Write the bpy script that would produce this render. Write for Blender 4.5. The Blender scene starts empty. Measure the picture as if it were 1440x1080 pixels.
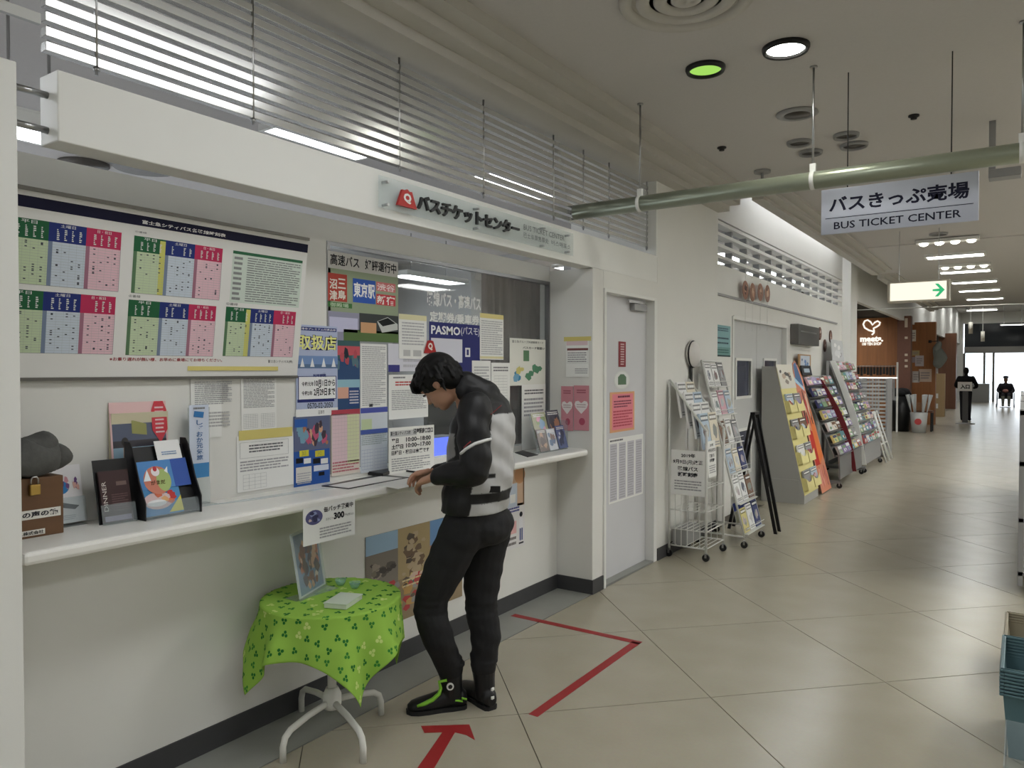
import bpy, bmesh, math, random
from mathutils import Vector, Matrix
R = random.Random(11)
sc = bpy.context.scene
COL = sc.collection
# ---------------------------------------------------------------- camera
F, TH, PT, H = 1058.0, math.radians(34.15), math.radians(1.09), 1.58
cd = bpy.data.cameras.new('camera'); cam = bpy.data.objects.new('camera', cd); COL.objects.link(cam)
cd.sensor_width = 36.0; cd.lens = 36.0 * F / 1440.0; cd.clip_start = 0.05; cd.clip_end = 300
cam.location = (0, 0, H); cam.rotation_euler = (math.pi / 2 - PT, 0, TH)
sc.camera = cam
# ---------------------------------------------------------------- world and exposure
w = bpy.data.worlds.new('world'); sc.world = w; w.use_nodes = True
w.node_tree.nodes['Background'].inputs['Color'].default_value = (0.86, 0.93, 1.0, 1)
w.node_tree.nodes['Background'].inputs['Strength'].default_value = 3.0
vs = sc.view_settings
vs.view_transform = 'Standard'; vs.look = 'None'; vs.gamma = 1.0; vs.use_curve_mapping = False
vs.exposure = 0.24
LAMP = 6.4          # strength of the fluorescent diffusers in the corridor
OFFICE = 15.0         # strength of the fluorescent diffusers behind the counter
# ---------------------------------------------------------------- pixel helpers (photograph 1440 x 1080)
_f = Vector((-math.sin(TH) * math.cos(PT), math.cos(TH) * math.cos(PT), -math.sin(PT)))
_r = Vector((math.cos(TH), math.sin(TH), 0)); _u = _r.cross(_f); CAM = Vector((0, 0, H))
def ray(x, y): return _f + _r * ((x - 720) / F) - _u * ((y - 540) / F)
def at(x, y, ax, v):
    d = ray(x, y); i = 'xyz'.index(ax); return CAM + d * ((v - CAM[i]) / d[i])
# ---------------------------------------------------------------- materials
def lin1(c):
    c = c / 255.0
    return c / 12.92 if c <= 0.04045 else ((c + 0.055) / 1.055) ** 2.4
def lin(c):
    if isinstance(c, str):
        c = c.lstrip('#'); c = tuple(int(c[i:i + 2], 16) for i in (0, 2, 4))
    return (lin1(c[0]), lin1(c[1]), lin1(c[2]), 1.0)
MATS = {}
def mat(name, col=(200, 200, 200), rough=0.6, metal=0.0, noise=0.0, scale=8.0, bump=0.0, spec=0.5, emit=0.0, trans=0.0, alpha=1.0, attr=False, stretch=None, coat=0.0, ior=1.45):
    if name in MATS: return MATS[name]
    m = bpy.data.materials.new(name); m.use_nodes = True; nt = m.node_tree; N = nt.nodes; Lk = nt.links
    b = N['Principled BSDF']; c = lin(col)
    b.inputs['Base Color'].default_value = c; b.inputs['Roughness'].default_value = rough; b.inputs['Metallic'].default_value = metal
    b.inputs['Specular IOR Level'].default_value = spec; b.inputs['IOR'].default_value = ior
    if coat: b.inputs['Coat Weight'].default_value = coat; b.inputs['Coat Roughness'].default_value = 0.15
    if trans: b.inputs['Transmission Weight'].default_value = trans
    if alpha < 1: b.inputs['Alpha'].default_value = alpha
    if emit:
        b.inputs['Emission Color'].default_value = c; b.inputs['Emission Strength'].default_value = emit
    if attr:
        a = N.new('ShaderNodeAttribute'); a.attribute_name = 'Col'; Lk.new(a.outputs['Color'], b.inputs['Base Color'])
    if noise or bump:
        tc = N.new('ShaderNodeTexCoord'); n = N.new('ShaderNodeTexNoise'); n.inputs['Scale'].default_value = scale; n.inputs['Detail'].default_value = 5
        if stretch:
            mp = N.new('ShaderNodeMapping'); mp.inputs['Scale'].default_value = stretch
            Lk.new(tc.outputs['Object'], mp.inputs['Vector']); Lk.new(mp.outputs['Vector'], n.inputs['Vector'])
        else: Lk.new(tc.outputs['Object'], n.inputs['Vector'])
        if noise:
            mx = N.new('ShaderNodeMix'); mx.data_type = 'RGBA'
            d = tuple(min(1, x * (1 - noise)) for x in c[:3]) + (1,); l = tuple(min(1, x * (1 + noise)) for x in c[:3]) + (1,)
            mx.inputs['A'].default_value = d; mx.inputs['B'].default_value = l
            Lk.new(n.outputs['Fac'], mx.inputs['Factor']); Lk.new(mx.outputs['Result'], b.inputs['Base Color'])
        if bump:
            bp = N.new('ShaderNodeBump'); bp.inputs['Strength'].default_value = bump; bp.inputs['Distance'].default_value = 0.01
            Lk.new(n.outputs['Fac'], bp.inputs['Height']); Lk.new(bp.outputs['Normal'], b.inputs['Normal'])
    MATS[name] = m
    return m
def emission(name, col, strength):
    if name in MATS: return MATS[name]
    m = bpy.data.materials.new(name); m.use_nodes = True; nt = m.node_tree; nt.nodes.clear()
    o = nt.nodes.new('ShaderNodeOutputMaterial'); e = nt.nodes.new('ShaderNodeEmission')
    e.inputs['Color'].default_value = lin(col); e.inputs['Strength'].default_value = strength
    nt.links.new(e.outputs[0], o.inputs[0]); MATS[name] = m
    return m
def glass(name, tint, opac, rough=0.02):
    # thin pane: mostly see-through with a real reflection
    if name in MATS: return MATS[name]
    m = bpy.data.materials.new(name); m.use_nodes = True; nt = m.node_tree; nt.nodes.clear()
    o = nt.nodes.new('ShaderNodeOutputMaterial'); t = nt.nodes.new('ShaderNodeBsdfTransparent'); g = nt.nodes.new('ShaderNodeBsdfGlossy')
    fr = nt.nodes.new('ShaderNodeFresnel'); fr.inputs['IOR'].default_value = 1.45; mx = nt.nodes.new('ShaderNodeMixShader')
    d = nt.nodes.new('ShaderNodeBsdfDiffuse'); d.inputs['Color'].default_value = lin(tint); m2 = nt.nodes.new('ShaderNodeMixShader'); m2.inputs[0].default_value = opac
    t.inputs['Color'].default_value = (0.93, 0.95, 0.95, 1); g.inputs['Roughness'].default_value = rough
    nt.links.new(t.outputs[0], m2.inputs[1]); nt.links.new(d.outputs[0], m2.inputs[2])
    gg = nt.nodes.new('ShaderNodeNewGeometry'); sb = nt.nodes.new('ShaderNodeMath'); sb.operation = 'MULTIPLY'; iv = nt.nodes.new('ShaderNodeMath'); iv.operation = 'SUBTRACT'; iv.inputs[0].default_value = 1.0
    nt.links.new(gg.outputs['Backfacing'], iv.inputs[1]); nt.links.new(iv.outputs[0], sb.inputs[0]); nt.links.new(fr.outputs[0], sb.inputs[1]); nt.links.new(sb.outputs[0], mx.inputs[0]); nt.links.new(m2.outputs[0], mx.inputs[1]); nt.links.new(g.outputs[0], mx.inputs[2]); nt.links.new(mx.outputs[0], o.inputs[0])
    MATS[name] = m
    return m
WHITE = mat('painted_white', (226, 226, 222), 0.55, noise=0.03, scale=3, bump=0.02)
WALL = mat('wall_paint', (222, 221, 216), 0.6, noise=0.03, scale=2, bump=0.03)
CEIL = mat('ceiling_paint', (196, 193, 190), 0.9, noise=0.04, scale=60, bump=0.05)
CORN = mat('cornice_paint', (190, 187, 180), 0.8, noise=0.03, scale=30)
PRINT = mat('printed_paper', rough=0.62, attr=True, spec=0.25)
GLOSSP = mat('glossy_print', rough=0.25, attr=True, spec=0.5)
PAINTED = mat('painted_parts', rough=0.5, attr=True)
CLOTHM = mat('woven_cloth', rough=0.9, attr=True, spec=0.15)
BASEB = mat('dark_vinyl_skirting', (62, 62, 64), 0.5, noise=0.1, scale=20)
BLACK = mat('black_plastic', (20, 20, 22), 0.35)
BLACKM = mat('black_metal', (28, 27, 27), 0.45, metal=0.3)
STEEL = mat('steel', (170, 170, 170), 0.3, metal=1.0)
ALU = mat('polished_aluminium_slat', (214, 214, 212), 0.2, metal=0.72)
WIRE = mat('white_coated_wire', (215, 215, 210), 0.4)
GREYM = mat('grey_powder_coat', (150, 150, 150), 0.5, noise=0.03)
COUNTER = mat('counter_laminate', (228, 227, 222), 0.3, noise=0.02, scale=30)
WOOD = mat('wood_panel', (168, 112, 70), 0.5, noise=0.3, scale=14, stretch=(1, 1, 0.06))
WOODD = mat('dark_wood', (104, 68, 48), 0.5, noise=0.3, scale=14, stretch=(1, 1, 0.06))
WOODB = mat('brown_stained_box', (104, 74, 48), 0.55, noise=0.2, scale=25, stretch=(0.2, 0.2, 1))
ACRY = glass('clear_acrylic', (225, 235, 240), 0.12)
PANE = glass('window_glass', (200, 205, 205), 0.04)
LAMPW = emission('lit_diffuser', (252, 254, 255), LAMP)
LAMPF = emission('lit_corridor_diffuser', (252, 253, 250), 22.0)
LAMPO = emission('lit_office_diffuser', (246, 250, 255), OFFICE)
# ---------------------------------------------------------------- mesh builder
LOC = {}
def tag(o, label=None, cat=None, group=None, kind=None):
    if label: o['label'] = label
    if cat: o['category'] = cat
    if group: o['group'] = group
    if kind: o['kind'] = kind
    return o
def thing(name, label, cat, loc, group=None, kind=None):
    o = bpy.data.objects.new(name, None); o.empty_display_size = 0.05; COL.objects.link(o)
    o.location = loc; LOC[o.name] = Vector(loc)
    return tag(o, label, cat, group, kind)
class MB:
    def __init__(s): s.v = []; s.f = []; s.c = []; s.col = None; s.sm = []; s.smooth = False
    def face(s, idx, col=None): s.f.append(idx); s.c.append(col if col is not None else s.col); s.sm.append(s.smooth)
    def poly(s, pts, col=None):
        b = len(s.v); s.v += [Vector(p) for p in pts]; s.face(list(range(b, b + len(pts))), col); return s
    def box(s, a, b, col=None, mtx=None):
        x0, y0, z0 = a; x1, y1, z1 = b; n = len(s.v)
        P = [Vector(p) for p in ((x0, y0, z0), (x1, y0, z0), (x1, y1, z0), (x0, y1, z0), (x0, y0, z1), (x1, y0, z1), (x1, y1, z1), (x0, y1, z1))]
        if mtx is not None: P = [mtx @ p for p in P]
        s.v += P
        for q in ((0, 3, 2, 1), (4, 5, 6, 7), (0, 1, 5, 4), (1, 2, 6, 5), (2, 3, 7, 6), (3, 0, 4, 7)): s.face([n + k for k in q], col)
        return s
    def ring(s, c, ax1, ax2, n):
        b = len(s.v)
        for k in range(n):
            t = 2 * math.pi * k / n; s.v.append(Vector(c) + Vector(ax1) * math.cos(t) + Vector(ax2) * math.sin(t))
        return list(range(b, b + n))
    def bridge(s, A, B, col=None):
        n = len(A)
        for k in range(n): s.face([A[k], A[(k + 1) % n], B[(k + 1) % n], B[k]], col)
    def cyl(s, p0, p1, r, n=10, r2=None, caps=True, col=None):
        p0 = Vector(p0); p1 = Vector(p1); d = (p1 - p0).normalized()
        a = d.orthogonal().normalized(); b = d.cross(a); r2 = r if r2 is None else r2
        A = s.ring(p0, a * r, b * r, n); B = s.ring(p1, a * r2, b * r2, n)
        sm = s.smooth; s.smooth = n > 6; s.bridge(A, B, col); s.smooth = sm
        if caps: s.face(A[::-1], col); s.face(B, col)
        return s
    def tube(s, pts, r, n=8, col=None, closed=False):
        pts = [Vector(p) for p in pts]; m = len(pts); rings = []; a = None; sm = s.smooth; s.smooth = True
        for i in range(m):
            if closed: d = pts[(i + 1) % m] - pts[i - 1]
            else: d = pts[min(i + 1, m - 1)] - pts[max(i - 1, 0)]
            d.normalize(); a = (a - d * a.dot(d)).normalized() if a is not None else d.orthogonal().normalized()
            rr = r[i] if isinstance(r, (list, tuple)) else r
            rings.append(s.ring(pts[i], a * rr, d.cross(a) * rr, n))
        for i in range(m - 1 + (1 if closed else 0)): s.bridge(rings[i], rings[(i + 1) % m], col)
        s.smooth = sm
        if not closed: s.face(rings[0][::-1], col); s.face(rings[-1], col)
        return s
    def loft(s, rings, col=None, caps=True):
        # rings: (centre, axis1, axis2)
        ids = [s.ring(c, a, b, 20) for c, a, b in rings]; sm = s.smooth; s.smooth = True
        for i in range(len(ids) - 1): s.bridge(ids[i], ids[i + 1], col)
        s.smooth = sm
        if caps: s.face(ids[0][::-1], col); s.face(ids[-1], col)
        return s
    def lathe(s, prof, c, n=24, col=None, ax=(0, 0, 1)):
        ax = Vector(ax).normalized(); a = ax.orthogonal().normalized(); b = ax.cross(a); c = Vector(c); sm = s.smooth; s.smooth = True
        ids = [s.ring(c + ax * z, a * max(r, 1e-4), b * max(r, 1e-4), n) for r, z in prof]
        for i in range(len(ids) - 1): s.bridge(ids[i], ids[i + 1], col)
        s.smooth = sm; s.face(ids[0][::-1], col); s.face(ids[-1], col)
        return s
    def ell(s, c, rx, ry, rz, col=None, mtx=None, nu=16, nv=10):
        c = Vector(c); ids = []; sm = s.smooth; s.smooth = True
        for j in range(nv + 1):
            t = math.pi * j / nv; b = len(s.v); sr = max(math.sin(t), 1e-3)
            for k in range(nu):
                p = Vector((rx * sr * math.cos(2 * math.pi * k / nu), ry * sr * math.sin(2 * math.pi * k / nu), -rz * math.cos(t)))
                s.v.append(c + (mtx @ p if mtx is not None else p))
            ids.append(list(range(b, b + nu)))
        for j in range(nv): s.bridge(ids[j], ids[j + 1], col)
        s.smooth = sm; s.face(ids[0][::-1], col); s.face(ids[-1], col)
        return s
    def prism(s, pts, d, col=None):
        # polygon pts (3D, planar) extruded by vector d
        d = Vector(d); n = len(pts); b = len(s.v); s.v += [Vector(p) for p in pts] + [Vector(p) + d for p in pts]
        s.face(list(range(b, b + n))[::-1], col); s.face(list(range(b + n, b + 2 * n)), col)
        for k in range(n): s.face([b + k, b + (k + 1) % n, b + n + (k + 1) % n, b + n + k], col)
        return s
    def build(s, name, m, parent=None, label=None, cat=None, group=None, kind=None, bev=0, loc=None, fix=True):
        if parent is not None: o0 = LOC[parent.name]
        elif loc is not None: o0 = Vector(loc)
        else:
            xs = [p.x for p in s.v]; ys = [p.y for p in s.v]; zs = [p.z for p in s.v]
            o0 = Vector(((min(xs) + max(xs)) / 2, (min(ys) + max(ys)) / 2, min(zs)))
        me = bpy.data.meshes.new(name); me.from_pydata([p - o0 for p in s.v], [], s.f); me.materials.append(m)
        if any(c is not None for c in s.c):
            at_ = me.color_attributes.new('Col', 'FLOAT_COLOR', 'CORNER'); buf = []
            cache = {}
            for f, c in zip(s.f, s.c):
                if c is None: c = (200, 200, 200)
                if c not in cache: cache[c] = lin(c)
                buf += list(cache[c]) * len(f)
            at_.data.foreach_set('color', buf)
        if any(s.sm): me.polygons.foreach_set('use_smooth', s.sm)
        if fix:
            bm = bmesh.new(); bm.from_mesh(me); bmesh.ops.recalc_face_normals(bm, faces=bm.faces); bm.to_mesh(me); bm.free()
        o = bpy.data.objects.new(name, me); COL.objects.link(o)
        if parent is not None: o.parent = parent
        else: o.location = o0
        LOC[o.name] = o0
        if bev:
            b = o.modifiers.new('bevel', 'BEVEL'); b.width = bev; b.segments = 2; b.limit_method = 'ANGLE'; b.angle_limit = math.radians(40)
        return tag(o, label, cat, group, kind)
def copy_thing(root, off, label=None):
    c = root.copy(); COL.objects.link(c); c.location = root.location + Vector(off); LOC[c.name] = LOC[root.name] + Vector(off)
    if label: c['label'] = label
    for ch in root.children:
        k = ch.copy(); COL.objects.link(k); k.parent = c; LOC[k.name] = LOC[c.name]
        for g in ch.children:
            q = g.copy(); COL.objects.link(q); q.parent = k; LOC[q.name] = LOC[c.name]
    return c
def struct(name, mb, m, parent=None, bev=0, kind='structure'): return mb.build(name, m, parent, kind=kind if parent is None else None, bev=bev)
# ---------------------------------------------------------------- flat print
TXT = {}
def glyphs(body, bold):
    k = (body, bold)
    if k not in TXT:
        c = bpy.data.curves.new('t', 'FONT'); c.body = body; c.resolution_u = 2; c.offset = bold
        o = bpy.data.objects.new('t', c); COL.objects.link(o); bpy.context.view_layer.update()
        me = bpy.data.meshes.new_from_object(o.evaluated_get(bpy.context.evaluated_depsgraph_get()))
        V = [(v.co.x, v.co.y) for v in me.vertices]; Fc = [list(p.vertices) for p in me.polygons]
        x0 = min(p[0] for p in V); x1 = max(p[0] for p in V); y0 = min(p[1] for p in V); y1 = max(p[1] for p in V)
        TXT[k] = ([((p[0] - x0) / (x1 - x0), (p[1] - y0) / (y1 - y0)) for p in V], Fc)
        bpy.data.objects.remove(o); bpy.data.curves.remove(c); bpy.data.meshes.remove(me)
    return TXT[k]
class Sheet(MB):
    # o: lower left corner of the printed side, u to the right, v up, w x h in metres; all drawing in fractions 0..1
    def __init__(s, o, u, v, w, h, th=0.002, base=(235, 235, 232), bulge=0.0):
        super().__init__(); s.o = Vector(o); s.u = Vector(u).normalized(); s.vv = Vector(v).normalized(); s.n = s.u.cross(s.vv).normalized()
        s.w = w; s.h = h; s.lay = 0; s.th = th
        if th:
            Q = [s.pt(a, b) - s.n * th for a, b in ((0, 0), (1, 0), (1, 1), (0, 1))]; s.prism(Q, s.n * th, base)
    def pt(s, a, b, l=0): return s.o + s.u * (a * s.w) + s.vv * (b * s.h) + s.n * (l * 0.0004)
    def rect(s, a0, b0, a1, b1, col, l=1): return s.poly([s.pt(a0, b0, l), s.pt(a1, b0, l), s.pt(a1, b1, l), s.pt(a0, b1, l)], col)
    def shape(s, pts, col, l=1): return s.poly([s.pt(a, b, l) for a, b in pts], col)
    def disc(s, a, b, ra, rb, col, l=1, n=18): return s.shape([(a + ra * math.cos(2 * math.pi * k / n), b + rb * math.sin(2 * math.pi * k / n)) for k in range(n)], col, l)
    def side(s, body, a0, b0, a1, b1, col, l=3, bold=0.0):
        V, Fc = glyphs(body, bold); b = len(s.v); s.v += [s.pt(a0 + (a1 - a0) * (1 - y), b0 + (b1 - b0) * x, l) for x, y in V]
        for f in Fc: s.face([b + k for k in f], col)
        return s
    def text(s, body, a0, b0, a1, b1, col=(30, 30, 34), l=3, bold=0.0, vert=False):
        if vert:
            n = len(body); hh = (b1 - b0) / n
            for i, ch in enumerate(body):
                if ch != ' ': s.text(ch, a0, b1 - (i + 0.93) * hh, a1, b1 - (i + 0.07) * hh, col, l, bold)
            return s
        V, Fc = glyphs(body, bold); b = len(s.v)
        s.v += [s.pt(a0 + (a1 - a0) * x, b0 + (b1 - b0) * y, l) for x, y in V]
        for f in Fc: s.face([b + k for k in f], col)
        return s
    def lines(s, a0, b0, a1, b1, n, col=(120, 120, 124), l=2, fill=0.5, seed=0, dash=0.12, short=0.25):
        r = random.Random(seed * 77 + n); hh = (b1 - b0) / n
        if max(col) - min(col) < 25 and max(col) < 170: col = tuple(int(k * 0.6 + 88) for k in col)
        for i in range(n):
            y = b1 - (i + 0.5) * hh; a = a0; end = a1 - (a1 - a0) * (r.random() * short if i % 3 == 2 else 0)
            while a < end - 0.004:
                d = (a1 - a0) * dash * (0.3 + r.random()); e = min(a + d, end)
                s.rect(a, y - hh * fill / 2, e, y + hh * fill / 2, col, l); a = e + (a1 - a0) * 0.012
        return s
    def dots(s, a0, b0, a1, b1, n, col=(60, 60, 66), seed=0, l=2, sx=0.025, sy=0.018):
        r = random.Random(seed)
        for i in range(n):
            a = a0 + r.random() * (a1 - a0 - sx); b = b0 + r.random() * (b1 - b0 - sy); s.rect(a, b, a + sx, b + sy, col, l)
        return s
    def grid(s, a0, b0, a1, b1, nx, ny, col=(150, 150, 155), l=2, t=0.003):
        for i in range(nx + 1):
            a = a0 + (a1 - a0) * i / nx; s.rect(a - t / 2, b0, a + t / 2, b1, col, l)
        for j in range(ny + 1):
            b = b0 + (b1 - b0) * j / ny; s.rect(a0, b - t / 2, a1, b + t / 2, col, l)
        return s
    def blobs(s, a0, b0, a1, b1, n, cols, seed=0, l=2, r0=0.04, r1=0.12):
        r = random.Random(seed)
        for i in range(n):
            q = r0 + (r1 - r0) * r.random(); qa = min(q, (a1 - a0) / 2); qb = min(q, (b1 - b0) / 2)
            ca = a0 + qa + r.random() * max(0, a1 - a0 - 2 * qa); cb = b0 + qb + r.random() * max(0, b1 - b0 - 2 * qb)
            k = r.randint(5, 8); ph = r.random() * 6
            s.shape([(ca + qa * math.cos(ph + 6.283 * j / k) * (0.7 + 0.3 * ((j * 7) % 3) / 2), cb + qb * math.sin(ph + 6.283 * j / k) * (0.7 + 0.3 * ((j * 5) % 3) / 2)) for j in range(k)], r.choice(cols), l + 0.03 * i)
        return s
def onwall(x, tl, br, **k):
    # sheet lying on the plane x = const (facing +x), from its top left and bottom right corners in the photograph
    a = at(tl[0], tl[1], 'x', x); b = at(br[0], br[1], 'x', x)
    return Sheet((x, a.y, b.z), (0, 1, 0), (0, 0, 1), b.y - a.y, a.z - b.z, **k)
# ================================================================ the setting
XF, XW, XU, XD = -2.487, -2.775, -2.84, -2.56      # fascia/column front, wall below the counter, wall above it, door leaf
ZC = 3.30
# ---- floor: large square tiles laid on the diagonal, thin dark joints
def floor_mat():
    m = mat('floor_tile', (178, 168, 147), 0.26, spec=0.5); nt = m.node_tree; N = nt.nodes; Lk = nt.links; b = N['Principled BSDF']
    geo = N.new('ShaderNodeNewGeometry'); n1 = N.new('ShaderNodeTexNoise'); n1.inputs['Scale'].default_value = 4.0; n1.inputs['Detail'].default_value = 1.5
    n2 = N.new('ShaderNodeTexNoise'); n2.inputs['Scale'].default_value = 60; n2.inputs['Detail'].default_value = 4
    Lk.new(geo.outputs['Position'], n1.inputs['Vector']); Lk.new(geo.outputs['Position'], n2.inputs['Vector'])
    cr = N.new('ShaderNodeValToRGB'); cr.color_ramp.elements[0].position = 0.15; cr.color_ramp.elements[1].position = 0.9
    cr.color_ramp.elements[0].color = lin((163, 156, 138)); cr.color_ramp.elements[1].color = lin((172, 165, 148)); Lk.new(n1.outputs['Fac'], cr.inputs['Fac'])
    mx = N.new('ShaderNodeMix'); mx.data_type = 'RGBA'; mx.blend_type = 'MULTIPLY'; mx.inputs['Factor'].default_value = 0.10
    Lk.new(cr.outputs['Color'], mx.inputs['A']); Lk.new(n2.outputs['Color'], mx.inputs['B']); Lk.new(mx.outputs['Result'], b.inputs['Base Color'])
    mr = N.new('ShaderNodeMapRange'); mr.inputs['To Min'].default_value = 0.24; mr.inputs['To Max'].default_value = 0.26
    Lk.new(n1.outputs['Fac'], mr.inputs['Value']); Lk.new(mr.outputs['Result'], b.inputs['Roughness'])
    bp = N.new('ShaderNodeBump'); bp.inputs['Strength'].default_value = 0.02; bp.inputs['Distance'].default_value = 0.01
    return m
FLOORM = floor_mat()
JOINT = mat('dark_joint', (84, 78, 68), 0.8)
floor = struct('floor', MB().box((-9.5, -6.5, -0.12), (6.2, 46, -0.006)), JOINT)
S, G = 1.338, 0.0022
def clip(P, n, d):
    out = []
    for i in range(len(P)):
        a, b = P[i], P[(i + 1) % len(P)]; da = a[0] * n[0] + a[1] * n[1] - d; db = b[0] * n[0] + b[1] * n[1] - d
        if da >= 0: out.append(a)
        if (da >= 0) != (db >= 0):
            t = da / (da - db); out.append((a[0] + t * (b[0] - a[0]), a[1] + t * (b[1] - a[1])))
    return out
whole = None; rest = MB()
for i in range(-20, 40):
    for j in range(-12, 45):
        s0, s1 = 2.289 + i * S, 2.289 + (i + 1) * S; d0, d1 = 4.745 + j * S, 4.745 + (j + 1) * S
        g = G * 1.414
        P = [((s - d) / 2, (s + d) / 2) for s, d in ((s0 + g, d0 + g), (s0 + g, d1 - g), (s1 - g, d1 - g), (s1 - g, d0 + g))]
        cx = (s0 + s1 - d0 - d1) / 4; cy = (s0 + s1 + d0 + d1) / 4
        if not (-9.9 < cx < 6.6 and -6.9 < cy < 46.4): continue
        Q = P
        if cy < 9: Q = clip(Q, (1, 0), -2.485)
        Q = clip(clip(clip(Q, (-1, 0), -6.19), (0, 1), -6.49), (0, -1), -45.9)
        if cy >= 9: Q = clip(Q, (1, 0), -9.4)
        if len(Q) < 3: continue
        pts = [(x, y, -0.006) for x, y in Q]
        near = 1.2 < cy < 16 and cx < 1.6 and cx > -3
        if near and Q == P:
            if whole is None:
                whole = MB().prism(pts, (0, 0, 0.006)).build('floor_tile', FLOORM, floor, bev=0.001); wc = (cx, cy)
            else:
                o = whole.copy(); COL.objects.link(o); o.location = (cx - wc[0], cy - wc[1], 0)
        elif near: MB().prism(pts, (0, 0, 0.006)).build('floor_tile', FLOORM, floor)
        else: rest.prism(pts, (0, 0, 0.006))
rest.build('floor_tile', FLOORM, floor, kind='stuff')
GREYF = mat('grey_border_floor', (142, 143, 137), 0.4, noise=0.08, scale=9)
struct('floor_border', MB().box((-2.90, -2.5, -0.006), (-2.493, 7.27, 0.0)), GREYF)
# ---- wall below and above the counter
struct('wall_left', MB().box((-2.90, -2.5, 0), (XW, 4.67, 0.985)), WALL)
y_w0 = at(459, 345, 'x', XU).y; y_w1 = at(773, 398, 'x', XU).y; z_w0, z_w1, z_pt = 1.06, 2.215, 2.325
up = MB().box((XU - 0.08, -2.5, 0.985), (XU, y_w0, z_pt)).box((XU - 0.08, y_w1, 0.985), (XU, 4.67, z_pt))
up.box((XU - 0.08, y_w0, z_w1), (XU, y_w1, z_pt)).box((XU - 0.08, y_w0, 0.985), (XU, y_w1, z_w0)); struct('wall_left', up, WALL)
struct('baseboard_left', MB().box((XW, -2.5, 0), (XW + 0.008, 4.664, 0.10)).box((XW, 4.664, 0), (XF - 0.0, 4.672, 0.10)).box((XF, 4.664, 0), (XF + 0.008, 4.828, 0.10)), BASEB)
# ---- column at the end of the counter, door wall, pillar
struct('column', MB().box((-2.92, 4.672, 0), (XF, 4.832, 2.292)), WALL, bev=0.003)
struct('wall_door', MB().box((-2.66, 4.832, 2.165), (XF, 5.79, 2.292)), WALL)
struct('wall_pillar', MB().box((-3.3, 5.79, 0), (XF, 7.27, 3.12)).box((-3.3, 7.27, 0), (-2.52, 7.62, 2.30)), WALL)
struct('baseboard_pillar', MB().box((XF, 5.80, 0), (XF + 0.008, 7.27, 0.10)), BASEB)
# ---- door
fr = thing('door_1', 'white flush door recessed in a plain white frame beside the counter', 'door', (XD, 5.3, 0), kind='structure')
MB().box((-2.60, 5.02 - 0.16, 0.012), (XD, 5.735, 2.14)).build('door_leaf', mat('door_paint', (205, 205, 208), 0.5, noise=0.03, scale=4), fr, bev=0.002)
jm = MB().box((-2.62, 4.832, 0), (XF + 0.012, 4.862, 2.165)).box((-2.62, 5.735, 0), (XF + 0.002, 5.79, 2.165)).box((-2.62, 4.862, 2.14), (XF + 0.002, 5.735, 2.165))
jm.build('door_frame', WHITE, fr, bev=0.002)
MB().box((-2.60, 4.862, 0.0), (-2.49, 5.735, 0.012)).build('threshold', GREYF, fr)
cl = MB().box((XD, 5.42, 2.045), (XD + 0.045, 5.66, 2.105)).build('door_closer', GREYM, fr, bev=0.006)
MB().box((XD + 0.045, 5.10 + 0.2, 2.10), (XD + 0.055, 5.52, 2.118)).build('closer_arm', STEEL, cl)
# stickers and notices on the door are separate things, see below
# ---- fascia beam over the counter and its left end panel
struct('fascia', MB().box((-2.605, 1.155, 2.292), (XF, 5.79, 2.512)), WHITE, bev=0.004)
struct('wall_panel', MB().box((-2.62, -2.5, 0), (-2.475, 1.035, 2.492)), WHITE, bev=0.003)
for z, lb in ((2.335, 'lower short steel rail joining the white panel to the beam'), (2.445, 'upper short steel rail joining the white panel to the beam')): MB().cyl((-2.555, 1.035, z), (-2.555, 1.155, z), 0.011).build('rail', STEEL, label=lb, cat='rail')
brk = MB().box((-2.585, 0.62, 2.667), (-2.567, 1.145, 2.70))
brk.build('bracket', mat('dull_metal', (176, 176, 172), 0.5, metal=0.4), label='flat silver bracket bar running from the louver to the left', cat='bracket')
# ---- louver of aluminium bars
XL = -2.56
lv = thing('louver', 'long louver of silver horizontal bars hung above the white beam', 'louver', (XL, 3.4, 2.58))
Y0, Y1 = 1.155, 5.77; pitch = 0.0468
bar0 = None
for k in range(11):
    z = 2.589 + k * pitch
    if bar0 is None: bar0 = MB().box((XL - 0.034, Y0, z), (XL, Y1, z + 0.029)).build('louver_bar', ALU, lv, bev=0.0015)
    else:
        o = bar0.copy(); COL.objects.link(o); o.location = (0, 0, k * pitch)
rod0 = None
for px in (140, 359, 564, 682, 780, 822, 858, 911):
    y = at(px, 300, 'x', XL + 0.006).y
    if rod0 is None:
        rod0 = MB().cyl((XL - 0.004, y, 2.56), (XL - 0.004, y, 3.12), 0.0055).cyl((XL - 0.004, y, 2.572), (XL - 0.004, y, 2.586), 0.010).build('hanger_rod', STEEL, lv); ry = y
    else:
        o = rod0.copy(); COL.objects.link(o); o.location = (0, y - ry, 0)
MB().box((XL - 0.04, 5.765, 2.50), (XF, 5.79, 3.12)).build('end_post', WHITE, lv)
# ---- cornice: four steps up to the corridor ceiling
prof = [(-2.64, 3.30), (-2.64, 3.085), (-2.487, 3.085), (-2.487, 3.12), (-2.374, 3.12), (-2.374, 3.172), (-2.27, 3.172), (-2.27, 3.232), (-2.16, 3.232), (-2.16, 3.30)]
prof = [(-2.64, 3.36), (-2.64, 3.12)] + prof[4:9] + [(-2.16, 3.36)]
struct('trim_1', MB().prism([(x, -2.5, z) for x, z in prof], (0, 9.77, 0)), CORN)
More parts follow.
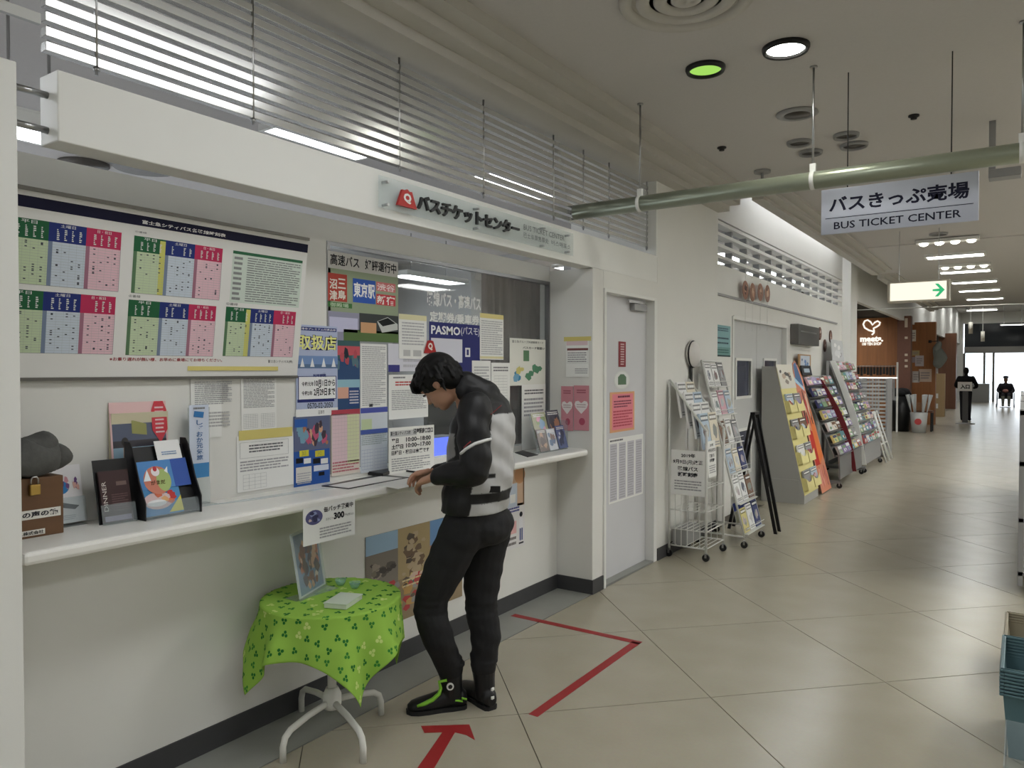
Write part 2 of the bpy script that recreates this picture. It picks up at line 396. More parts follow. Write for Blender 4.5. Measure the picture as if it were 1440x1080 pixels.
# second bay: the cornice stands further into the corridor, the wall behind rises into a lit slot
prof2 = [(-2.16, 3.36), (-2.16, 3.20), (-2.05, 3.20), (-2.05, 3.235), (-1.95, 3.235), (-1.95, 3.27), (-1.85, 3.27), (-1.85, 3.36)]
struct('trim_2', MB().prism([(x, 7.27, z) for x, z in prof2], (0, 6.93, 0)), CORN)
struct('trim_3', MB().prism([(x, 14.8, z) for x, z in prof2], (0, 9.2, 0)), CORN)
# ---- ceiling
ce = MB().box((-2.16, -6.5, ZC), (6.2, 11.6, ZC + 0.1)).box((-2.16, 11.6, ZC - 0.012), (6.2, 24, ZC + 0.1)).box((-2.16, 24, 4.4), (6.2, 46, 4.5)).box((-2.16, 23.9, ZC - 0.012), (6.2, 24, 4.5))
struct('ceiling', ce, CEIL)
struct('ceiling_slot', MB().box((-2.9, 7.0, 4.0), (-2.1, 24, 4.1)).box((-2.16, 7.27, 3.36), (-2.10, 24, 4.0)).box((-2.9, 24, 4.4), (-2.1, 46, 4.5)).box((-2.9, 23.9, 4.0), (-2.1, 24, 4.5)).box((-2.9, 7.1, 3.30), (-2.16, 7.27, 4.0)), CEIL)
# ---- second bay: wall with a long grid opening and a double door
XB = -2.63
by0, by1 = 7.62, 14.2; gz0, gz1 = 2.68, 3.15
gy0, gy1 = at(1010, 340, 'x', XB).y - 0.3, at(1184, 410, 'x', XB).y
dy0, dy1 = at(1029, 450, 'x', XB).y, at(1106, 460, 'x', XB).y; dz = 2.165
wb = MB().box((XB - 0.12, 7.27, gz1), (XB, by1, 4.0)).box((XB - 0.12, gy1, dz), (XB, by1, gz1)).box((XB - 0.12, 7.27, dz), (XB, gy1, gz0))
wb.box((XB - 0.12, dy1, 0), (XB, by1, dz)).box((XB - 0.12, 7.27, 0), (XB, dy0, dz)); struct('wall_left', wb, WALL)
struct('wall_pillar', MB().box((-3.2, 14.2, 0), (-2.49, 14.8, 4.0)), WALL)
struct('baseboard_left', MB().box((XB, dy1 + 0.05, 0), (XB + 0.008, 14.2, 0.08)), BASEB)
gr = thing('grid_louver', 'white grid of slats and uprights in the wall beyond the pillar', 'louver', (XB, 10, gz0))
for k in range(4):
    z = gz0 + (gz1 - gz0) * (k + 0.72) / 4.0 - 0.02
    MB().box((XB - 0.10, gy0 + 0.004, z), (XB + 0.002, gy1 - 0.004, z + 0.035)).build('slat', WHITE, gr)
n = 13
for k in range(n):
    y = gy0 + (gy1 - gy0) * (k + 0.6) / n
    MB().box((XB - 0.11, y, gz0 + 0.003), (XB - 0.035, y + 0.045, gz1 - 0.003)).build('upright', GREYM, gr)
struct('trim_4', MB().box((XB, 7.63, 2.352), (XB + 0.02, at(1176, 453, 'x', XB).y, 2.376)), GREYM)
d2 = thing('door_2', 'pale grey double door with four small windows behind the racks', 'door', (XB, (dy0 + dy1) / 2, 0), kind='structure')
dm = mat('grey_door_paint', (196, 197, 196), 0.5, noise=0.03, scale=3)
wins = []
for (a, b) in (((1034, 507), (1054, 556)), ((1073, 507), (1091, 553)), ((1034, 608), (1054, 660)), ((1073, 608), (1089, 650))):
    p = at(*a, 'x', XB - 0.05); q = at(*b, 'x', XB - 0.05); wins.append((p.y, q.y, q.z, p.z))
mid = (wins[0][1] + wins[1][0]) / 2
for y0, y1, ws in ((dy0 + 0.04, mid - 0.003, (wins[0], wins[2])), (mid + 0.003, dy1 - 0.04, (wins[1], wins[3]))):
    lf = MB(); a0, a1, b0, b1 = ws[1][0], ws[1][1], ws[1][2], ws[1][3]; c0, c1 = ws[0][2], ws[0][3]
    lf.box((XB - 0.09, y0, 0.01), (XB - 0.05, a0, dz - 0.03)).box((XB - 0.09, a1, 0.01), (XB - 0.05, y1, dz - 0.03))
    lf.box((XB - 0.09, a0, 0.01), (XB - 0.05, a1, b0)).box((XB - 0.09, a0, b1), (XB - 0.05, a1, c0)).box((XB - 0.09, a0, c1), (XB - 0.05, a1, dz - 0.03))
    L_ = lf.build('door_leaf', dm, d2)
    for (p0, p1, q0, q1) in ((a0, a1, b0, b1), (a0, a1, c0, c1)):
        f_ = MB(); t = 0.03
        f_.box((XB - 0.06, p0 - t, q0 - t), (XB - 0.035, p1 + t, q0)).box((XB - 0.06, p0 - t, q1), (XB - 0.035, p1 + t, q1 + t)).box((XB - 0.06, p0 - t, q0), (XB - 0.035, p0, q1)).box((XB - 0.06, p1, q0), (XB - 0.035, p1 + t, q1))
        f_.build('window_frame', WHITE, L_)
        MB().box((XB - 0.075, p0, q0), (XB - 0.069, p1, q1)).build('pane', mat('tinted_pane', (70, 74, 92), 0.15), L_)
MB().box((XB - 0.11, dy0, 0), (XB + 0.015, dy0 + 0.04, dz)).box((XB - 0.11, dy1 - 0.04, 0), (XB + 0.015, dy1, dz)).box((XB - 0.11, dy0 + 0.04, dz - 0.03), (XB + 0.015, dy1 - 0.04, dz + 0.01)).build('door_frame', WHITE, d2)
# ---- rooms behind the openings, right side of the hall, far end
OFW = mat('office_wall', (190, 189, 188), 0.8)
struct('ceiling_office', MB().box((-9.0, -2.45, 3.36), (-2.64, 14.8, 3.45)), mat('office_ceiling', (204, 200, 198), 0.9, noise=0.04, scale=40))
ofw = MB().box((-9.1, -2.5, 0), (-9.0, 14.8, 0.9)).box((-9.1, -2.5, 2.25), (-9.0, 14.8, 3.45)).box((-9.1, 8.6, 0.9), (-9.0, 14.8, 2.25)).box((-9.1, -2.5, 0.9), (-9.0, -0.5, 2.25)).box((-9.1, 2.4, 0.9), (-9.0, 2.6, 2.25)).box((-9.1, 5.4, 0.9), (-9.0, 5.6, 2.25)).box((-9.0, -2.6, 0), (6.2, -2.5, 3.45) if False else (-2.475, -2.5, 3.45))  # outer wall openings are added, daylight through them brightens the office
struct('wall_office', ofw, OFW)
# partition of the office towards the next room with a high band of windows
struct('wall_office', MB().box((-9.0, 9.6, 0), (-2.75, 9.7, 2.35)).box((-9.0, 9.6, 3.25), (-2.75, 9.7, 3.40)).box((-9.0, 9.6, 2.35), (-7.3, 9.7, 3.25)).box((-5.6, 9.6, 2.35), (-5.4, 9.7, 3.25)), OFW)
bw = MB().box((-9.0, 14.7, 0), (-3.2, 14.8, 2.55)).box((-9.0, 14.7, 3.30), (-3.2, 14.8, 3.40))
struct('wall_office', bw, OFW)
struct('wall_right', MB().box((6.1, -6.5, 0), (6.2, 46, 4.5)), WALL)
struct('wall_back', MB().box((-9.1, -6.6, 0), (6.2, -6.5, 3.4)), WALL)
# ================================================================ lamps and ceiling fittings
def troffer(x0, y0, x1, y1, z, name, label, m, group=None, dep=0.05):
    t = thing(name, label, 'ceiling light', ((x0 + x1) / 2, (y0 + y1) / 2, z - dep), group)
    f = MB(); b = 0.03
    f.box((x0 - b, y0 - b, z - dep), (x0, y1 + b, z)).box((x1, y0 - b, z - dep), (x1 + b, y1 + b, z)).box((x0, y0 - b, z - dep), (x1, y0, z)).box((x0, y1, z - dep), (x1, y1 + b, z))
    f.build('housing', WHITE, t); MB().box((x0, y0, z - dep * 0.6), (x1, y1, z - dep * 0.4)).build('diffuser', m, t)
    return t
troffer(-1.42, 1.45, -0.78, 2.95, ZC, 'ceiling_troffer', 'wide fluorescent fitting in the corridor ceiling nearest the counter', LAMPW)
G1 = 'fluorescent fittings of the hall behind the viewer'
for x, y in ((-1.42, -1.6), (-1.42, -4.6), (1.6, 1.45), (1.6, -1.6), (4.2, 1.45), (4.2, 6.5), (1.5, 5.6), (1.5, 8.6), (1.5, 11.6), (4.2, 11.0)):
    troffer(x, y, x + 0.64, y + 1.5, ZC, 'ceiling_troffer', 'unseen wide fluorescent fitting in the hall ceiling outside the view', LAMPF if y > 5 else LAMPW, G1)  # unseen; those further down the hall are added to brighten racks and corridor
FL = [at(px, py, 'z', 3.28) for px, py in ((1343, 358), (1357, 380), (1370, 395), (1377, 407), (1385, 419))]
ordw = ('nearest', 'second nearest', 'third', 'fourth', 'farthest')
for k, p in enumerate(FL):
    troffer(p.x - 0.36, p.y - 0.14, p.x + 0.36, p.y + 0.14, ZC - 0.012, 'ceiling_tube_light', 'bright crosswise ceiling light, %s of the five down the corridor' % ordw[k], LAMPF, 'crosswise corridor lights', 0.04)
SPOT = emission('lit_spot_bulb', (255, 250, 235), 6.0)
for (px, py, lb) in ((1332, 338, 'unlit-looking row of four spot bulbs just under the hanging ticket sign'), (1356, 373, 'narrow row of four spot bulbs between two bright ceiling lights')):
    p = at(px, py, 'z', ZC - 0.03); t = thing('spot_row', lb, 'ceiling light', (p.x, p.y, ZC - 0.07), 'rows of spot bulbs')
    MB().box((p.x - 0.36, p.y - 0.1, ZC - 0.05), (p.x + 0.36, p.y + 0.1, ZC - 0.012)).build('tray', WHITE, t)
    for k in range(4): MB().lathe([(0.02, 0), (0.05, 0.015), (0.055, 0.035)], (p.x - 0.27 + 0.18 * k, p.y, ZC - 0.085), 12).build('bulb', SPOT, t)
# downlights
def downlight(px, py, r, label, lens, ring=BLACKM, glow=None):
    p = at(px, py, 'z', ZC); t = thing('downlight', label, 'downlight', (p.x, p.y, ZC - 0.03))
    MB().lathe([(r * 0.86, 0.02), (r * 0.86, -0.012), (r, -0.015), (r * 1.06, 0.0), (r * 1.06, 0.012), (r * 0.86, 0.02)], (p.x, p.y, ZC - 0.012), 28).build('trim_ring', ring, t)
    MB().lathe([(0.001, -0.006), (r * 0.85, -0.004), (r * 0.85, 0.0)], (p.x, p.y, ZC - 0.006), 28).build('lens', lens, t)
    return t
downlight(1105, 66, 0.115, 'brightly lit white round downlight in the corridor ceiling', emission('lit_downlight', (255, 255, 246), 60.0))
downlight(992, 95, 0.105, 'greenish lit round downlight beside the brighter white one', emission('lit_green_downlight', (160, 214, 96), 0.9))
dark = mat('unlit_downlight', (70, 66, 60), 0.35, metal=0.5)
for k, (px, py, r, lb) in enumerate(((1124, 199, 0.085, 'unlit round downlight nearest the left cornice'), (1140, 213, 0.085, 'unlit round downlight just above the hanging pipe bracket'), (1190, 189, 0.085, 'unlit round downlight crossed by the sign wire'), (1201, 203, 0.095, 'unlit round downlight right of the sign wire'), (1320, 328, 0.1, 'dark round downlight under the sign, far ceiling'))):
    downlight(px, py, r, lb, dark, GREYM)
p = at(965, -4, 'z', ZC)
t = thing('ceiling_diffuser', 'large round air diffuser with concentric rings in the ceiling', 'air vent', (p.x, p.y, ZC - 0.05))
for r0, r1, z in ((0.31, 0.25, 0.0), (0.23, 0.17, 0.012), (0.15, 0.09, 0.022), (0.07, 0.001, 0.03)):
    MB().lathe([(r0, 0.05), (r0, 0.035), (r0 - 0.012, 0.02 + z * 0.3), (r1 + 0.002, 0.03), (r1, 0.045)], (p.x, p.y, ZC - 0.055 + 0.004), 40).build('ring', CORN, t)
p = at(1121, 159, 'z', ZC)
t = thing('ceiling_speaker', 'round grey ceiling grille with dark centre above the pipe', 'ceiling grille', (p.x, p.y, ZC - 0.02))
MB().lathe([(0.13, 0.02), (0.135, 0.01), (0.11, 0.0), (0.085, 0.004), (0.085, 0.012)], (p.x, p.y, ZC - 0.02), 32).build('rim', GREYM, t)
MB().lathe([(0.0, 0.0), (0.083, 0.002), (0.083, 0.01)], (p.x, p.y, ZC - 0.018), 28).build('grille', dark, t)
for px, py, lb in ((1015, 207, 'small dark sprinkler head near the left cornice'), (1285, 162, 'small dark sprinkler head right of the sign wires')):
    p = at(px, py, 'z', ZC)
    MB().lathe([(0.035, 0.03), (0.035, 0.02), (0.02, 0.012), (0.02, 0.002), (0.012, 0.0)], (p.x, p.y, ZC - 0.03), 14).build('sprinkler_head', BLACKM, label=lb, cat='sprinkler')
p = at(1072, 240, 'z', ZC)
t = thing('ceiling_spotlight', 'small black spotlight on a ceiling bracket behind the pipe', 'spotlight', (p.x, p.y, ZC - 0.2))
MB().lathe([(0.07, 0.0), (0.07, 0.02)], (p.x, p.y, ZC - 0.02), 16).cyl((p.x, p.y, ZC - 0.02), (p.x, p.y, ZC - 0.14), 0.012).build('mount', GREYM, t)
MB().cyl((p.x - 0.09, p.y - 0.03, ZC - 0.13), (p.x + 0.05, p.y + 0.02, ZC - 0.17), 0.035).build('lamp_head', BLACKM, t)
p = at(1412, 240, 'y', 6.2)
t = thing('ceiling_camera', 'grey angular security camera hung at the right under the pipe', 'camera', (p.x, 6.2, p.z - 0.05))
MB().box((p.x - 0.09, 6.15, p.z - 0.05), (p.x + 0.1, 6.28, p.z + 0.01)).build('housing', GREYM, t, bev=0.006)
MB().box((p.x - 0.09, 6.19, p.z + 0.01), (p.x - 0.05, 6.24, ZC)).build('arm', GREYM, t)
# hanging pipe across the corridor
PY = 4.52; zp = 2.655
pipe = thing('hanging_pipe', 'thick grey pipe hung across the corridor ceiling on thin rods', 'pipe', (-1.2, PY, zp))
MB().cyl((-2.545, PY, zp), (1.4, PY, zp), 0.05, 24).build('pipe_body', mat('pipe_paint', (150, 156, 138), 0.3, metal=0.5), pipe)
MB().cyl((-2.552, PY, zp), (-2.545, PY, zp), 0.046, 24).build('end_cap', GREYM, pipe)
for px in (900, 1143, 1437):
    x = at(px, 260, 'y', PY).x
    h = MB().cyl((x, PY, zp + 0.05), (x, PY, ZC), 0.006).cyl((x, PY, ZC - 0.01), (x, PY, ZC), 0.02).build('hanger_rod', STEEL, pipe)
    MB().box((x - 0.016, PY - 0.012, zp + 0.045), (x + 0.016, PY + 0.012, zp + 0.095)).cyl((x - 0.012, PY, zp), (x + 0.012, PY, zp), 0.052, 20).build('clamp', WHITE, h)
# office lights and vents seen over and through the openings, then lamps added unseen
def hung(x, y, z, lx, ly, lb):
    t = troffer(x - lx / 2, y - ly / 2, x + lx / 2, y + ly / 2, z, 'office_light', lb, LAMPO, 'office ceiling lights')
    if z < 3.3:
        MB().box((x - lx / 2 - 0.03, y - ly / 2 - 0.03, z + 0.0005), (x + lx / 2 + 0.03, y + ly / 2 + 0.03, z + 0.012)).build('top_shield', WHITE, t)  # plate added to block upward glow onto the office ceiling
        for q in (-0.3, 0.3): MB().cyl((x, y + q * ly, z), (x, y + q * ly, 3.355), 0.008, 6).build('hanger', STEEL, t)
hung(-4.45, 3.98, 3.355, 0.22, 0.9, 'lit office ceiling light seen over the white beam')
hung(-3.98, 5.95, 3.355, 0.2, 1.1, 'lit office ceiling light striped by the louver bars')
hung(-6.6, 7.75, 2.83, 0.3, 1.2, 'hung office light seen through the ticket window')
p = at(42, 182, 'x', -4.0); hung(p.x, p.y, p.z + 0.03, 0.3, 0.3, 'glaring lamp seen between the left panel and the beam')
GO = 'office lights hidden from the corridor'
for k, (x, y) in enumerate(((-5.0, 0.4), (-7.4, 0.2), (-6.2, -1.3), (-4.0, -1.3))): troffer(x - 0.3, y - 0.6, x + 0.3, y + 0.6, 3.355, 'office_light', 'unseen fluorescent office ceiling light deep behind the ticket counter', LAMPO, GO)  # unseen lamps kept out of the sight lines to brighten the office
for k in range(4): troffer(-6.6 + 2.4 * (k % 2), 11.0 + 2.2 * (k // 2), -6.0 + 2.4 * (k % 2), 12.2 + 2.2 * (k // 2), 3.355, 'office_light', 'lit ceiling light glimpsed through the white wall grid, %s' % ('near left', 'near right', 'far left', 'far right')[k], LAMPO, 'lights behind the wall grid')
for k, (x, y) in enumerate(((-1.6, 26.5), (-1.6, 30.0), (-1.6, 34.0), (-1.6, 38.0), (-1.6, 41.5), (2.0, 18.0), (2.0, 30.0))): troffer(x - 0.6, y - 0.15, x + 0.6, y + 0.15, 4.395 if y > 24 else ZC - 0.015, 'ceiling_tube_light', ('added crosswise ceiling light in the far hall, %s before the entrance' % ('sixth', 'fifth', 'third', 'second', 'last')[k]) if k < 5 else 'added crosswise ceiling light at the right of the hall outside the view', LAMPF, 'added far hall lights')  # lamps added to brighten the far hall and its floor
for k, (x, y) in enumerate(((-4.2, 17.6), (-4.2, 21.0), (-4.2, 26.0), (-3.6, 31.0))): troffer(x - 0.6, y - 0.15, x + 0.6, y + 0.15, 3.045, 'added_shop_light', 'added ceiling light inside the shop beyond the pillar', LAMPF, 'added shop lights')  # lamps added inside the shop to lift its brightness
for px, py, r, lb in ((205, 232, 0.28, 'round grey air vent in the office ceiling above the timetable'), (118, 231, 0.2, 'smaller round vent in the office ceiling at the left')):
    p = at(px, py, 'z', 3.35)
    MB().lathe([(r, 0.05), (r, 0.03), (r - 0.03, 0.0), (r * 0.6, 0.03), (r * 0.5, 0.01), (r * 0.2, 0.03)], (p.x, p.y, 3.31), 30).build('office_vent', mat('vent_grey', (110, 106, 102), 0.6), label=lb, cat='air vent')
# slot lighting that washes the wall over the grid
troffer(-2.58, 8.6, -2.46, 13.6, 3.985, 'cove_light', 'hidden cove light washing the wall above the white grid', LAMPO)
# hanging signs
YS = 4.72
a = at(1155, 265, 'y', YS); b = at(1376, 313, 'y', YS); c = at(1376, 243, 'y', YS)
zt = (a.z + c.z) / 2; zb = zt - (c.z - b.z)
t = thing('hanging_sign', 'hanging pale acrylic sign reading バスきっぷ売場 BUS TICKET CENTER', 'sign', ((a.x + b.x) / 2, YS, zb))
s = Sheet((a.x, YS, zb), (1, 0, 0), (0, 0, 1), b.x - a.x, zt - zb, th=0.0)
s.text('バスきっぷ売場', 0.055, 0.47, 0.945, 0.82, (26, 27, 48), bold=0.028); s.rect(0.03, 0.345, 0.97, 0.36, (40, 42, 60), 3)
s.text('BUS TICKET CENTER', 0.09, 0.10, 0.90, 0.26, (26, 27, 48), bold=0.012); s.build('lettering', PRINT, t)
gm = mat('pale_acrylic_sign', (186, 190, 204), 0.3, trans=0.0)
MB().box((a.x, YS, zb), (b.x, YS + 0.012, zt)).build('panel', gm, t, bev=0.002)
for px in (1192, 1338):
    x = at(px, 200, 'y', YS).x; MB().cyl((x, YS + 0.006, zt), (x, YS + 0.006, ZC), 0.0035, 6).build('wire', BLACKM, t)
yE = 10.4
a = at(1248, 397, 'y', yE); b = at(1335, 422, 'y', yE)
t = thing('lightbox_sign', 'glowing cream lightbox sign with green arrow hung down the corridor', 'sign', ((a.x + b.x) / 2, yE, b.z))
MB().box((a.x, yE, b.z), (b.x, yE + 0.16, a.z)).build('case', mat('cream_case', (190, 184, 170), 0.5), t, bev=0.004)
s = Sheet((a.x + 0.03, yE - 0.001, b.z + 0.02), (1, 0, 0), (0, 0, 1), b.x - a.x - 0.06, a.z - b.z - 0.04, th=0.0, base=(255, 255, 255))
s.rect(0, 0, 1, 1, (255, 248, 232), 1); s.build('lit_face', emission('lit_sign_face', (255, 247, 226), 0.95), t)
s = Sheet((a.x + 0.03, yE - 0.002, b.z + 0.02), (1, 0, 0), (0, 0, 1), b.x - a.x - 0.06, a.z - b.z - 0.04, th=0.0)
s.shape([(0.80, 0.86), (0.86, 0.86), (0.97, 0.5), (0.86, 0.14), (0.80, 0.14), (0.88, 0.42), (0.76, 0.45), (0.76, 0.55), (0.88, 0.58)], (70, 190, 130), 2)
ar = s.build('arrow', emission('green_arrow', (60, 190, 125), 0.8), t)
for x in (a.x + 0.12, b.x - 0.12): MB().cyl((x, yE + 0.08, a.z), (x, yE + 0.08, ZC), 0.004, 6).build('wire', STEEL, t)
# ================================================================ window, counter, board, notices
def _px(s, x, y):
    d = ray(x, y); p = CAM + d * ((s.o - CAM).dot(s.n) / d.dot(s.n)) - s.o
    return p.dot(s.u) / s.w, p.dot(s.vv) / s.h
def _prect(s, a, b, col, l=1):
    p = _px(s, *a); q = _px(s, *b); return s.rect(p[0], q[1], q[0], p[1], col, l)
def _ptext(s, body, a, b, col=(30, 30, 34), l=3, bold=0.0, vert=False):
    p = _px(s, *a); q = _px(s, *b); return s.text(body, p[0], q[1], q[0], p[1], col, l, bold, vert)
Sheet.px = _px; Sheet.prect = _prect; Sheet.ptext = _ptext
def ony(y, tl, br, **k):
    a = at(tl[0], tl[1], 'y', y); b = at(br[0], br[1], 'y', y)
    return Sheet((a.x, y, b.z), (1, 0, 0), (0, 0, 1), b.x - a.x, a.z - b.z, **k)
XG = XU + 0.004
win = thing('window_1', 'wide ticket window covered with notices above the counter', 'window', (XU, (y_w0 + y_w1) / 2, z_w0), kind='structure')
MB().box((XU - 0.016, y_w0 + 0.02, z_w0), (XU - 0.010, y_w1 - 0.02, z_w1 - 0.02)).build('pane', PANE, win)
fm = MB(); t_ = 0.022
fm.box((XU - 0.03, y_w0, z_w0), (XU + 0.004, y_w0 + t_, z_w1)).box((XU - 0.03, y_w1 - t_, z_w0), (XU + 0.004, y_w1, z_w1)).box((XU - 0.03, y_w0 + t_, z_w1 - t_), (XU + 0.004, y_w1 - t_, z_w1))
fm.build('window_frame', mat('window_aluminium', (140, 140, 142), 0.35, metal=0.7), win)
# counter
ZT = 1.026
pts = [(XU, -2.4), (-2.622, -2.4), (-2.622, 1.04), (-2.48, 1.04), (-2.48, 4.56)]
for k in range(1, 7):
    a_ = math.pi / 2 * k / 6; pts.append((-2.58 + 0.10 * math.cos(a_), 4.56 + 0.10 * math.sin(a_)))
pts += [(XU, 4.67)]
MB().prism([(x, y, 0.985) for x, y in pts], (0, 0, ZT - 0.985)).build('counter_top', COUNTER, label='long white rounded service counter running along the ticket wall', cat='counter', bev=0.012)
# ---- timetable board, top leaning out
bo = Vector((XU + 0.018, 0.72, 1.553)); bv = Vector((0.085, 0, 0.63)); bh = 0.628
board = thing('timetable_board', 'large bus timetable board with navy title bar on the wall', 'timetable', (XU, 1.54, 1.54))
s = Sheet(bo, (0, 1, 0), bv, 1.64, bh, th=0.008, base=(226, 225, 222))
GR, BL, PK = (38, 96, 62), (38, 52, 116), (186, 50, 90); LG, LB, LP = (196, 212, 176), (202, 212, 224), (228, 190, 200)
p = s.px(27, 273); q = s.px(434, 356); s.rect(0, q[1] + 0.0, 1, p[1], (24, 24, 52), 1)
s.ptext('富士急シティバス各路線時刻表', (200, 309), (317, 334), (240, 240, 240), 3, 0.02)
def table(tl, br, sd, hf=0.26, hidden=False, yl=False):
    p = s.px(*tl); q = s.px(*br); a0, b1, a1, b0 = p[0], p[1], q[0], q[1]; w3 = (a1 - a0) / 3; hb = b1 - (b1 - b0) * hf
    for k, (hc, bc, sc_) in enumerate(((GR, LG, (92, 124, 92)), (BL, LB, (122, 136, 160)), (PK, LP, (160, 112, 130)))):
        x0, x1 = a0 + k * w3, a0 + (k + 1) * w3
        s.rect(x0, hb, x1, b1, hc, 1); s.rect(x0, b0, x1, hb, bc, 1); s.rect(x0, b0, x0 + w3 * 0.11, hb, sc_, 2)
        s.text(('平日', '土曜日', '日・祝日')[k], x0 + w3 * 0.3, b1 - (b1 - b0) * 0.065, x0 + w3 * 0.7, b1 - (b1 - b0) * 0.015, (235, 235, 235), 3)
        if yl and k == 0: s.rect(x1 - w3 * 0.18, b0, x1, b1 - 0.01, (206, 204, 110), 1.5)
        r = random.Random(sd * 10 + k)
        for c_ in range(4):
            xx = x0 + w3 * (0.16 + 0.2 * c_)
            if r.random() < 0.8: s.lines(xx + w3 * 0.05, hb + 0.01, xx + w3 * 0.12, b1 - (b1 - b0) * 0.09, 6, (210, 214, 210), 3, 0.62, sd + k + c_, 1.0, 0)
            s.rect(xx + w3 * 0.19, b0, xx + w3 * 0.193, hb, (150, 158, 158), 2)
            n = r.randint(3, 9)
            for j in range(n):
                yy = b0 + (hb - b0) * (0.06 + 0.88 * r.random()); s.rect(xx + w3 * 0.05, yy, xx + w3 * 0.11, yy + (b1 - b0) * 0.017, (70, 74, 84), 3)
        for j in range(1, 16): s.rect(x0 + w3 * 0.11, b0 + (hb - b0) * j / 16, x1, b0 + (hb - b0) * j / 16 + 0.0012, (165, 172, 170), 2)
    t = 0.0015; s.rect(a0, b0 - t, a1, b0, (70, 74, 84), 2); s.rect(a1 - t * 0.4, b0, a1, hb, (90, 90, 100), 3)
table((12, 303), (166, 410), 1, 0.3); table((4, 405), (158, 498), 2, 0.31); table((189, 331), (308, 422), 3, 0.27, yl=True); table((181, 421), (299, 501), 4, 0.3); table((318, 431), (411, 502), 5, 0.3, yl=True)
p = s.px(328, 352); q = s.px(420, 433)
s.rect(p[0], q[1], q[0], p[1], (205, 216, 206), 1); s.rect(p[0], p[1] - 0.02, q[0], p[1], (52, 104, 74), 2); s.lines(p[0] + 0.005, q[1] + 0.01, p[0] + 0.03, p[1] - 0.03, 9, (80, 84, 84), 3, 0.5, 3, 1.0, 0)
s.lines(p[0] + 0.045, q[1] + 0.01, q[0] - 0.006, p[1] - 0.03, 19, (70, 76, 76), 3, 0.42, 4, 0.16)
s.ptext('※お乗り遅れが無い様、お早めに乗場にてお待ちください。', (154, 502), (312, 509), (160, 40, 50), bold=0.01)
for (x, y), tx in (((190, 326), '①番線'), ((181, 416), '④番線'), ((318, 427), '⑥番線')): s.ptext(tx, (x, y - 2), (x + 16, y + 3), (50, 50, 54))
s.ptext('富士急シティバス(株)', (377, 506), (411, 511), (60, 60, 64))
s.build('timetable_print', PRINT, board)
fr_ = MB(); fw = 0.012
for b0_, b1_ in ((-0.018, 0.0), (1.0, 1.022)):
    A = [s.pt(0, b0_) - s.n * 0.012, s.pt(1, b0_) - s.n * 0.012, s.pt(1, b1_) - s.n * 0.012, s.pt(0, b1_) - s.n * 0.012]; fr_.prism(A, s.n * 0.02)
fr_.build('board_frame', mat('board_frame_grey', (112, 110, 106), 0.4, metal=0.5), board)
hk = MB()
for px_ in (388, 180): 
    pp = at(px_, 318 - (388 - px_) * 0.19, 'x', XU + 0.05); hk.cyl((XU, pp.y, 2.2), (XU + 0.1, pp.y, 2.185), 0.006)
hk.build('hook', STEEL, board)
# ---- notices: helper
def notice(s, label, cat='notice', m=PRINT, group=None): return s.build('notice' if cat == 'notice' else cat.replace(' ', '_'), m, label=label, cat=cat, group=group)
YT = (214, 200, 122); DK = (70, 70, 76); INK = (34, 34, 40)
# sheets on the left wall
s = onwall(XG, (268, 523), (312, 614)); s.w *= 1.5; s.lines(0.1, 0.88, 0.9, 0.96, 3, DK, seed=1); s.lines(0.08, 0.5, 0.9, 0.86, 12, (130, 130, 134), seed=2); s.grid(0.3, 0.58, 0.8, 0.8, 3, 8, (120, 120, 124)); s.lines(0.2, 0.15, 0.85, 0.4, 5, (150, 150, 150), seed=3); notice(s, 'white typed notice left of two under the timetable board')
s = onwall(XG, (339, 521), (389, 606)); s.lines(0.06, 0.9, 0.94, 0.97, 3, DK, seed=4); s.lines(0.06, 0.4, 0.94, 0.88, 20, (110, 110, 116), seed=5); s.grid(0.06, 0.08, 0.45, 0.3, 6, 8); s.grid(0.55, 0.08, 0.94, 0.3, 6, 8); notice(s, 'densely typed notice with small tables right under the timetable board')
s = onwall(XG, (333, 614), (413, 681)); s.grid(0.05, 0.6, 0.9, 0.88, 1, 1, DK); s.lines(0.2, 0.68, 0.8, 0.84, 3, INK, seed=6); s.lines(0.05, 0.35, 0.9, 0.56, 4, (130, 130, 134), seed=7); s.grid(0.1, 0.04, 0.5, 0.3, 4, 4); notice(s, 'white notice with boxed heading above the desk mat on the wall')
for (a, b, lb) in (((264, 515), (391, 521), 'long yellow tape strip along the bottom of the timetable board'), ((336, 606), (411, 613), 'short yellow tape strip over the boxed notice')):
    s = onwall(XG + 0.022, a, b, th=0.0006, base=YT) if a[1] == 515 else onwall(XG + 0.002, a, b, th=0.0006, base=YT); s.build('tape_strip', PRINT, label=lb, cat='tape')
# 取扱店 poster
s = onwall(XG + 0.002, (416, 456), (475, 583), base=(178, 188, 216))
s.prect((418, 459), (473, 467), (40, 52, 120), 1); s.ptext('沼津市プレミアム付商品券', (419, 460), (472, 466), (235, 235, 240), bold=0.01)
for bd_, c in ((0.065, (40, 40, 90)), (0.02, (236, 236, 150))):
    e_ = 0.6 if bd_ > 0.05 else 0; s.ptext('取扱店', (418 - e_, 470 - e_), (473 + e_, 493 + e_), c, 3 + (1 if c[0] > 200 else 0), bold=bd_)
s.prect((416, 500), (475, 518), (120, 148, 196)); s.prect((416, 512), (475, 518), (92, 116, 150), 2); s.px(0, 0)
for x in (422, 436, 452, 466): 
    a = s.px(x, 516); b_ = s.px(x + 6, 503); s.shape([(a[0], a[1]), (b_[0], a[1]), ((a[0] + b_[0]) / 2, b_[1])], (230, 232, 236), 3)
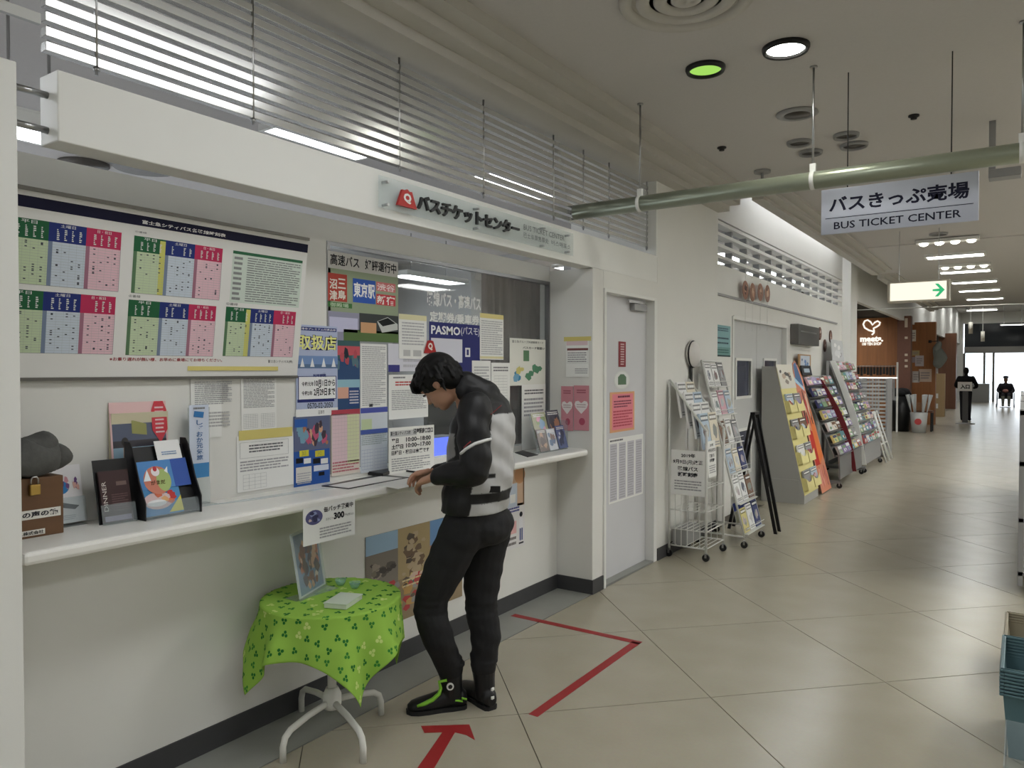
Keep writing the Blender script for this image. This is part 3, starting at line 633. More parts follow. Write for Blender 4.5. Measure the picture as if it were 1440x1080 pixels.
s.prect((419, 529), (473, 561), (40, 48, 110), 1); s.prect((420, 530), (472, 560), (238, 238, 238), 2); s.ptext('利用期間', (440, 526), (458, 530), (40, 48, 110), bold=0.02)
s.ptext('令和元年', (424, 537), (441, 543), INK, bold=0.02); s.ptext('10月1日から', (442, 534), (471, 543), INK, bold=0.03); s.ptext('令和2年', (424, 550), (439, 556), INK, bold=0.02); s.ptext('2月29日まで', (441, 546), (471, 556), INK, bold=0.03); s.ptext('▼', (447, 543.6), (452, 545.6), INK)
s.prect((418, 562), (470, 564), (40, 48, 110), 2); s.ptext('0570-02-2050', (432, 567), (468, 573), INK, bold=0.01); s.prect((416, 576), (475, 583), (236, 236, 236), 2); s.ptext('沼津市', (447, 577), (456, 582), INK)
notice(s, 'blue poster headed 取扱店 with campaign dates by the window edge', 'poster')
# tall blue poster with people
s = onwall(XG + 0.002, (413, 586), (464, 680), base=(44, 86, 160)); s.prect((413, 586), (464, 630), (96, 104, 134)); s.blobs(0.02, 0.55, 0.98, 0.97, 26, [(176, 120, 90), (206, 160, 130), (70, 60, 70), (190, 90, 120), (120, 160, 180)], 5); s.prect((414, 590), (432, 600), (50, 96, 170), 4)
for x, y in ((421, 634), (443, 634)): s.prect((x, y), (x + 13, y + 7), (214, 208, 70), 3); s.ptext('30', (x + 3, y + 1), (x + 9, y + 6), (60, 120, 150))
for x in (416, 440): s.prect((x, 645), (x + 10, 651), (24, 24, 30), 3); s.prect((x + 11, 645), (x + 21, 651), (226, 226, 226), 3)
s.prect((416, 658), (438, 676), (214, 212, 206), 3); s.lines(0.08, 0.05, 0.45, 0.22, 5, (140, 140, 150), 4, seed=5); s.prect((441, 655), (462, 660), (210, 216, 230), 3); s.prect((448, 664), (456, 668), (24, 24, 30), 3)
notice(s, 'blue poster with yellow boxes at the lower left window corner', 'poster')
# bus poster on the glass
s = onwall(XG, (461, 352), (560, 482), base=(150, 162, 136)); hv = s.px(461, 376)[1]; s.rect(0, hv, 1, 1, (206, 204, 200)); s.text('高速バス', 0.03, hv + (1 - hv) * 0.2, 0.42, hv + (1 - hv) * 0.86, INK, bold=0.02); s.text('好評運行中', 0.5, hv + (1 - hv) * 0.2, 0.97, hv + (1 - hv) * 0.86, INK, bold=0.02)
s.prect((461, 383), (488, 425), (176, 72, 60), 2); s.ptext('三島', (475, 390), (486, 424), (226, 222, 210), 3, 0.02, True); s.ptext('沼津', (463, 390), (474, 424), (226, 222, 210), 3, 0.02, True); s.prect((461, 424), (495, 434), (72, 120, 66), 2); s.ptext('御殿場', (464, 425), (490, 433), (210, 226, 200))
s.prect((496, 391), (528, 428), (54, 92, 176), 2); s.ptext('東京駅', (497, 396), (527, 421), (236, 236, 236), bold=0.03)
s.prect((529, 396), (556, 412), (206, 120, 120), 2); s.prect((529, 413), (556, 431), (196, 70, 78), 2); s.ptext('渋谷', (530, 398), (555, 411), (238, 220, 220), bold=0.02); s.ptext('新宿', (530, 415), (555, 430), (240, 236, 230), bold=0.02)
s.rect(0, 0, 1, s.px(461, 437)[1], (150, 150, 172), 2); s.prect((505, 440), (560, 470), (66, 70, 70), 3)
a = [s.px(*q) for q in ((530, 452), (545, 446), (559, 456), (559, 464), (548, 466), (537, 468))]; s.shape(a, (196, 200, 196), 4); a = [s.px(*q) for q in ((531, 452), (545, 447), (556, 455), (538, 459))]; s.shape(a, (30, 34, 34), 5)
s.prect((507, 453), (529, 469), (206, 160, 120), 4); s.rect(0.2, 0, 1, 0.13, (92, 116, 70), 3); s.prect((463, 445), (503, 468), (196, 196, 222), 3)
notice(s, 'highway bus poster with 東京駅 on blue at the window top left', 'poster')
# photo leaflet and plain sheets below it
s = onwall(XG, (466, 476), (506, 578), base=(52, 80, 120)); s.prect((466, 476), (506, 505), (62, 96, 100), 1); s.prect((470, 486), (506, 500), (196, 90, 100), 2); s.blobs(0, 0.5, 1, 0.98, 12, [(40, 50, 60), (180, 80, 90), (210, 140, 120), (90, 120, 130)], 3, 2); s.prect((466, 534), (506, 548), (150, 190, 206), 2); s.prect((468, 545), (490, 560), (220, 170, 150), 3); s.prect((490, 545), (505, 570), (46, 74, 130), 3); s.lines(0.62, 0.1, 0.95, 0.3, 5, (200, 200, 210), 4, seed=3)
notice(s, 'sightseeing leaflet with photographs and blue panel inside the window', 'poster')
s = onwall(XG, (507, 483), (544, 574)); s.lines(0.05, 0.05, 0.95, 0.97, 30, (150, 150, 156), seed=8); s.prect((519, 568), (524, 572), (90, 90, 96), 2); notice(s, 'tall sheet of fine print below the highway bus poster')
s = onwall(XG, (546, 483), (603, 522), base=(216, 216, 226)); s.prect((546, 513), (562, 523), (62, 62, 130)); s.lines(0.35, 0.1, 0.95, 0.9, 4, (190, 190, 198), seed=9); notice(s, 'pale sheet with a dark blue corner on the window glass')
s = onwall(XG + 0.004, (561, 441), (600, 505)); s.rect(0, 0.88, 1, 1, (222, 216, 176), 1); s.lines(0.1, 0.3, 0.9, 0.84, 8, (160, 160, 166), seed=10); s.rect(0.15, 0.06, 0.4, 0.2, (190, 190, 190)); s.rect(0.5, 0.06, 0.8, 0.2, (190, 190, 190)); notice(s, 'pale sheet with yellowish top tape left of the blue card sign')
s = onwall(XG, (547, 527), (602, 586)); s.lines(0.1, 0.9, 0.4, 0.97, 1, DK, seed=11); s.lines(0.15, 0.74, 0.95, 0.86, 2, (190, 70, 70), seed=12); s.lines(0.06, 0.2, 0.95, 0.66, 11, (130, 130, 136), seed=13); notice(s, 'white notice with red heading left of the man')
s = onwall(XG + 0.003, (466, 577), (506, 664), base=(220, 210, 200)); s.prect((466, 577), (506, 582), (180, 70, 84)); s.prect((467, 583), (490, 650), (226, 200, 206)); s.prect((488, 583), (505, 650), (214, 218, 178), 2); s.grid(0.03, 0.25, 0.97, 0.93, 9, 12, (186, 170, 176), 3); s.lines(0.03, 0.04, 0.97, 0.22, 4, (190, 110, 120), seed=14); notice(s, 'pink and yellow gridded timetable sheet low on the window')
s = onwall(XG + 0.003, (507, 574), (545, 660), base=(206, 212, 220)); s.prect((507, 574), (545, 579), (80, 90, 170)); s.prect((508, 590), (523, 604), (196, 210, 170)); s.prect((507, 605), (545, 608), (70, 90, 160), 2); s.lines(0.03, 0.42, 0.97, 0.6, 6, (120, 140, 140), seed=15); s.grid(0.03, 0.05, 0.45, 0.35, 4, 6, (110, 130, 180)); s.grid(0.5, 0.05, 0.97, 0.35, 4, 6, (140, 150, 190)); notice(s, 'blue and green gridded timetable sheet low on the window')
# opening hours board standing on the counter
s = Sheet((XU + 0.075, at(546, 590, 'x', XU + 0.07).y, ZT), (0.10, 1, 0), (0.0, 0, 1), 0.33, 0.245, th=0.006, base=(236, 235, 230))
s.rect(0.02, 0.80, 0.6, 0.93, (200, 200, 200)); s.text('富士急シティバス㈱', 0.03, 0.83, 0.46, 0.92, INK, bold=0.02); s.text('沼津駅南口窓口', 0.52, 0.83, 0.97, 0.95, INK, bold=0.03)
s.text('平日', 0.05, 0.66, 0.2, 0.76, INK, bold=0.04); s.text('10:00~18:00', 0.36, 0.67, 0.92, 0.77, INK, bold=0.03); s.text('土曜日', 0.05, 0.53, 0.3, 0.63, INK, bold=0.04); s.text('10:00~17:00', 0.36, 0.54, 0.92, 0.64, INK, bold=0.03); s.text('日曜日・祝日は休業です', 0.05, 0.40, 0.88, 0.50, INK, bold=0.03)
s.lines(0.05, 0.04, 0.9, 0.34, 6, (130, 130, 132), seed=16)
notice(s, 'white opening-hours board reading 平日 10:00~18:00 on the counter')
# lettering and card sign on the glass
a_ = at(600, 412, 'x', XG); b_ = at(676, 500, 'x', XG)
t = thing('card_sign', 'dark blue fare card sign with white letters on the window glass', 'sign', (XG, (a_.y + b_.y) / 2, b_.z))
s = onwall(XG + 0.001, (604, 452), (675, 545), base=(48, 52, 112), th=0.003); s.ptext('PASMO', (606, 457), (647, 472), (236, 236, 240), bold=0.03); s.ptext('(パスモ)', (648, 459), (674, 474), (226, 226, 236), bold=0.01); s.prect((606, 475), (650, 510), (214, 214, 226), 2); s.prect((654, 489), (661, 502), (226, 226, 232), 3); s.prect((656, 491.5), (659, 499.5), (48, 52, 112), 4); s.build('panel', PRINT, t)
s = onwall(XG, (600, 408), (676, 438), th=0.0); s.text('路線バス・高速バス', 0, 0, 1, 1, (222, 222, 220), bold=0.03)
s2 = onwall(XG, (604, 437), (674, 458), th=0.0); s2.text('定期券/乗車券', 0, 0, 1, 1, (222, 222, 218), bold=0.03); s2.build('lettering', PRINT, t); s.build('lettering', PRINT, t)
s = onwall(XG + 0.010, (596, 478), (614, 497), th=0.0); s.shape([(0, 0), (1, 0), (0.74, 0.94), (0.56, 1.0), (0.42, 1.0), (0.26, 0.94)], (172, 44, 44), 1); s.text('Q', 0.32, 0.22, 0.68, 0.8, (236, 226, 220), bold=0.05); s.build('logo', PRINT, t)
# sheets right of the man
s = onwall(XG + 0.004, (675, 440), (708, 506)); s.rect(0, 0.9, 1, 1, (220, 206, 140)); s.lines(0.05, 0.1, 0.95, 0.86, 16, (160, 160, 166), seed=17); s.rect(0, 0.02, 1, 0.07, (222, 214, 170)); notice(s, 'printed sheet with yellow top hanging right of the blue sign')
s = onwall(XG, (717, 475), (767, 541), base=(226, 226, 218)); s.ptext('富士急グループ共通乗車カード', (720, 478), (764, 484), INK); s.ptext('バスカード取扱い', (735, 487), (766, 492), INK, bold=0.02); s.blobs(0.02, 0.05, 0.98, 0.5, 10, [(70, 140, 180), (206, 196, 120), (90, 140, 110), (120, 170, 200)], 4, 2, 0.06, 0.12); s.rect(0.36, 0.52, 0.52, 0.75, (96, 132, 100), 3); notice(s, 'illustrated card notice with blue squares near the window right edge')
s = onwall(XG + 0.004, (664, 507), (690, 578)); s.lines(0.1, 0.5, 0.9, 0.9, 7, (150, 150, 156), seed=18); notice(s, "narrow typed sheet just right of the man's head")
s = onwall(XG, (691, 510), (717, 600)); s.lines(0.1, 0.86, 0.9, 0.95, 2, DK, seed=19); s.grid(0.15, 0.4, 0.85, 0.8, 3, 9); s.lines(0.1, 0.05, 0.9, 0.35, 6, (160, 160, 166), seed=20); notice(s, "sheet with a small table behind the man's back")
s = onwall(XG + 0.002, (734, 541), (767, 628)); s.lines(0.1, 0.84, 0.9, 0.93, 2, INK, seed=21); s.lines(0.08, 0.5, 0.9, 0.8, 5, (120, 120, 126), seed=22); notice(s, 'white notice behind the leaflet stand at the window right end')
# notices on the return of the column (facing the viewer)
YC = 4.664
s = ony(YC, (796, 480), (828, 530)); s.rect(0.02, 0.88, 0.95, 1.0, (220, 196, 200)); s.rect(0.05, 0.74, 0.97, 0.8, (120, 70, 70)); s.lines(0.08, 0.4, 0.9, 0.7, 5, (120, 116, 120), seed=23); s.grid(0.05, 0.38, 0.95, 0.74, 1, 1, DK); s.lines(0.4, 0.08, 0.95, 0.25, 3, (140, 140, 146), seed=24); notice(s, 'small notice with a dark red bar high on the column side')
s = ony(YC - 0.002, (793, 474), (831, 479), th=0.0006, base=YT); s.build('tape_strip', PRINT, label='yellow tape strip above the notice on the column side', cat='tape')
for k, (x0, x1) in enumerate(((789, 806), (807, 828))):
    s = ony(YC, (x0, 543 - k), (x1, 606), base=(206, 142, 152)); s.shape([(0.5, 0.37), (0.86, 0.5), (0.95, 0.58), (0.88, 0.645), (0.7, 0.66), (0.5, 0.61), (0.3, 0.66), (0.12, 0.645), (0.05, 0.58), (0.14, 0.5)], (234, 226, 226), 2)
    s.lines(0.2, 0.5, 0.8, 0.6, 2, (150, 110, 116), 4, 0.25, seed=25 + k); s.disc(0.55, 0.2, 0.2, 0.08, (170, 80, 100), 2); s.lines(0.2, 0.82, 0.8, 0.92, 2, (160, 90, 104), 3, seed=27 + k)
    notice(s, 'pink leaflet with white heart on the column, %s of the pair' % ('left' if k == 0 else 'right'), 'leaflet', group='pink heart leaflets on the column')
# door stickers
XS = XD + 0.003
s = onwall(XS, (870, 480), (880, 516), th=0.001, base=(140, 60, 66)); s.lines(0.25, 0.06, 0.75, 0.94, 9, (206, 180, 180), 3, 0.5, 42, 0.6); notice(s, 'dark red upright sticker high on the white door', 'sticker')
s = onwall(XS, (863, 521), (886, 547), th=0.0); s.disc(0.5, 0.5, 0.5, 0.5, (214, 216, 214), 1); s.disc(0.5, 0.5, 0.44, 0.44, (226, 228, 226), 2); s.shape([(0.25, 0.25), (0.75, 0.25), (0.75, 0.65), (0.6, 0.8), (0.4, 0.8), (0.25, 0.65)], (96, 122, 98), 3); notice(s, 'round white sticker with a green shape on the door', 'sticker')
s = onwall(XS, (858, 552), (892, 604), base=(226, 168, 128)); s.rect(0.08, 0.06, 0.94, 0.95, (232, 138, 150)); s.lines(0.3, 0.84, 0.8, 0.92, 1, (120, 60, 84), 3, 0.6, 43); s.lines(0.14, 0.6, 0.86, 0.8, 3, (130, 64, 84), 3, 0.45, 29); s.lines(0.12, 0.12, 0.9, 0.55, 6, (190, 80, 96), 3, seed=30); notice(s, 'bright pink notice with orange border on the white door')
s = onwall(XS, (856, 618), (904, 694)); 
for c_ in range(4): s.rect(0.03 + c_ * 0.245, 0.03, 0.23 + c_ * 0.245, 0.92, (200, 198, 206)); s.lines(0.05 + c_ * 0.245, 0.04, 0.21 + c_ * 0.245, 0.9, 22, (146, 144, 152), 3, 0.5, 31 + c_, 0.3)
s.lines(0.03, 0.94, 0.4, 0.99, 1, INK, seed=33); notice(s, 'grey fine-print table sheet low on the white door')
# under the counter
XO = XW + 0.004
s = Sheet(at(431, 769, 'x', XO + 0.12), (0, 1, 0), (0.05, 0, 1), 0.232, 0.172, th=0.002, base=(228, 228, 226)); s.o.x = XF + 0.012
a0 = at(428, 709, 'x', -2.462); b0_ = at(501, 757, 'x', -2.462)
s = Sheet((-2.470, a0.y, 0.842), (0, 1, 0), (0, 0, 1), b0_.y - a0.y, 1.0 - 0.842, th=0.0015, base=(226, 226, 224))
s.disc(0.2, 0.72, 0.16, 0.2, (90, 90, 130), 1); s.blobs(0.07, 0.55, 0.33, 0.9, 8, [(140, 150, 190), (60, 60, 90), (200, 180, 180)], 8, 2, 0.04, 0.07)
s.text('缶バッチ発売中', 0.38, 0.80, 0.96, 0.95, INK, bold=0.03); s.text('おひとつ', 0.42, 0.57, 0.55, 0.64, DK); s.text('300', 0.57, 0.55, 0.78, 0.74, INK, bold=0.05); s.text('円(税込)', 0.79, 0.57, 0.97, 0.65, DK); s.lines(0.3, 0.1, 0.92, 0.42, 4, (120, 120, 124), seed=35)
notice(s, 'white 300 yen badge sale notice hanging from the counter edge')
s = onwall(XO, (514, 764), (652, 846), base=(150, 132, 104)); s.h *= 1.0
s = onwall(XO, (514, 756), (650, 838), base=(150, 132, 104)); s.rect(0, 0.55, 0.30, 1, (150, 180, 206)); s.rect(0, 0.35, 0.3, 0.8, (126, 118, 108), 2); s.rect(0.3, 0.45, 0.63, 1, (170, 150, 110)); s.rect(0.63, 0.45, 1, 1, (110, 152, 200)); s.rect(0.63, 0.45, 1, 0.72, (170, 130, 120), 2); s.blobs(0, 0.02, 1, 0.52, 90, [(150, 146, 140), (190, 150, 90), (96, 84, 70), (180, 70, 70), (210, 190, 120), (90, 110, 90), (206, 180, 160)], 9, 3, 0.03, 0.07); s.blobs(0.02, 0.5, 0.29, 0.72, 24, [(90, 84, 78), (150, 140, 128), (120, 112, 96), (70, 66, 62)], 12, 3, 0.02, 0.05); s.blobs(0.64, 0.45, 0.99, 0.7, 24, [(190, 120, 110), (150, 120, 100), (206, 180, 160), (110, 96, 80)], 13, 3, 0.02, 0.05); s.blobs(0.31, 0.42, 0.62, 0.95, 34, [(110, 90, 70), (180, 160, 130), (80, 70, 60)], 10, 3, 0.02, 0.06); s.lines(0.34, 0.33, 0.68, 0.45, 2, (214, 196, 150), 6, 0.3, 41)
notice(s, 'colourful sightseeing collage poster on the wall under the counter', 'poster', GLOSSP)
s = onwall(XO, (712, 655), (737, 709), base=(206, 176, 150)); s.rect(0, 0, 0.6, 0.55, (190, 200, 214)); s.disc(0.75, 0.72, 0.3, 0.2, (206, 156, 116), 2); s.rect(0.2, 0.1, 0.5, 0.3, (226, 226, 224), 3); s.rect(0.93, 0, 1, 1, (120, 96, 74), 3); notice(s, 'tan and pale blue poster under the counter behind the man', 'poster')
s = onwall(XO, (706, 714), (738, 766), base=(222, 220, 220)); s.lines(0.2, 0.82, 0.75, 0.95, 2, (70, 76, 140), 3, 0.6, 44); s.rect(0.2, 0.34, 0.62, 0.62, (222, 176, 176)); s.lines(0.1, 0.06, 0.6, 0.3, 2, (60, 50, 50), 3, 0.5, 45)
s.rect(0.74, 0.4, 0.9, 0.66, (226, 226, 230), 3); s.disc(0.82, 0.74, 0.07, 0.06, (40, 40, 50), 4); s.rect(0.76, 0.14, 0.81, 0.42, (44, 70, 130), 4); s.rect(0.84, 0.14, 0.89, 0.42, (44, 70, 130), 4); s.rect(0.72, 0.06, 0.93, 0.1, DK, 4)
notice(s, 'white safety notice with a standing figure low on the wall')
# acrylic name sign on the fascia
YA0 = at(533, 268, 'x', XF + 0.03).y; YA1 = at(806, 350, 'x', XF + 0.03).y
zt_, zb_ = at(533, 246, 'x', XF + 0.03).z, at(533, 291, 'x', XF + 0.03).z
t = thing('name_sign', 'clear acrylic ticket center name sign with raised black letters on the beam', 'sign', (XF + 0.03, (YA0 + YA1) / 2, zb_))
MB().box((XF + 0.026, YA0, zb_), (XF + 0.031, YA1, zt_)).build('acrylic_panel', ACRY, t)
W = YA1 - YA0
zc_ = (zt_ + zb_) / 2; hh = zt_ - zb_
def letb(tx, u0, u1, v0, v1, col, th, name, bold):
    y0 = YA0 + W * u0; y1 = YA0 + W * u1; z0 = zb_ + hh * v0; z1 = zb_ + hh * v1
    V, F0 = glyphs(tx, bold)
    if len(tx) == 10 and th > 0.003:           # raised letters: one part for each character
        cells = {}
        for f in F0: cells.setdefault(min(9, int(10 * sum(V[k][0] for k in f) / len(f))), []).append(f)
        groups = [cells[k] for k in sorted(cells)]
    else: groups = [F0]
    for Fc in groups: letm(V, Fc, y0, y1, z0, z1, th, col, name if len(groups) == 1 else 'letter')
def letm(V, Fc, y0, y1, z0, z1, th, col, name):
    ids = sorted({k for f in Fc for k in f}); mp_ = {k: i for i, k in enumerate(ids)}; V = [V[k] for k in ids]; Fc = [[mp_[k] for k in f] for f in Fc]
    m = MB(); n_ = len(V)
    m.v += [Vector((XF + 0.031 + th, y0 + (y1 - y0) * x, z0 + (z1 - z0) * y)) for x, y in V]
    for f in Fc: m.face(list(f))
    if th > 0.003:
        m.v += [Vector((XF + 0.031, v.y, v.z)) for v in m.v[:n_]]; ed = {}
        for f in Fc:
            for i in range(len(f)):
                e = (f[i], f[(i + 1) % len(f)]); k = (min(e), max(e)); ed[k] = None if k in ed else e
        for e in ed.values():
            if e: m.face([e[0], e[1], e[1] + n_, e[0] + n_])
    return m.build(name, mat('letter_%d' % col[0], col, 0.4), t)
U = lambda px, py: (at(px, py, 'x', XF + 0.034).y - YA0) / W
letb('バスチケットセンター', U(586, 287), U(729, 320), 0.22, 0.74, (30, 30, 32), 0.014, 'lettering', 0.035)
letb('BUS TICKET CENTER', U(737, 320), U(794, 335), 0.56, 0.78, (80, 80, 82), 0.0005, 'lettering', 0.0)
letb('巴士车票售票处', U(737, 330), U(772, 340), 0.24, 0.46, (80, 80, 82), 0.0005, 'lettering', 0.0); letb('버스매표소', U(776, 340), U(803, 348), 0.24, 0.46, (80, 80, 82), 0.0005, 'lettering', 0.0)
m = MB(); y0, y1 = YA0 + W * U(557, 285), YA0 + W * U(584, 290); z0, z1 = zb_ + hh * 0.2, zb_ + hh * 0.78
m.prism([(XF + 0.031, y0 + (y1 - y0) * a, z0 + (z1 - z0) * b) for a, b in ((0, 0), (1, 0), (0.74, 0.92), (0.62, 0.88), (0.5, 1.0), (0.38, 0.88), (0.26, 0.92))], (0.014, 0, 0)); lg = m.build('logo', mat('logo_red', (176, 36, 34), 0.4), t)
V, Fc = glyphs('Q', 0.05); m = MB(); m.v = [Vector((XF + 0.0456, y0 + (y1 - y0) * (0.3 + 0.4 * x), z0 + (z1 - z0) * (0.18 + 0.58 * y))) for x, y in V]
for f in Fc: m.face(list(f))
m.build('logo_letter', WHITE, lg)
for u in (0.03, 0.42, 0.80, 0.97):
    for v in (0.14, 0.86):
        y = YA0 + W * u; z = zb_ + hh * v; MB().cyl((XF, y, z), (XF + 0.038, y, z), 0.007, 10).build('standoff_pin', STEEL, t)
# ================================================================ things on the counter
def C(px, py): return at(px, py, 'z', ZT)
# wooden comment box with padlock
p = C(90, 749); x1 = p.x; y1 = p.y; y0 = y1 - 0.30; x0 = XU + 0.035
bz = at(88, 668, 'y', y1).z if False else ZT + 0.197
t = thing('comment_box', 'brown wooden comment box with padlock at the counter left end', 'box', ((x0 + x1) / 2, (y0 + y1) / 2, ZT))
MB().box((x0, y0, ZT), (x1, y1, bz)).build('box_body', WOODB, t, bev=0.003)
yk = at(47, 680, 'x', x1).y
lk = MB().box((x1, yk - 0.016, bz - 0.055), (x1 + 0.016, yk + 0.016, bz - 0.02)).build('padlock', mat('brass', (176, 146, 80), 0.35, metal=0.9), t, bev=0.003)
MB().tube([(x1 + 0.008, yk - 0.011, bz - 0.02), (x1 + 0.008, yk - 0.011, bz - 0.004), (x1 + 0.008, yk - 0.006, bz + 0.004), (x1 + 0.008, yk + 0.006, bz + 0.004), (x1 + 0.008, yk + 0.011, bz - 0.004), (x1 + 0.008, yk + 0.011, bz - 0.02)], 0.003).build('shackle', STEEL, lk)
s = Sheet((x1 + 0.0008, y0, ZT + 0.062), (0, 1, 0), (0, 0, 1), 0.29, 0.03, th=0.0006, base=(226, 224, 216)); s.text('お客様の声の箱', 0.3, 0.18, 0.97, 0.84, INK, bold=0.03); s.build('title_strip', PRINT, t)
s = Sheet((x1 + 0.0008, y0, ZT + 0.008), (0, 1, 0), (0, 0, 1), 0.24, 0.018, th=0.0006, base=(222, 220, 212)); s.text('富士急シティバス株式会社', 0.2, 0.15, 0.98, 0.85, INK, bold=0.02); s.build('name_strip', PRINT, t)
# grey cloth bag
bg = MB(); cx, cy = (x0 + x1) / 2 + 0.01, y1 - 0.11
bg.ell((cx, cy, bz + 0.06), 0.085, 0.135, 0.066, nu=28, nv=16); bg.ell((cx + 0.005, cy + 0.05, bz + 0.098), 0.05, 0.06, 0.046, nu=24, nv=12); bg.ell((cx - 0.01, cy - 0.05, bz + 0.08), 0.06, 0.08, 0.056, nu=24, nv=12); bg.ell((cx + 0.01, cy + 0.11, bz + 0.06), 0.05, 0.045, 0.04, nu=20, nv=10)
for v in bg.v:
    q = math.sin(v.y * 70 + v.z * 40) * 0.006 + math.sin(v.x * 90 - v.y * 50) * 0.004; v.z = max(bz + 0.001, v.z + q); v.x += q * 0.6
bg.build('cloth_bag', mat('grey_felt', (88, 88, 86), 0.95, noise=0.25, scale=40, bump=0.2), label='crumpled grey cloth bag lying on the wooden comment box', cat='bag')
# white leaflet with phone in a clear stand
q0 = Vector((-2.785, 1.268, ZT)); q1 = Vector((-2.785, 1.373, ZT))
t = thing('leaflet_stand', 'clear stand beside the wooden box holding a phone leaflet', 'leaflet stand', (q0.x, (q0.y + q1.y) / 2, ZT))
u_ = Vector((q1.x - q0.x, q1.y - q0.y, 0)).normalized(); wv = 0.105
bk = Vector((-0.2, 0, 1)).normalized()
o_ = Vector((q0.x, q0.y, ZT + 0.012))
MB().prism([o_ - u_ * 0.004, o_ + u_ * (wv + 0.004), o_ + u_ * (wv + 0.004) + bk * 0.09, o_ - u_ * 0.004 + bk * 0.09], u_.cross(bk) * 0.003).build('front_plate', ACRY, t)
MB().box((q0.x - 0.06, q0.y, ZT), (q0.x + 0.01, q0.y + wv, ZT + 0.004)).build('foot', ACRY, t)
s = Sheet(o_ - u_.cross(bk) * 0.004, u_, bk, wv, 0.205, th=0.001, base=(232, 230, 232)); s.disc(0.3, 0.62, 0.28, 0.12, (60, 130, 190), 2); s.blobs(0.05, 0.45, 0.95, 0.9, 12, [(206, 150, 160), (110, 80, 130), (90, 120, 180), (226, 180, 170)], 3, 2, 0.04, 0.09); s.shape([(0.1, 0.3), (0.7, 0.22), (0.85, 0.28), (0.25, 0.37)], (50, 52, 60), 3); s.lines(0.08, 0.05, 0.7, 0.14, 3, (150, 150, 160), seed=2)
s.build('leaflet', PRINT, label='white leaflet with a phone picture in the clear stand', cat='leaflet')
# dark brochure holder
q0 = C(152, 738); q1 = C(176, 733)
u_ = Vector((0.06, 1, 0)).normalized(); bk = Vector((-0.22, 0, 1)).normalized(); o_ = Vector((q0.x + 0.012, 1.382, ZT + 0.003)); nn = u_.cross(bk)
t = thing('brochure_holder', 'black upright holder with a clear pocket on the counter', 'brochure holder', (o_.x, o_.y + 0.07, ZT))
MB().prism([o_ - nn * 0.03, o_ + u_ * 0.12 - nn * 0.03, o_ + u_ * 0.12 - nn * 0.03 + bk * 0.235, o_ - nn * 0.03 + bk * 0.235], nn * 0.004).build('back_plate', BLACK, t)
MB().prism([o_, o_ + u_ * 0.12, o_ + u_ * 0.12 + bk * 0.07, o_ + bk * 0.07], nn * 0.003).build('front_pocket', ACRY, t)
MB().prism([o_ - nn * 0.03, o_ + u_ * 0.12 - nn * 0.03, o_ + u_ * 0.12 + nn * 0.003, o_ + nn * 0.003], (0, 0, -0.003)).build('base', ACRY, t)
s = Sheet(o_ - nn * 0.008 + u_ * 0.008 + bk * 0.006, u_, bk, 0.104, 0.185, th=0.012, base=(64, 44, 46)); s.side('DINNER', 0.06, 0.22, 0.2, 0.8, (206, 196, 190)); s.lines(0.35, 0.2, 0.9, 0.55, 8, (100, 74, 74), seed=5); s.rect(0.55, 0.7, 0.9, 0.78, (110, 90, 86)); s.rect(0.05, 0.02, 0.95, 0.12, (150, 140, 160), 3)
s.build('brochure', GLOSSP, label='dark brown dinner brochure in the black holder', cat='brochure')
# black sided leaflet rack
A = C(206, 733); B = C(287, 720); dx = 0.17
rk = thing('leaflet_rack', 'leaflet rack with black curved sides on the counter', 'leaflet rack', ((A.x + B.x) / 2 - dx / 2, (A.y + B.y) / 2, ZT))
y0r, y1r = A.y - 0.006, B.y; xf = (A.x + B.x) / 2 - 0.005
sp = [(0, 0), (0, 0.065), (-0.04, 0.14), (-0.085, 0.26), (-0.105, 0.285), (-0.14, 0.285), (-0.14, 0.0)]
for y in (y0r, y1r - 0.006): MB().prism([(xf + a, y, ZT + b) for a, b in sp], (0, 0.006, 0)).build('side_panel', BLACK, rk, bev=0.002)
MB().prism([(xf - 0.02, y0r + 0.006, ZT + 0.01), (xf - 0.125, y0r + 0.006, ZT + 0.26), (xf - 0.13, y0r + 0.006, ZT + 0.26), (xf - 0.025, y0r + 0.006, ZT + 0.01)], (0, y1r - y0r - 0.012, 0)).build('back_plate', BLACK, rk)
MB().box((xf - 0.03, y0r + 0.006, ZT + 0.004), (xf - 0.004, y1r - 0.006, ZT + 0.008)).prism([(xf - 0.003, y0r + 0.006, ZT + 0.008), (xf - 0.02, y0r + 0.006, ZT + 0.06), (xf - 0.022, y0r + 0.006, ZT + 0.06), (xf - 0.005, y0r + 0.006, ZT + 0.008)], (0, y1r - y0r - 0.012, 0)).build('front_lip', ACRY, rk)
wv = y1r - y0r - 0.02; bk = Vector((-0.4, 0, 1)).normalized()
s = Sheet((xf - 0.012, y0r + 0.01, ZT + 0.012), (0, 1, 0), bk, wv * 0.72, 0.11, th=0.004, base=(80, 140, 190)); s.disc(0.4, 0.5, 0.38, 0.3, (214, 190, 190), 2); s.blobs(0.05, 0.3, 0.9, 0.9, 7, [(220, 120, 90), (190, 60, 60), (220, 170, 120)], 2, 3, 0.06, 0.14); s.shape([(0.62, 0.05), (1, 0.05), (1, 0.6)], (216, 206, 90), 3); s.disc(0.35, 0.42, 0.25, 0.12, (230, 230, 232), 4)
s.build('leaflet', GLOSSP, label='blue leaflet with round coloured picture, front of the black rack', cat='leaflet')
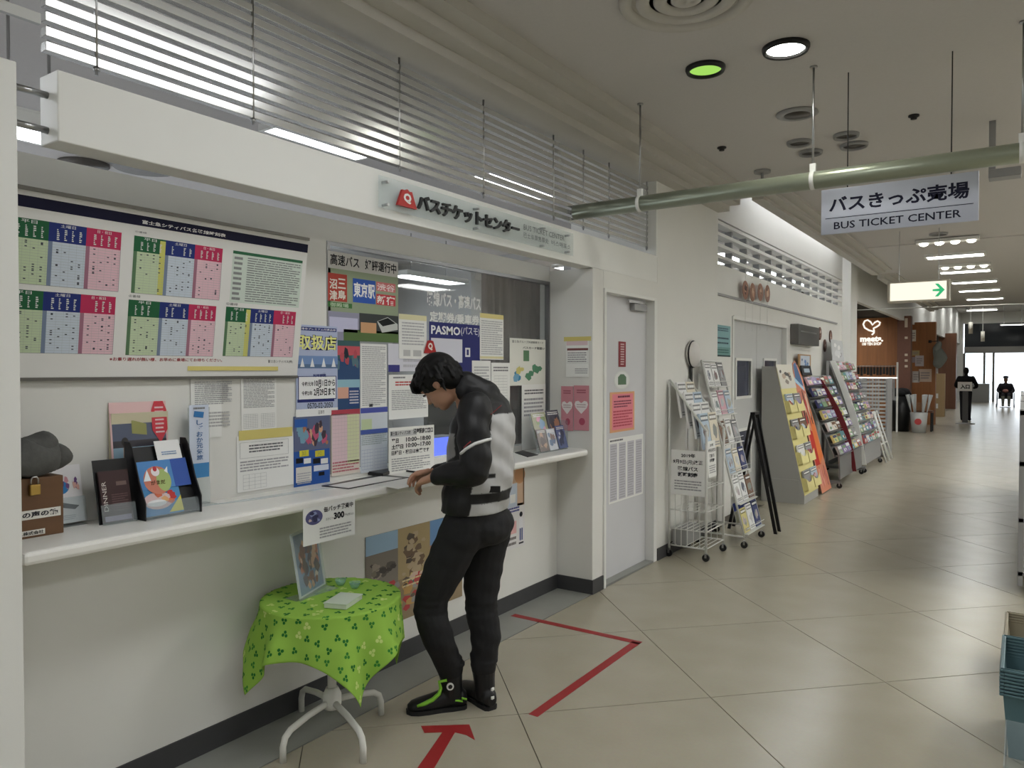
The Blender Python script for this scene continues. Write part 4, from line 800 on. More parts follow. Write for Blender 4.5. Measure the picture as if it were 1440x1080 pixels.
s = Sheet((xf - 0.046, y0r + 0.008, ZT + 0.106), (0, 1, 0), bk, wv * 0.98, 0.11, th=0.004, base=(86, 140, 200)); s.rect(0.68, 0.0, 1, 1, (60, 92, 170)); s.disc(0.36, 0.3, 0.26, 0.5, (206, 130, 110), 2); s.disc(0.48, 0.28, 0.14, 0.4, (170, 190, 120), 3); s.disc(0.35, 0.6, 0.08, 0.16, (236, 230, 230), 4); s.disc(0.35, 0.7, 0.04, 0.09, (190, 60, 70), 5); s.shape([(0.1, 0.3), (0.2, 0.7), (0.24, 0.3)], (230, 236, 240), 4); s.shape([(0.52, 0.6), (0.6, 0.75), (0.58, 0.5)], (230, 236, 240), 4); s.text('がまだ', 0.22, 0.14, 0.5, 0.3, (90, 60, 40), 6, 0.02)
s.build('leaflet', GLOSSP, label='wide blue leaflet with a rainbow hill, middle of the black rack', cat='leaflet')
s = Sheet((xf - 0.085, y0r + 0.008 + wv * 0.45, ZT + 0.20), (0, 1, 0), bk, wv * 0.48, 0.085, th=0.002, base=(234, 234, 234)); s.lines(0.2, 0.3, 0.8, 0.5, 2, (120, 150, 190), seed=3); s.build('leaflet', PRINT, label='small white card at the top of the black rack', cat='leaflet')
# desk calendar card behind
a = at(163, 566, 'x', XU + 0.05); b = at(247, 650, 'x', XU + 0.05)
t = thing('display_card', 'bathing picture display card standing behind the black rack', 'display card', (XU + 0.06, (a.y + b.y) / 2, ZT))
hgt = a.z - ZT; bk = Vector((-0.10, 0, 1)).normalized(); wv = at(245, 640, 'x', XU + 0.06).y - at(165, 640, 'x', XU + 0.06).y
s = Sheet((XU + 0.050, a.y - 0.005, ZT), (0, 1, 0), bk, wv, hgt * 1.0, th=0.003, base=(226, 190, 190)); s.rect(0.03, 0.02, 0.97, 0.90, (84, 92, 116)); s.rect(0.03, 0.60, 0.97, 0.66, (60, 58, 66), 2); s.rect(0.03, 0.42, 0.97, 0.60, (150, 178, 196), 2); s.rect(0.03, 0.02, 0.97, 0.42, (206, 206, 206), 2); s.shape([(0.18, 0.44), (0.3, 0.46), (0.28, 0.62), (0.2, 0.6)], (206, 170, 150), 4); s.disc(0.23, 0.65, 0.06, 0.04, (36, 32, 34), 5); s.shape([(0.36, 0.72), (0.62, 0.7), (0.62, 0.8), (0.36, 0.84)], (150, 150, 90), 4); s.disc(0.52, 0.36, 0.2, 0.12, (226, 226, 220), 5); s.text('相泉', 0.46, 0.36, 0.62, 0.42, INK, 6)
s.shape([(0.72, 0.92), (0.78, 1.0), (0.94, 1.0), (1.0, 0.92), (1.0, 0.74), (0.86, 0.62), (0.72, 0.74)], (200, 40, 60), 6); s.lines(0.78, 0.7, 0.94, 0.96, 7, (230, 190, 196), 7, 0.4, 49, 0.5); s.build('card_face', GLOSSP, t)
MB().prism([(XU + 0.046, a.y - 0.005, ZT), (XU + 0.046 - 0.10 * hgt * 0.98, a.y - 0.005, ZT + hgt * 0.98), (XU + 0.008, a.y - 0.005, ZT)], (0, 0.004, 0)).prism([(XU + 0.008, a.y, ZT), (XU + 0.012, a.y, ZT), (XU + 0.016, a.y, ZT + hgt * 0.9), (XU + 0.012, a.y, ZT + hgt * 0.9)], (0, wv, 0)).build('back_strut', mat('card_cream', (206, 198, 170), 0.7), t)
# tall narrow card in a clear stand
a = at(266, 570, 'x', XU + 0.055); b = at(294, 670, 'x', XU + 0.055)
t = thing('clear_stand', 'narrow clear stand right of the black leaflet rack', 'card stand', (XU + 0.06, (a.y + b.y) / 2, ZT))
MB().box((XU + 0.05, a.y - 0.004, ZT), (XU + 0.053, b.y + 0.006, a.z - 0.01)).box((XU + 0.02, a.y - 0.004, ZT), (XU + 0.10, b.y + 0.006, ZT + 0.004)).build('plate', ACRY, t)
s = Sheet((XU + 0.0555, a.y, b.z), (0, 1, 0), (0, 0, 1), b.y - a.y, a.z - b.z, th=0.002, base=(206, 214, 230)); s.rect(0, 0, 1, 0.2, (74, 136, 190)); s.text('しずおか元気旅', 0.35, 0.24, 0.68, 0.80, (74, 110, 160), 3, 0.02, True); s.shape([(0.2, 0.84), (0.7, 0.82), (0.75, 0.9), (0.25, 0.92)], (60, 120, 180), 3); s.lines(0.2, 0.93, 0.8, 0.98, 1, DK, seed=4); s.build('card', PRINT, label='tall pale blue card with upright Japanese lettering in clear stand', cat='card')
# desk mats, clipboard, pen, tray on the counter
def flat(name, label, cat, pts, th, m, z=None, bev=0.001):
    z = ZT if z is None else z; P_ = [at(x, y, 'z', z) for x, y in pts]
    return MB().prism([(p.x, p.y, z) for p in P_], (0, 0, th)).build(name, m, label=label, cat=cat, bev=bev)
flat('desk_mat', 'clear plastic desk mat on the counter under the wall notices', 'desk mat', [(284, 712), (412, 692), (470, 686), (352, 704)], 0.002, mat('plastic_mat', (196, 204, 206), 0.15, spec=0.8))
cb = flat('clipboard', 'black clipboard with white form on the counter left of the man', 'clipboard', [(452, 684), (490, 688), (575, 672), (535, 668)], 0.004, BLACK)
P_ = [at(x, y, 'z', ZT + 0.005) for x, y in ((462, 683), (490, 686), (566, 672), (536, 669.5))]
MB().prism([(p.x, p.y, ZT + 0.0042) for p in P_], (0, 0, 0.0008)).build('form_sheet', mat('form_paper', (226, 226, 224), 0.7), cb)
flat('coin_tray', 'black rubber coin tray on the counter by the hours board', 'tray', [(516, 668), (538, 671), (556, 664), (535, 660)], 0.02, BLACK, bev=0.004)
p0 = C(548, 661); p1 = C(598, 667)
MB().cyl((p0.x + 0.03, p0.y, ZT + 0.006), (p1.x, p1.y, ZT + 0.006), 0.005).build('pen', BLACK, label='black pen lying on the counter toward the man’s hands'.replace('’', "'"), cat='pen')
flat('form_sheet', 'sheet of paper on the counter in front of the man', 'paper', [(520, 680), (560, 688), (610, 676), (575, 668)], 0.001, mat('form_paper', (226, 226, 224), 0.7), bev=0)
flat('clipboard', 'thin black clipboard on the counter right of the man', 'clipboard', [(724, 637), (742, 643), (757, 640), (735, 634)], 0.004, BLACK)
# leaflet stand right of the man
c0 = C(742, 637); c1 = C(800, 631)
t = thing('leaflet_stand', 'clear two-tier leaflet stand at the right end of the counter', 'leaflet stand', ((c0.x + c1.x) / 2, (c0.y + c1.y) / 2, ZT))
xs, ya, yb = c1.x - 0.01, c0.y, c1.y
MB().prism([(xs, ya, ZT), (xs - 0.07, ya, ZT + 0.25), (xs - 0.073, ya, ZT + 0.25), (xs - 0.003, ya, ZT)], (0, yb - ya, 0)).box((xs - 0.12, ya, ZT), (xs, yb, ZT + 0.004)).build('back_plate', ACRY, t)
MB().box((xs - 0.11, yb - 0.003, ZT), (xs, yb, ZT + 0.2)).build('side_plate', ACRY, t)
bk = Vector((-0.28, 0, 1)).normalized()
for k, (fu, fz, ww, hh_, bc, cols, lb) in enumerate(((0.02, 0.10, 0.45, 0.17, (150, 150, 120), [(190, 120, 150), (90, 130, 170), (120, 140, 90)], 'green and pink leaflet, upper left of the clear counter stand'), (0.5, 0.09, 0.42, 0.19, (70, 72, 84), [(190, 170, 160), (60, 60, 70), (150, 110, 90)], 'dark leaflet, upper right of the clear counter stand'), (0.02, 0.012, 0.3, 0.15, (110, 100, 96), [(180, 150, 130), (90, 80, 80)], 'brown leaflet, lower left of the clear counter stand'), (0.34, 0.012, 0.28, 0.145, (186, 190, 200), [(120, 96, 90), (90, 110, 140)], 'pale leaflet with a photo, front of the clear counter stand'), (0.66, 0.012, 0.3, 0.16, (90, 100, 140), [(190, 196, 210), (60, 66, 90)], 'blue leaflet, lower right of the clear counter stand'))):
    s = Sheet((xs + 0.006 - fz * 0.28 + (0.012 if k > 1 else 0.004), ya + (yb - ya) * fu, ZT + fz), (0, 1, 0), bk, (yb - ya) * ww, hh_, th=0.003, base=bc); s.blobs(0.05, 0.05, 0.95, 0.95, 9, cols, k, 2, 0.1, 0.25); s.lines(0.1, 0.82, 0.9, 0.95, 2, (220, 220, 220), 4, seed=k); s.build('leaflet', GLOSSP, label=lb, cat='leaflet', group='leaflets in the clear counter stand')
p = C(776, 633); s = Sheet((p.x + 0.01, p.y - 0.02, ZT), (0, 1, 0), (-0.3, 0, 1), 0.05, 0.055, th=0.001); s.lines(0.15, 0.3, 0.85, 0.8, 2, DK, seed=2); s.build('price_card', PRINT, label='tiny white card propped before the clear leaflet stand', cat='card')
# ================================================================ office things behind the glass
CU = mat('curtain_cloth', (150, 138, 134), 0.9, noise=0.1, scale=20)
a = at(678, 392, 'x', -3.05); b = at(768, 640, 'x', -3.05); m = MB(); n = 60; m.smooth = True
y0c, y1c = a.y, b.y + 0.1
for k in range(n + 1):
    y = y0c + (y1c - y0c) * k / n; x = -3.05 + 0.035 * math.sin(k * 1.1) + 0.015 * math.sin(k * 0.37)
    m.v += [Vector((x, y, 1.0)), Vector((x * 0.5 - 1.525, y, 2.26)), Vector((x - 0.006, y, 1.0)), Vector((x * 0.5 - 1.531, y, 2.26))]
for k in range(n):
    i = 4 * k; m.face([i, i + 4, i + 5, i + 1]); m.face([i + 2, i + 3, i + 7, i + 6])
m.build('curtain', CU, label='brownish grey curtain hanging behind the ticket window', cat='curtain', fix=False)
MB().cyl((-3.05, y0c - 0.4, 2.275), (-3.05, y1c + 0.2, 2.275), 0.012).build('curtain_rail', STEEL, label='metal rail carrying the curtain behind the window', cat='rail')
MB().box((-3.75, 1.2, 0.70), (-2.92, 4.6, 0.74)).box((-3.72, 1.25, 0), (-3.66, 1.31, 0.70)).box((-3.72, 4.5, 0), (-3.66, 4.56, 0.70)).box((-3.0, 1.25, 0), (-2.94, 1.31, 0.70)).box((-3.0, 4.5, 0), (-2.94, 4.56, 0.70)).build('office_desk', GREYM, label='grey office desk behind the ticket window', cat='desk')
p = at(628, 600, 'x', -3.3); t = thing('monitor', 'black computer monitor glimpsed beside the man’s chest'.replace('’', "'"), 'monitor', (-3.3, p.y, 0.74))
MB().box((-3.32, p.y - 0.22, 1.02), (-3.28, p.y + 0.22, 1.36)).build('screen_case', BLACK, t, bev=0.004); MB().box((-3.36, p.y - 0.1, 0.74), (-3.2, p.y + 0.1, 0.755)).box((-3.33, p.y - 0.025, 0.755), (-3.30, p.y + 0.025, 1.02)).build('stand', BLACK, t)
p = at(622, 645, 'x', -3.08); t = thing('ticket_terminal', 'ticket terminal with a glowing blue screen behind the glass', 'terminal', (-3.08, p.y, 0.74))
MB().prism([(-3.04, p.y - 0.16, 0.74), (-3.04, p.y - 0.16, 1.02), (-3.10, p.y - 0.16, 1.15), (-3.2, p.y - 0.16, 1.15), (-3.2, p.y - 0.16, 0.74)], (0, 0.30, 0)).build('case', mat('terminal_grey', (150, 152, 156), 0.5), t)
MB().prism([(-3.0405, p.y - 0.13, 1.035), (-3.0405, p.y + 0.11, 1.035), (-3.094, p.y + 0.11, 1.142), (-3.094, p.y - 0.13, 1.142)], (0.004, 0, 0.002)).build('lit_screen', emission('blue_screen', (90, 110, 235), 1.5), t)
# ================================================================ table in front of the counter
TX, TY, TZ = -2.462, 2.24, 0.60
t = thing('pedestal_table', 'white pedestal table with four curved feet under the green cloth', 'table', (TX, TY, 0))
WT = mat('table_white_metal', (214, 213, 206), 0.4)
MB().lathe([(0.27, 0), (0.28, 0.008), (0.28, 0.02), (0.275, 0.026)], (TX, TY, TZ - 0.028), 40).build('table_top', WT, t)
MB().cyl((TX, TY, 0.15), (TX, TY, TZ - 0.028), 0.019, 16).build('pole', WT, t)
MB().lathe([(0.035, 0.0), (0.04, 0.02), (0.04, 0.06), (0.026, 0.09)], (TX, TY, 0.115), 18).build('hub', WT, t)
for px, py in ((398, 1072), (424, 1000), (536, 1005), (517, 1078)):
    f = at(px, py, 'z', 0.0); d = Vector((f.x - TX, f.y - TY, 0)); L_ = min(d.length, 0.30); d.normalize()
    P0 = Vector((TX, TY, 0))
    MB().tube([P0 + d * 0.02 + Vector((0, 0, 0.145)), P0 + d * (L_ * 0.5) + Vector((0, 0, 0.135)), P0 + d * (L_ - 0.04) + Vector((0, 0, 0.115)), P0 + d * (L_ - 0.012) + Vector((0, 0, 0.095)), P0 + d * L_ + Vector((0, 0, 0.06)), P0 + d * L_ + Vector((0, 0, 0.0))], 0.0135, 12).build('leg', WT, t)
# tablecloth: square cloth draped over the round top, clover print
CM = mat('green_cloth', (150, 205, 70), 0.85, attr=True, spec=0.2)
m = MB(); m.smooth = True
side = 0.47; N_ = 110; rot = math.radians(21); Rr = 0.283
clov = []; rr = random.Random(4)
for i in range(15):
    for j in range(15): clov.append((-side + 2 * side * (i + 0.5 + rr.uniform(-.28, .28)) / 15, -side + 2 * side * (j + 0.5 + rr.uniform(-.28, .28)) / 15, rr.random() * 6.28, rr.random()))
def cloth(u, v):
    cu, cv = u * math.cos(rot) - v * math.sin(rot), u * math.sin(rot) + v * math.cos(rot)
    r = math.hypot(cu, cv)
    a = math.atan2(cv, cu)
    if r <= Rr: return Vector((TX + cu, TY + cv, TZ + 0.001))
    d = r - Rr; arc = 0.018
    wv = 0.5 + 0.34 * math.sin(8 * a + 0.8) + 0.16 * math.sin(13 * a + 2.1); w2 = 0.5 + 0.5 * math.sin(4 * (a - rot) + math.pi / 2 + math.pi)
    fl = d * (0.04 + 0.62 * wv * min(1, d / 0.14))
    z = -min(d, arc) * 0.4 - max(0, d - arc) * (0.985 - 0.10 * wv)
    rad = Rr + 0.012 + fl * 0.55 * (1 - 0.9 * math.exp(-((a - 1.0) / 0.45) ** 2))
    x, y = TX + rad * math.cos(a), TY + rad * math.sin(a)
    x = max(x, XW + 0.012)
    return Vector((x, y, TZ + 0.001 + z))
for i in range(N_ + 1):
    for j in range(N_ + 1): m.v.append(cloth(-side + 2 * side * i / N_, -side + 2 * side * j / N_))
for i in range(N_):
    for j in range(N_):
        a = i * (N_ + 1) + j; m.face([a, a + N_ + 1, a + N_ + 2, a + 1], (146, 188, 78))
cl_ = m.build('tablecloth', CM, label='lime green tablecloth with clover print draped over the pedestal table', cat='tablecloth', fix=False)
sm_ = cl_.modifiers.new('thickness', 'SOLIDIFY'); sm_.thickness = 0.0012; sm_.offset = 0
pr = MB()
for (cu, cv, ph, k) in clov:
    light = k > 0.85; col = (196, 214, 130) if light else ((44, 112, 50) if k > 0.3 else (60, 130, 56)); rad = 0.0115 if not light else 0.013
    for q in range(3):
        a = ph + q * 2.094; px_, py_ = cu + math.cos(a) * rad * 0.75, cv + math.sin(a) * rad * 0.75
        P_ = []
        for j in range(7):
            b = 6.283 * j / 7; uu, vv_ = px_ + rad * 0.62 * math.cos(b), py_ + rad * 0.62 * math.sin(b)
            uu = max(-side + .001, min(side - .001, uu)); vv_ = max(-side + .001, min(side - .001, vv_)); P_.append((uu, vv_))
        W_ = [cloth(*z_) for z_ in P_]; e = 0.004
        n_ = (cloth(px_ + e, py_) - cloth(px_ - e, py_)).cross(cloth(px_, py_ + e) - cloth(px_, py_ - e)).normalized()
        pr.poly([p_ + n_ * 0.0016 for p_ in W_], col)
pr.build('clover_print', CLOTHM, cl_, fix=False, kind='stuff')
# things on the table
p0 = at(422, 846, 'z', TZ + 0.003); p1 = at(458, 824, 'z', TZ + 0.003)
u_ = Vector((p1.x - p0.x, p1.y - p0.y, 0)); wv = u_.length; u_.normalize(); bk = Vector((0, 0, 1)) + Vector((u_.y, -u_.x, 0)) * -0.16
t = thing('picture_stand', 'clear picture stand with a crowded group print on the green table', 'picture stand', ((p0.x + p1.x) / 2, (p0.y + p1.y) / 2, TZ + 0.003))
s = Sheet((p0.x, p0.y, TZ + 0.012), u_, bk, wv, 0.272, th=0.004, base=(222, 224, 226)); s.rect(0.06, 0.03, 0.94, 0.97, (130, 150, 180)); s.blobs(0.08, 0.04, 0.92, 0.88, 46, [(176, 96, 66), (206, 160, 130), (120, 70, 50), (70, 56, 70), (220, 200, 180), (196, 120, 90), (90, 70, 60)], 7, 2, 0.06, 0.13)
s.build('print', GLOSSP, t)
MB().prism([s.pt(-0.03, -0.04, 2), s.pt(1.03, -0.04, 2), s.pt(1.03, 1.02, 2), s.pt(-0.03, 1.02, 2)], s.n * 0.002).box((p0.x - 0.01, p0.y - 0.01, TZ + 0.003), (p1.x + 0.004, p1.y + 0.006, TZ + 0.006)).build('acrylic_cover', ACRY, t)
p = at(478, 850, 'z', TZ + 0.004)
t = thing('paper_box', 'flat white card box lying on the green tablecloth', 'box', (p.x, p.y, TZ + 0.003))
mt = Matrix.Translation((p.x - 0.0, p.y + 0.02, TZ + 0.003)) @ Matrix.Rotation(math.radians(20), 4, 'Z')
MB().box((-0.05, -0.075, 0), (0.05, 0.075, 0.018), mtx=mt).build('box_body', mat('pale_card', (206, 212, 198), 0.6), t, bev=0.002); MB().box((-0.052, -0.077, 0.018), (0.052, 0.077, 0.022), mtx=mt).build('lid', mat('pale_green_card', (196, 208, 190), 0.5), t)
GLG = glass('green_glass', (150, 200, 180), 0.3)
for k, (px, py, lb) in enumerate(((479, 821, 'small pale green glass dish left of two on the table'), (499, 825, 'small pale green glass dish right of two on the table'))):
    p = at(px, py, 'z', TZ + 0.01); MB().lathe([(0.0, 0.0), (0.015, 0.0), (0.022, 0.014), (0.026, 0.028), (0.024, 0.028), (0.020, 0.014), (0.013, 0.005), (0.0, 0.004)], (p.x, p.y, TZ + 0.003), 24).build('glass_dish', GLG, label=lb, cat='dish', group='glass dishes on the green table')
# ================================================================ red floor tape
RT = mat('red_floor_tape', (150, 36, 38), 0.5, noise=0.1, scale=30)
def tape(pts, label):
    m = MB(); m.prism([(p.x, p.y, 0.0004) for p in (at(x, y, 'z', 0) for x, y in pts)], (0, 0, 0.0008)); return m.build('floor_tape', RT, label=label, cat='tape', fix=True)
def strip(p0, p1, w): 
    p0 = Vector(p0); p1 = Vector(p1); d = (p1 - p0).normalized(); n_ = Vector((-d.y, d.x)) * w / 2
    return [p0 - n_, p1 - n_, p1 + n_, p0 + n_]
def tape2(segs, label):
    m = MB()
    for a, b in segs: m.prism([(p.x, p.y, 0.0004) for p in strip(a, b, 0.05)], (0, 0, 0.0008))
    return m.build('floor_tape', RT, label=label, cat='tape')
c_ = at(893, 905, 'z', 0); e_ = at(725, 863, 'z', 0); f_ = at(755, 1008, 'z', 0)
tape2((((e_.x, 3.99), (c_.x + 0.025, 3.99)), ((c_.x, 3.99), (c_.x, f_.y))), 'red tape corner marking the queue spot on the floor')
tape([(592, 1021), (660, 1019), (668, 1041), (656, 1034), (640, 1030), (605, 1090), (580, 1090), (622, 1030), (597, 1031)], 'red tape arrow on the floor pointing toward the counter')
# ================================================================ the man at the counter
MC = Vector((-2.10, 2.73, 0)); VD = Vector((-math.sin(TH), math.cos(TH), 0))
FW = Vector((-0.98, -0.2, 0)); LT = Vector((0.2, -0.98, 0)); UP = Vector((0, 0, 1))
def mp(px, py, off=0.0):
    d = ray(px, py); return CAM + d * ((VD.dot(MC - CAM) - off) / VD.dot(d))
def remesh(mb, vox, smooth=4, name='tmp'):
    me = bpy.data.meshes.new(name); me.from_pydata(mb.v, [], mb.f)
    bm = bmesh.new(); bm.from_mesh(me); bmesh.ops.recalc_face_normals(bm, faces=bm.faces); bm.to_mesh(me); bm.free()
    o = bpy.data.objects.new(name, me); COL.objects.link(o)
    r = o.modifiers.new('r', 'REMESH'); r.mode = 'VOXEL'; r.voxel_size = vox; r.use_smooth_shade = True
    if smooth: q = o.modifiers.new('s', 'SMOOTH'); q.iterations = smooth; q.factor = 0.5
    bpy.context.view_layer.update()
    out = bpy.data.meshes.new_from_object(o.evaluated_get(bpy.context.evaluated_depsgraph_get()))
    bpy.data.objects.remove(o); bpy.data.meshes.remove(me)
    return out
def as_object(me, name, m, parent=None, colf=None, label=None, cat=None, loc=None, disp=None):
    o0 = LOC[parent.name] if parent is not None else Vector(loc)
    me.name = name
    if disp:
        for v in me.vertices: v.co += disp(v.co)
    if colf:
        ca = me.color_attributes.new('Col', 'FLOAT_COLOR', 'POINT'); buf = []
        for v in me.vertices: buf += list(lin(colf(v.co)))
        ca.data.foreach_set('color', buf)
    for v in me.vertices: v.co -= o0
    me.materials.clear(); me.materials.append(m); me.polygons.foreach_set('use_smooth', [True] * len(me.polygons))
    o = bpy.data.objects.new(name, me); COL.objects.link(o)
    if parent is not None: o.parent = parent
    else: o.location = o0
    LOC[o.name] = o0
    return tag(o, label, cat)
def limb(mb, pts, radii, n=16):
    # tapered chain with densified rings
    P = [Vector(p) for p in pts]; Q = []; Rr_ = []
    for i in range(len(P) - 1):
        for k in range(6):
            t = k / 6.0; p0 = P[max(i - 1, 0)]; p1 = P[i]; p2 = P[i + 1]; p3 = P[min(i + 2, len(P) - 1)]
            Q.append(0.5 * ((2 * p1) + (p2 - p0) * t + (2 * p0 - 5 * p1 + 4 * p2 - p3) * t * t + (3 * p1 - p0 - 3 * p2 + p3) * t ** 3)); s_ = t * t * (3 - 2 * t); Rr_.append(radii[i] * (1 - s_) + radii[i + 1] * s_)
    Q.append(P[-1]); Rr_.append(radii[-1]); mb.tube(Q, Rr_, n)
    mb.ell(Q[0], Rr_[0], Rr_[0], Rr_[0], nu=n, nv=8); mb.ell(Q[-1], Rr_[-1], Rr_[-1], Rr_[-1], nu=n, nv=8)
def torso(mb, secs):
    mb.loft([(c, f * a, l * b) for c, a, b, f, l in secs])
# joints (pixels of the photograph, offset towards the viewer)
J = dict(pel=mp(672, 712), wai=mp(674, 668), che=mp(678, 612), sho=mp(680, 572), nek=mp(660, 552), neh=mp(640, 545), hed=mp(618, 537))
hipL, hipR = mp(653, 742, 0.085), mp(690, 740, -0.085)
thL, thR = mp(632, 785, 0.07), mp(680, 790, -0.08)
knL, knR = mp(606, 848, 0.05), mp(677, 852, -0.08)
caL, caR = mp(614, 890, 0.06), mp(683, 890, -0.08)
anL, anR = mp(621, 948, 0.09), mp(684, 944, -0.08)
shL, shR = mp(664, 578, 0.19), mp(694, 578, -0.19)
elL, elR = mp(668, 660, 0.24), mp(668, 662, -0.22)
wrL, wrR = mp(611, 671, 0.15), mp(612, 664, -0.06)
tL = at(573, 1003, 'z', 0); hL = at(652, 994, 'z', 0); tR = at(649, 970, 'z', 0); hR = at(688, 996, 'z', 0)
fL = (tL - hL).normalized(); fR = (tR - hR).normalized(); SL = 0.275
anL = tL - fL * (SL - 0.075) + UP * 0.185; anR = tR - fR * (SL - 0.075) + UP * 0.185
base = Vector((MC.x, MC.y, 0))
HF = (FW * 0.72 - UP * 0.69).normalized(); HU = (UP * 0.72 + FW * 0.69).normalized(); HL = LT      # where the head looks, its crown direction
HC = J['hed'] 
# -- body: one continuous surface (head, neck, hands and the trunk inside the clothes)
b = MB(); SK = 0.012
RM = Matrix((HF, HL, HU)).transposed()
b.ell(HC + HU * 0.015, 0.092, 0.072, 0.098, mtx=RM, nu=24, nv=16); b.ell(HC + HF * 0.032 - HU * 0.055, 0.058, 0.054, 0.060, mtx=RM, nu=20, nv=12); b.ell(HC + HF * 0.055 - HU * 0.095, 0.026, 0.03, 0.022, mtx=RM)
b.ell(HC + HF * 0.098 - HU * 0.035, 0.016, 0.013, 0.012, mtx=RM); b.cyl(HC + HF * 0.085 + HU * 0.005, HC + HF * 0.10 - HU * 0.035, 0.007, 8, 0.012)
b.ell(HC + HF * 0.086 - HU * 0.066, 0.010, 0.022, 0.006, mtx=RM); b.ell(HC + HF * 0.083 - HU * 0.075, 0.011, 0.018, 0.006, mtx=RM)
for sg in (1, -1):
    b.ell(HC + HL * 0.073 * sg - HU * 0.02 - HF * 0.008, 0.018, 0.008, 0.03, mtx=RM); b.ell(HC + HL * 0.03 * sg + HF * 0.082 + HU * 0.012, 0.010, 0.02, 0.007, mtx=RM)
limb(b, [J['nek'] - UP * 0.05, J['nek'] + FW * 0.015, J['neh'], HC - HU * 0.03 - HF * 0.015], [0.062, 0.056, 0.054, 0.05])
torso(b, [(J['pel'] - UP * 0.08, 0.09, 0.14, FW, LT), (J['pel'], 0.105, 0.155, FW, LT), (J['wai'], 0.095, 0.14, FW, LT), (J['che'], 0.11, 0.16, FW, LT), (J['sho'], 0.085, 0.155, FW, LT), (J['sho'] + UP * 0.05 + FW * 0.02, 0.06, 0.09, FW, LT)])
for h_, t1, k_, c_, a_ in ((hipL, thL, knL, caL, anL), (hipR, thR, knR, caR, anR)): limb(b, [h_, t1, k_, c_, a_, a_ - UP * 0.06], [0.075, 0.07, 0.05, 0.048, 0.034, 0.03])
for s_, e_, w_ in ((shL, elL, wrL), (shR, elR, wrR)): limb(b, [s_, (s_ + e_) / 2, e_, (e_ + w_) / 2, w_], [0.05, 0.045, 0.038, 0.034, 0.026])
def hand(mb, wr, fdir, pal, thumb, curl):
    # wr wrist, fdir finger direction, pal palm normal (down), thumb side direction
    f = fdir.normalized(); pn = pal.normalized(); sd_ = thumb.normalized()
    kn = wr + f * 0.085
    mb.loft([(wr, pn * 0.02, sd_ * 0.028), (wr + f * 0.03, pn * 0.018, sd_ * 0.036), (wr + f * 0.065, pn * 0.016, sd_ * 0.041), (kn, pn * 0.013, sd_ * 0.038)])
    for k, (ln, off) in enumerate(((0.072, 0.030), (0.08, 0.0105), (0.074, -0.009), (0.058, -0.028))):
        p = wr + f * 0.08 + sd_ * off; d = f; pts_ = [p]; a = curl * (1 + 0.08 * k)
        for q, sg_ in enumerate((0.45, 0.32, 0.25)):
            ang = a * (q + 1) * 0.62; d = (f * math.cos(ang) + pn * math.sin(ang)); p = p + d * ln * sg_; pts_.append(p)
        mb.tube([pts_[0], (pts_[0] + pts_[1]) / 2, pts_[1], pts_[2], pts_[3]], [0.0092, 0.009, 0.0088, 0.0082, 0.007], 10); mb.ell(pts_[3], 0.007, 0.007, 0.007, nu=8, nv=6)
    p = wr + f * 0.025 + sd_ * 0.03; d = (f * 0.7 + sd_ * 0.6 + pn * 0.35).normalized(); p1 = p + d * 0.035; d2 = (f * 0.9 + sd_ * 0.15 + pn * 0.4).normalized(); p2 = p1 + d2 * 0.03
    mb.tube([p - d * 0.02, p, p1, p2], [0.014, 0.0125, 0.0105, 0.008], 10); mb.ell(p2, 0.008, 0.008, 0.008, nu=8, nv=6)
fl = (wrL - elL).normalized(); hand(b, wrL + fl * 0.01, (fl * 0.9 + LT * -0.2 - UP * 0.1), (-UP - LT * 0.5).normalized(), (-LT + FW * 0.1 + UP * 0.25).normalized(), 0.95)
fr2 = (wrR - elR).normalized(); hand(b, wrR + fr2 * 0.01, (fr2 * 0.9 + LT * 0.3), (-UP + LT * 0.4).normalized(), (LT + UP * 0.3).normalized(), 0.8)
man = as_object(remesh(b, 0.0055, 3), 'person', mat('skin', (176, 134, 110), 0.55, noise=0.06, scale=30), label='man in black and silver jacket and dark jeans leaning over the counter', cat='person', loc=base)
# eyes: dark lids
for sg in (1, -1): MB().ell(HC + HL * 0.031 * sg + HF * 0.088 - HU * 0.004, 0.006, 0.013, 0.004, mtx=RM).build('eye', mat('eye_dark', (30, 24, 22), 0.3), man)
for sg in (1, -1): MB().tube([HC + HL * (0.016 * sg) + HF * 0.090 + HU * 0.016, HC + HL * (0.032 * sg) + HF * 0.088 + HU * 0.02, HC + HL * (0.048 * sg) + HF * 0.078 + HU * 0.016], 0.004).build('eyebrow', mat('brow', (26, 22, 20), 0.9), man)
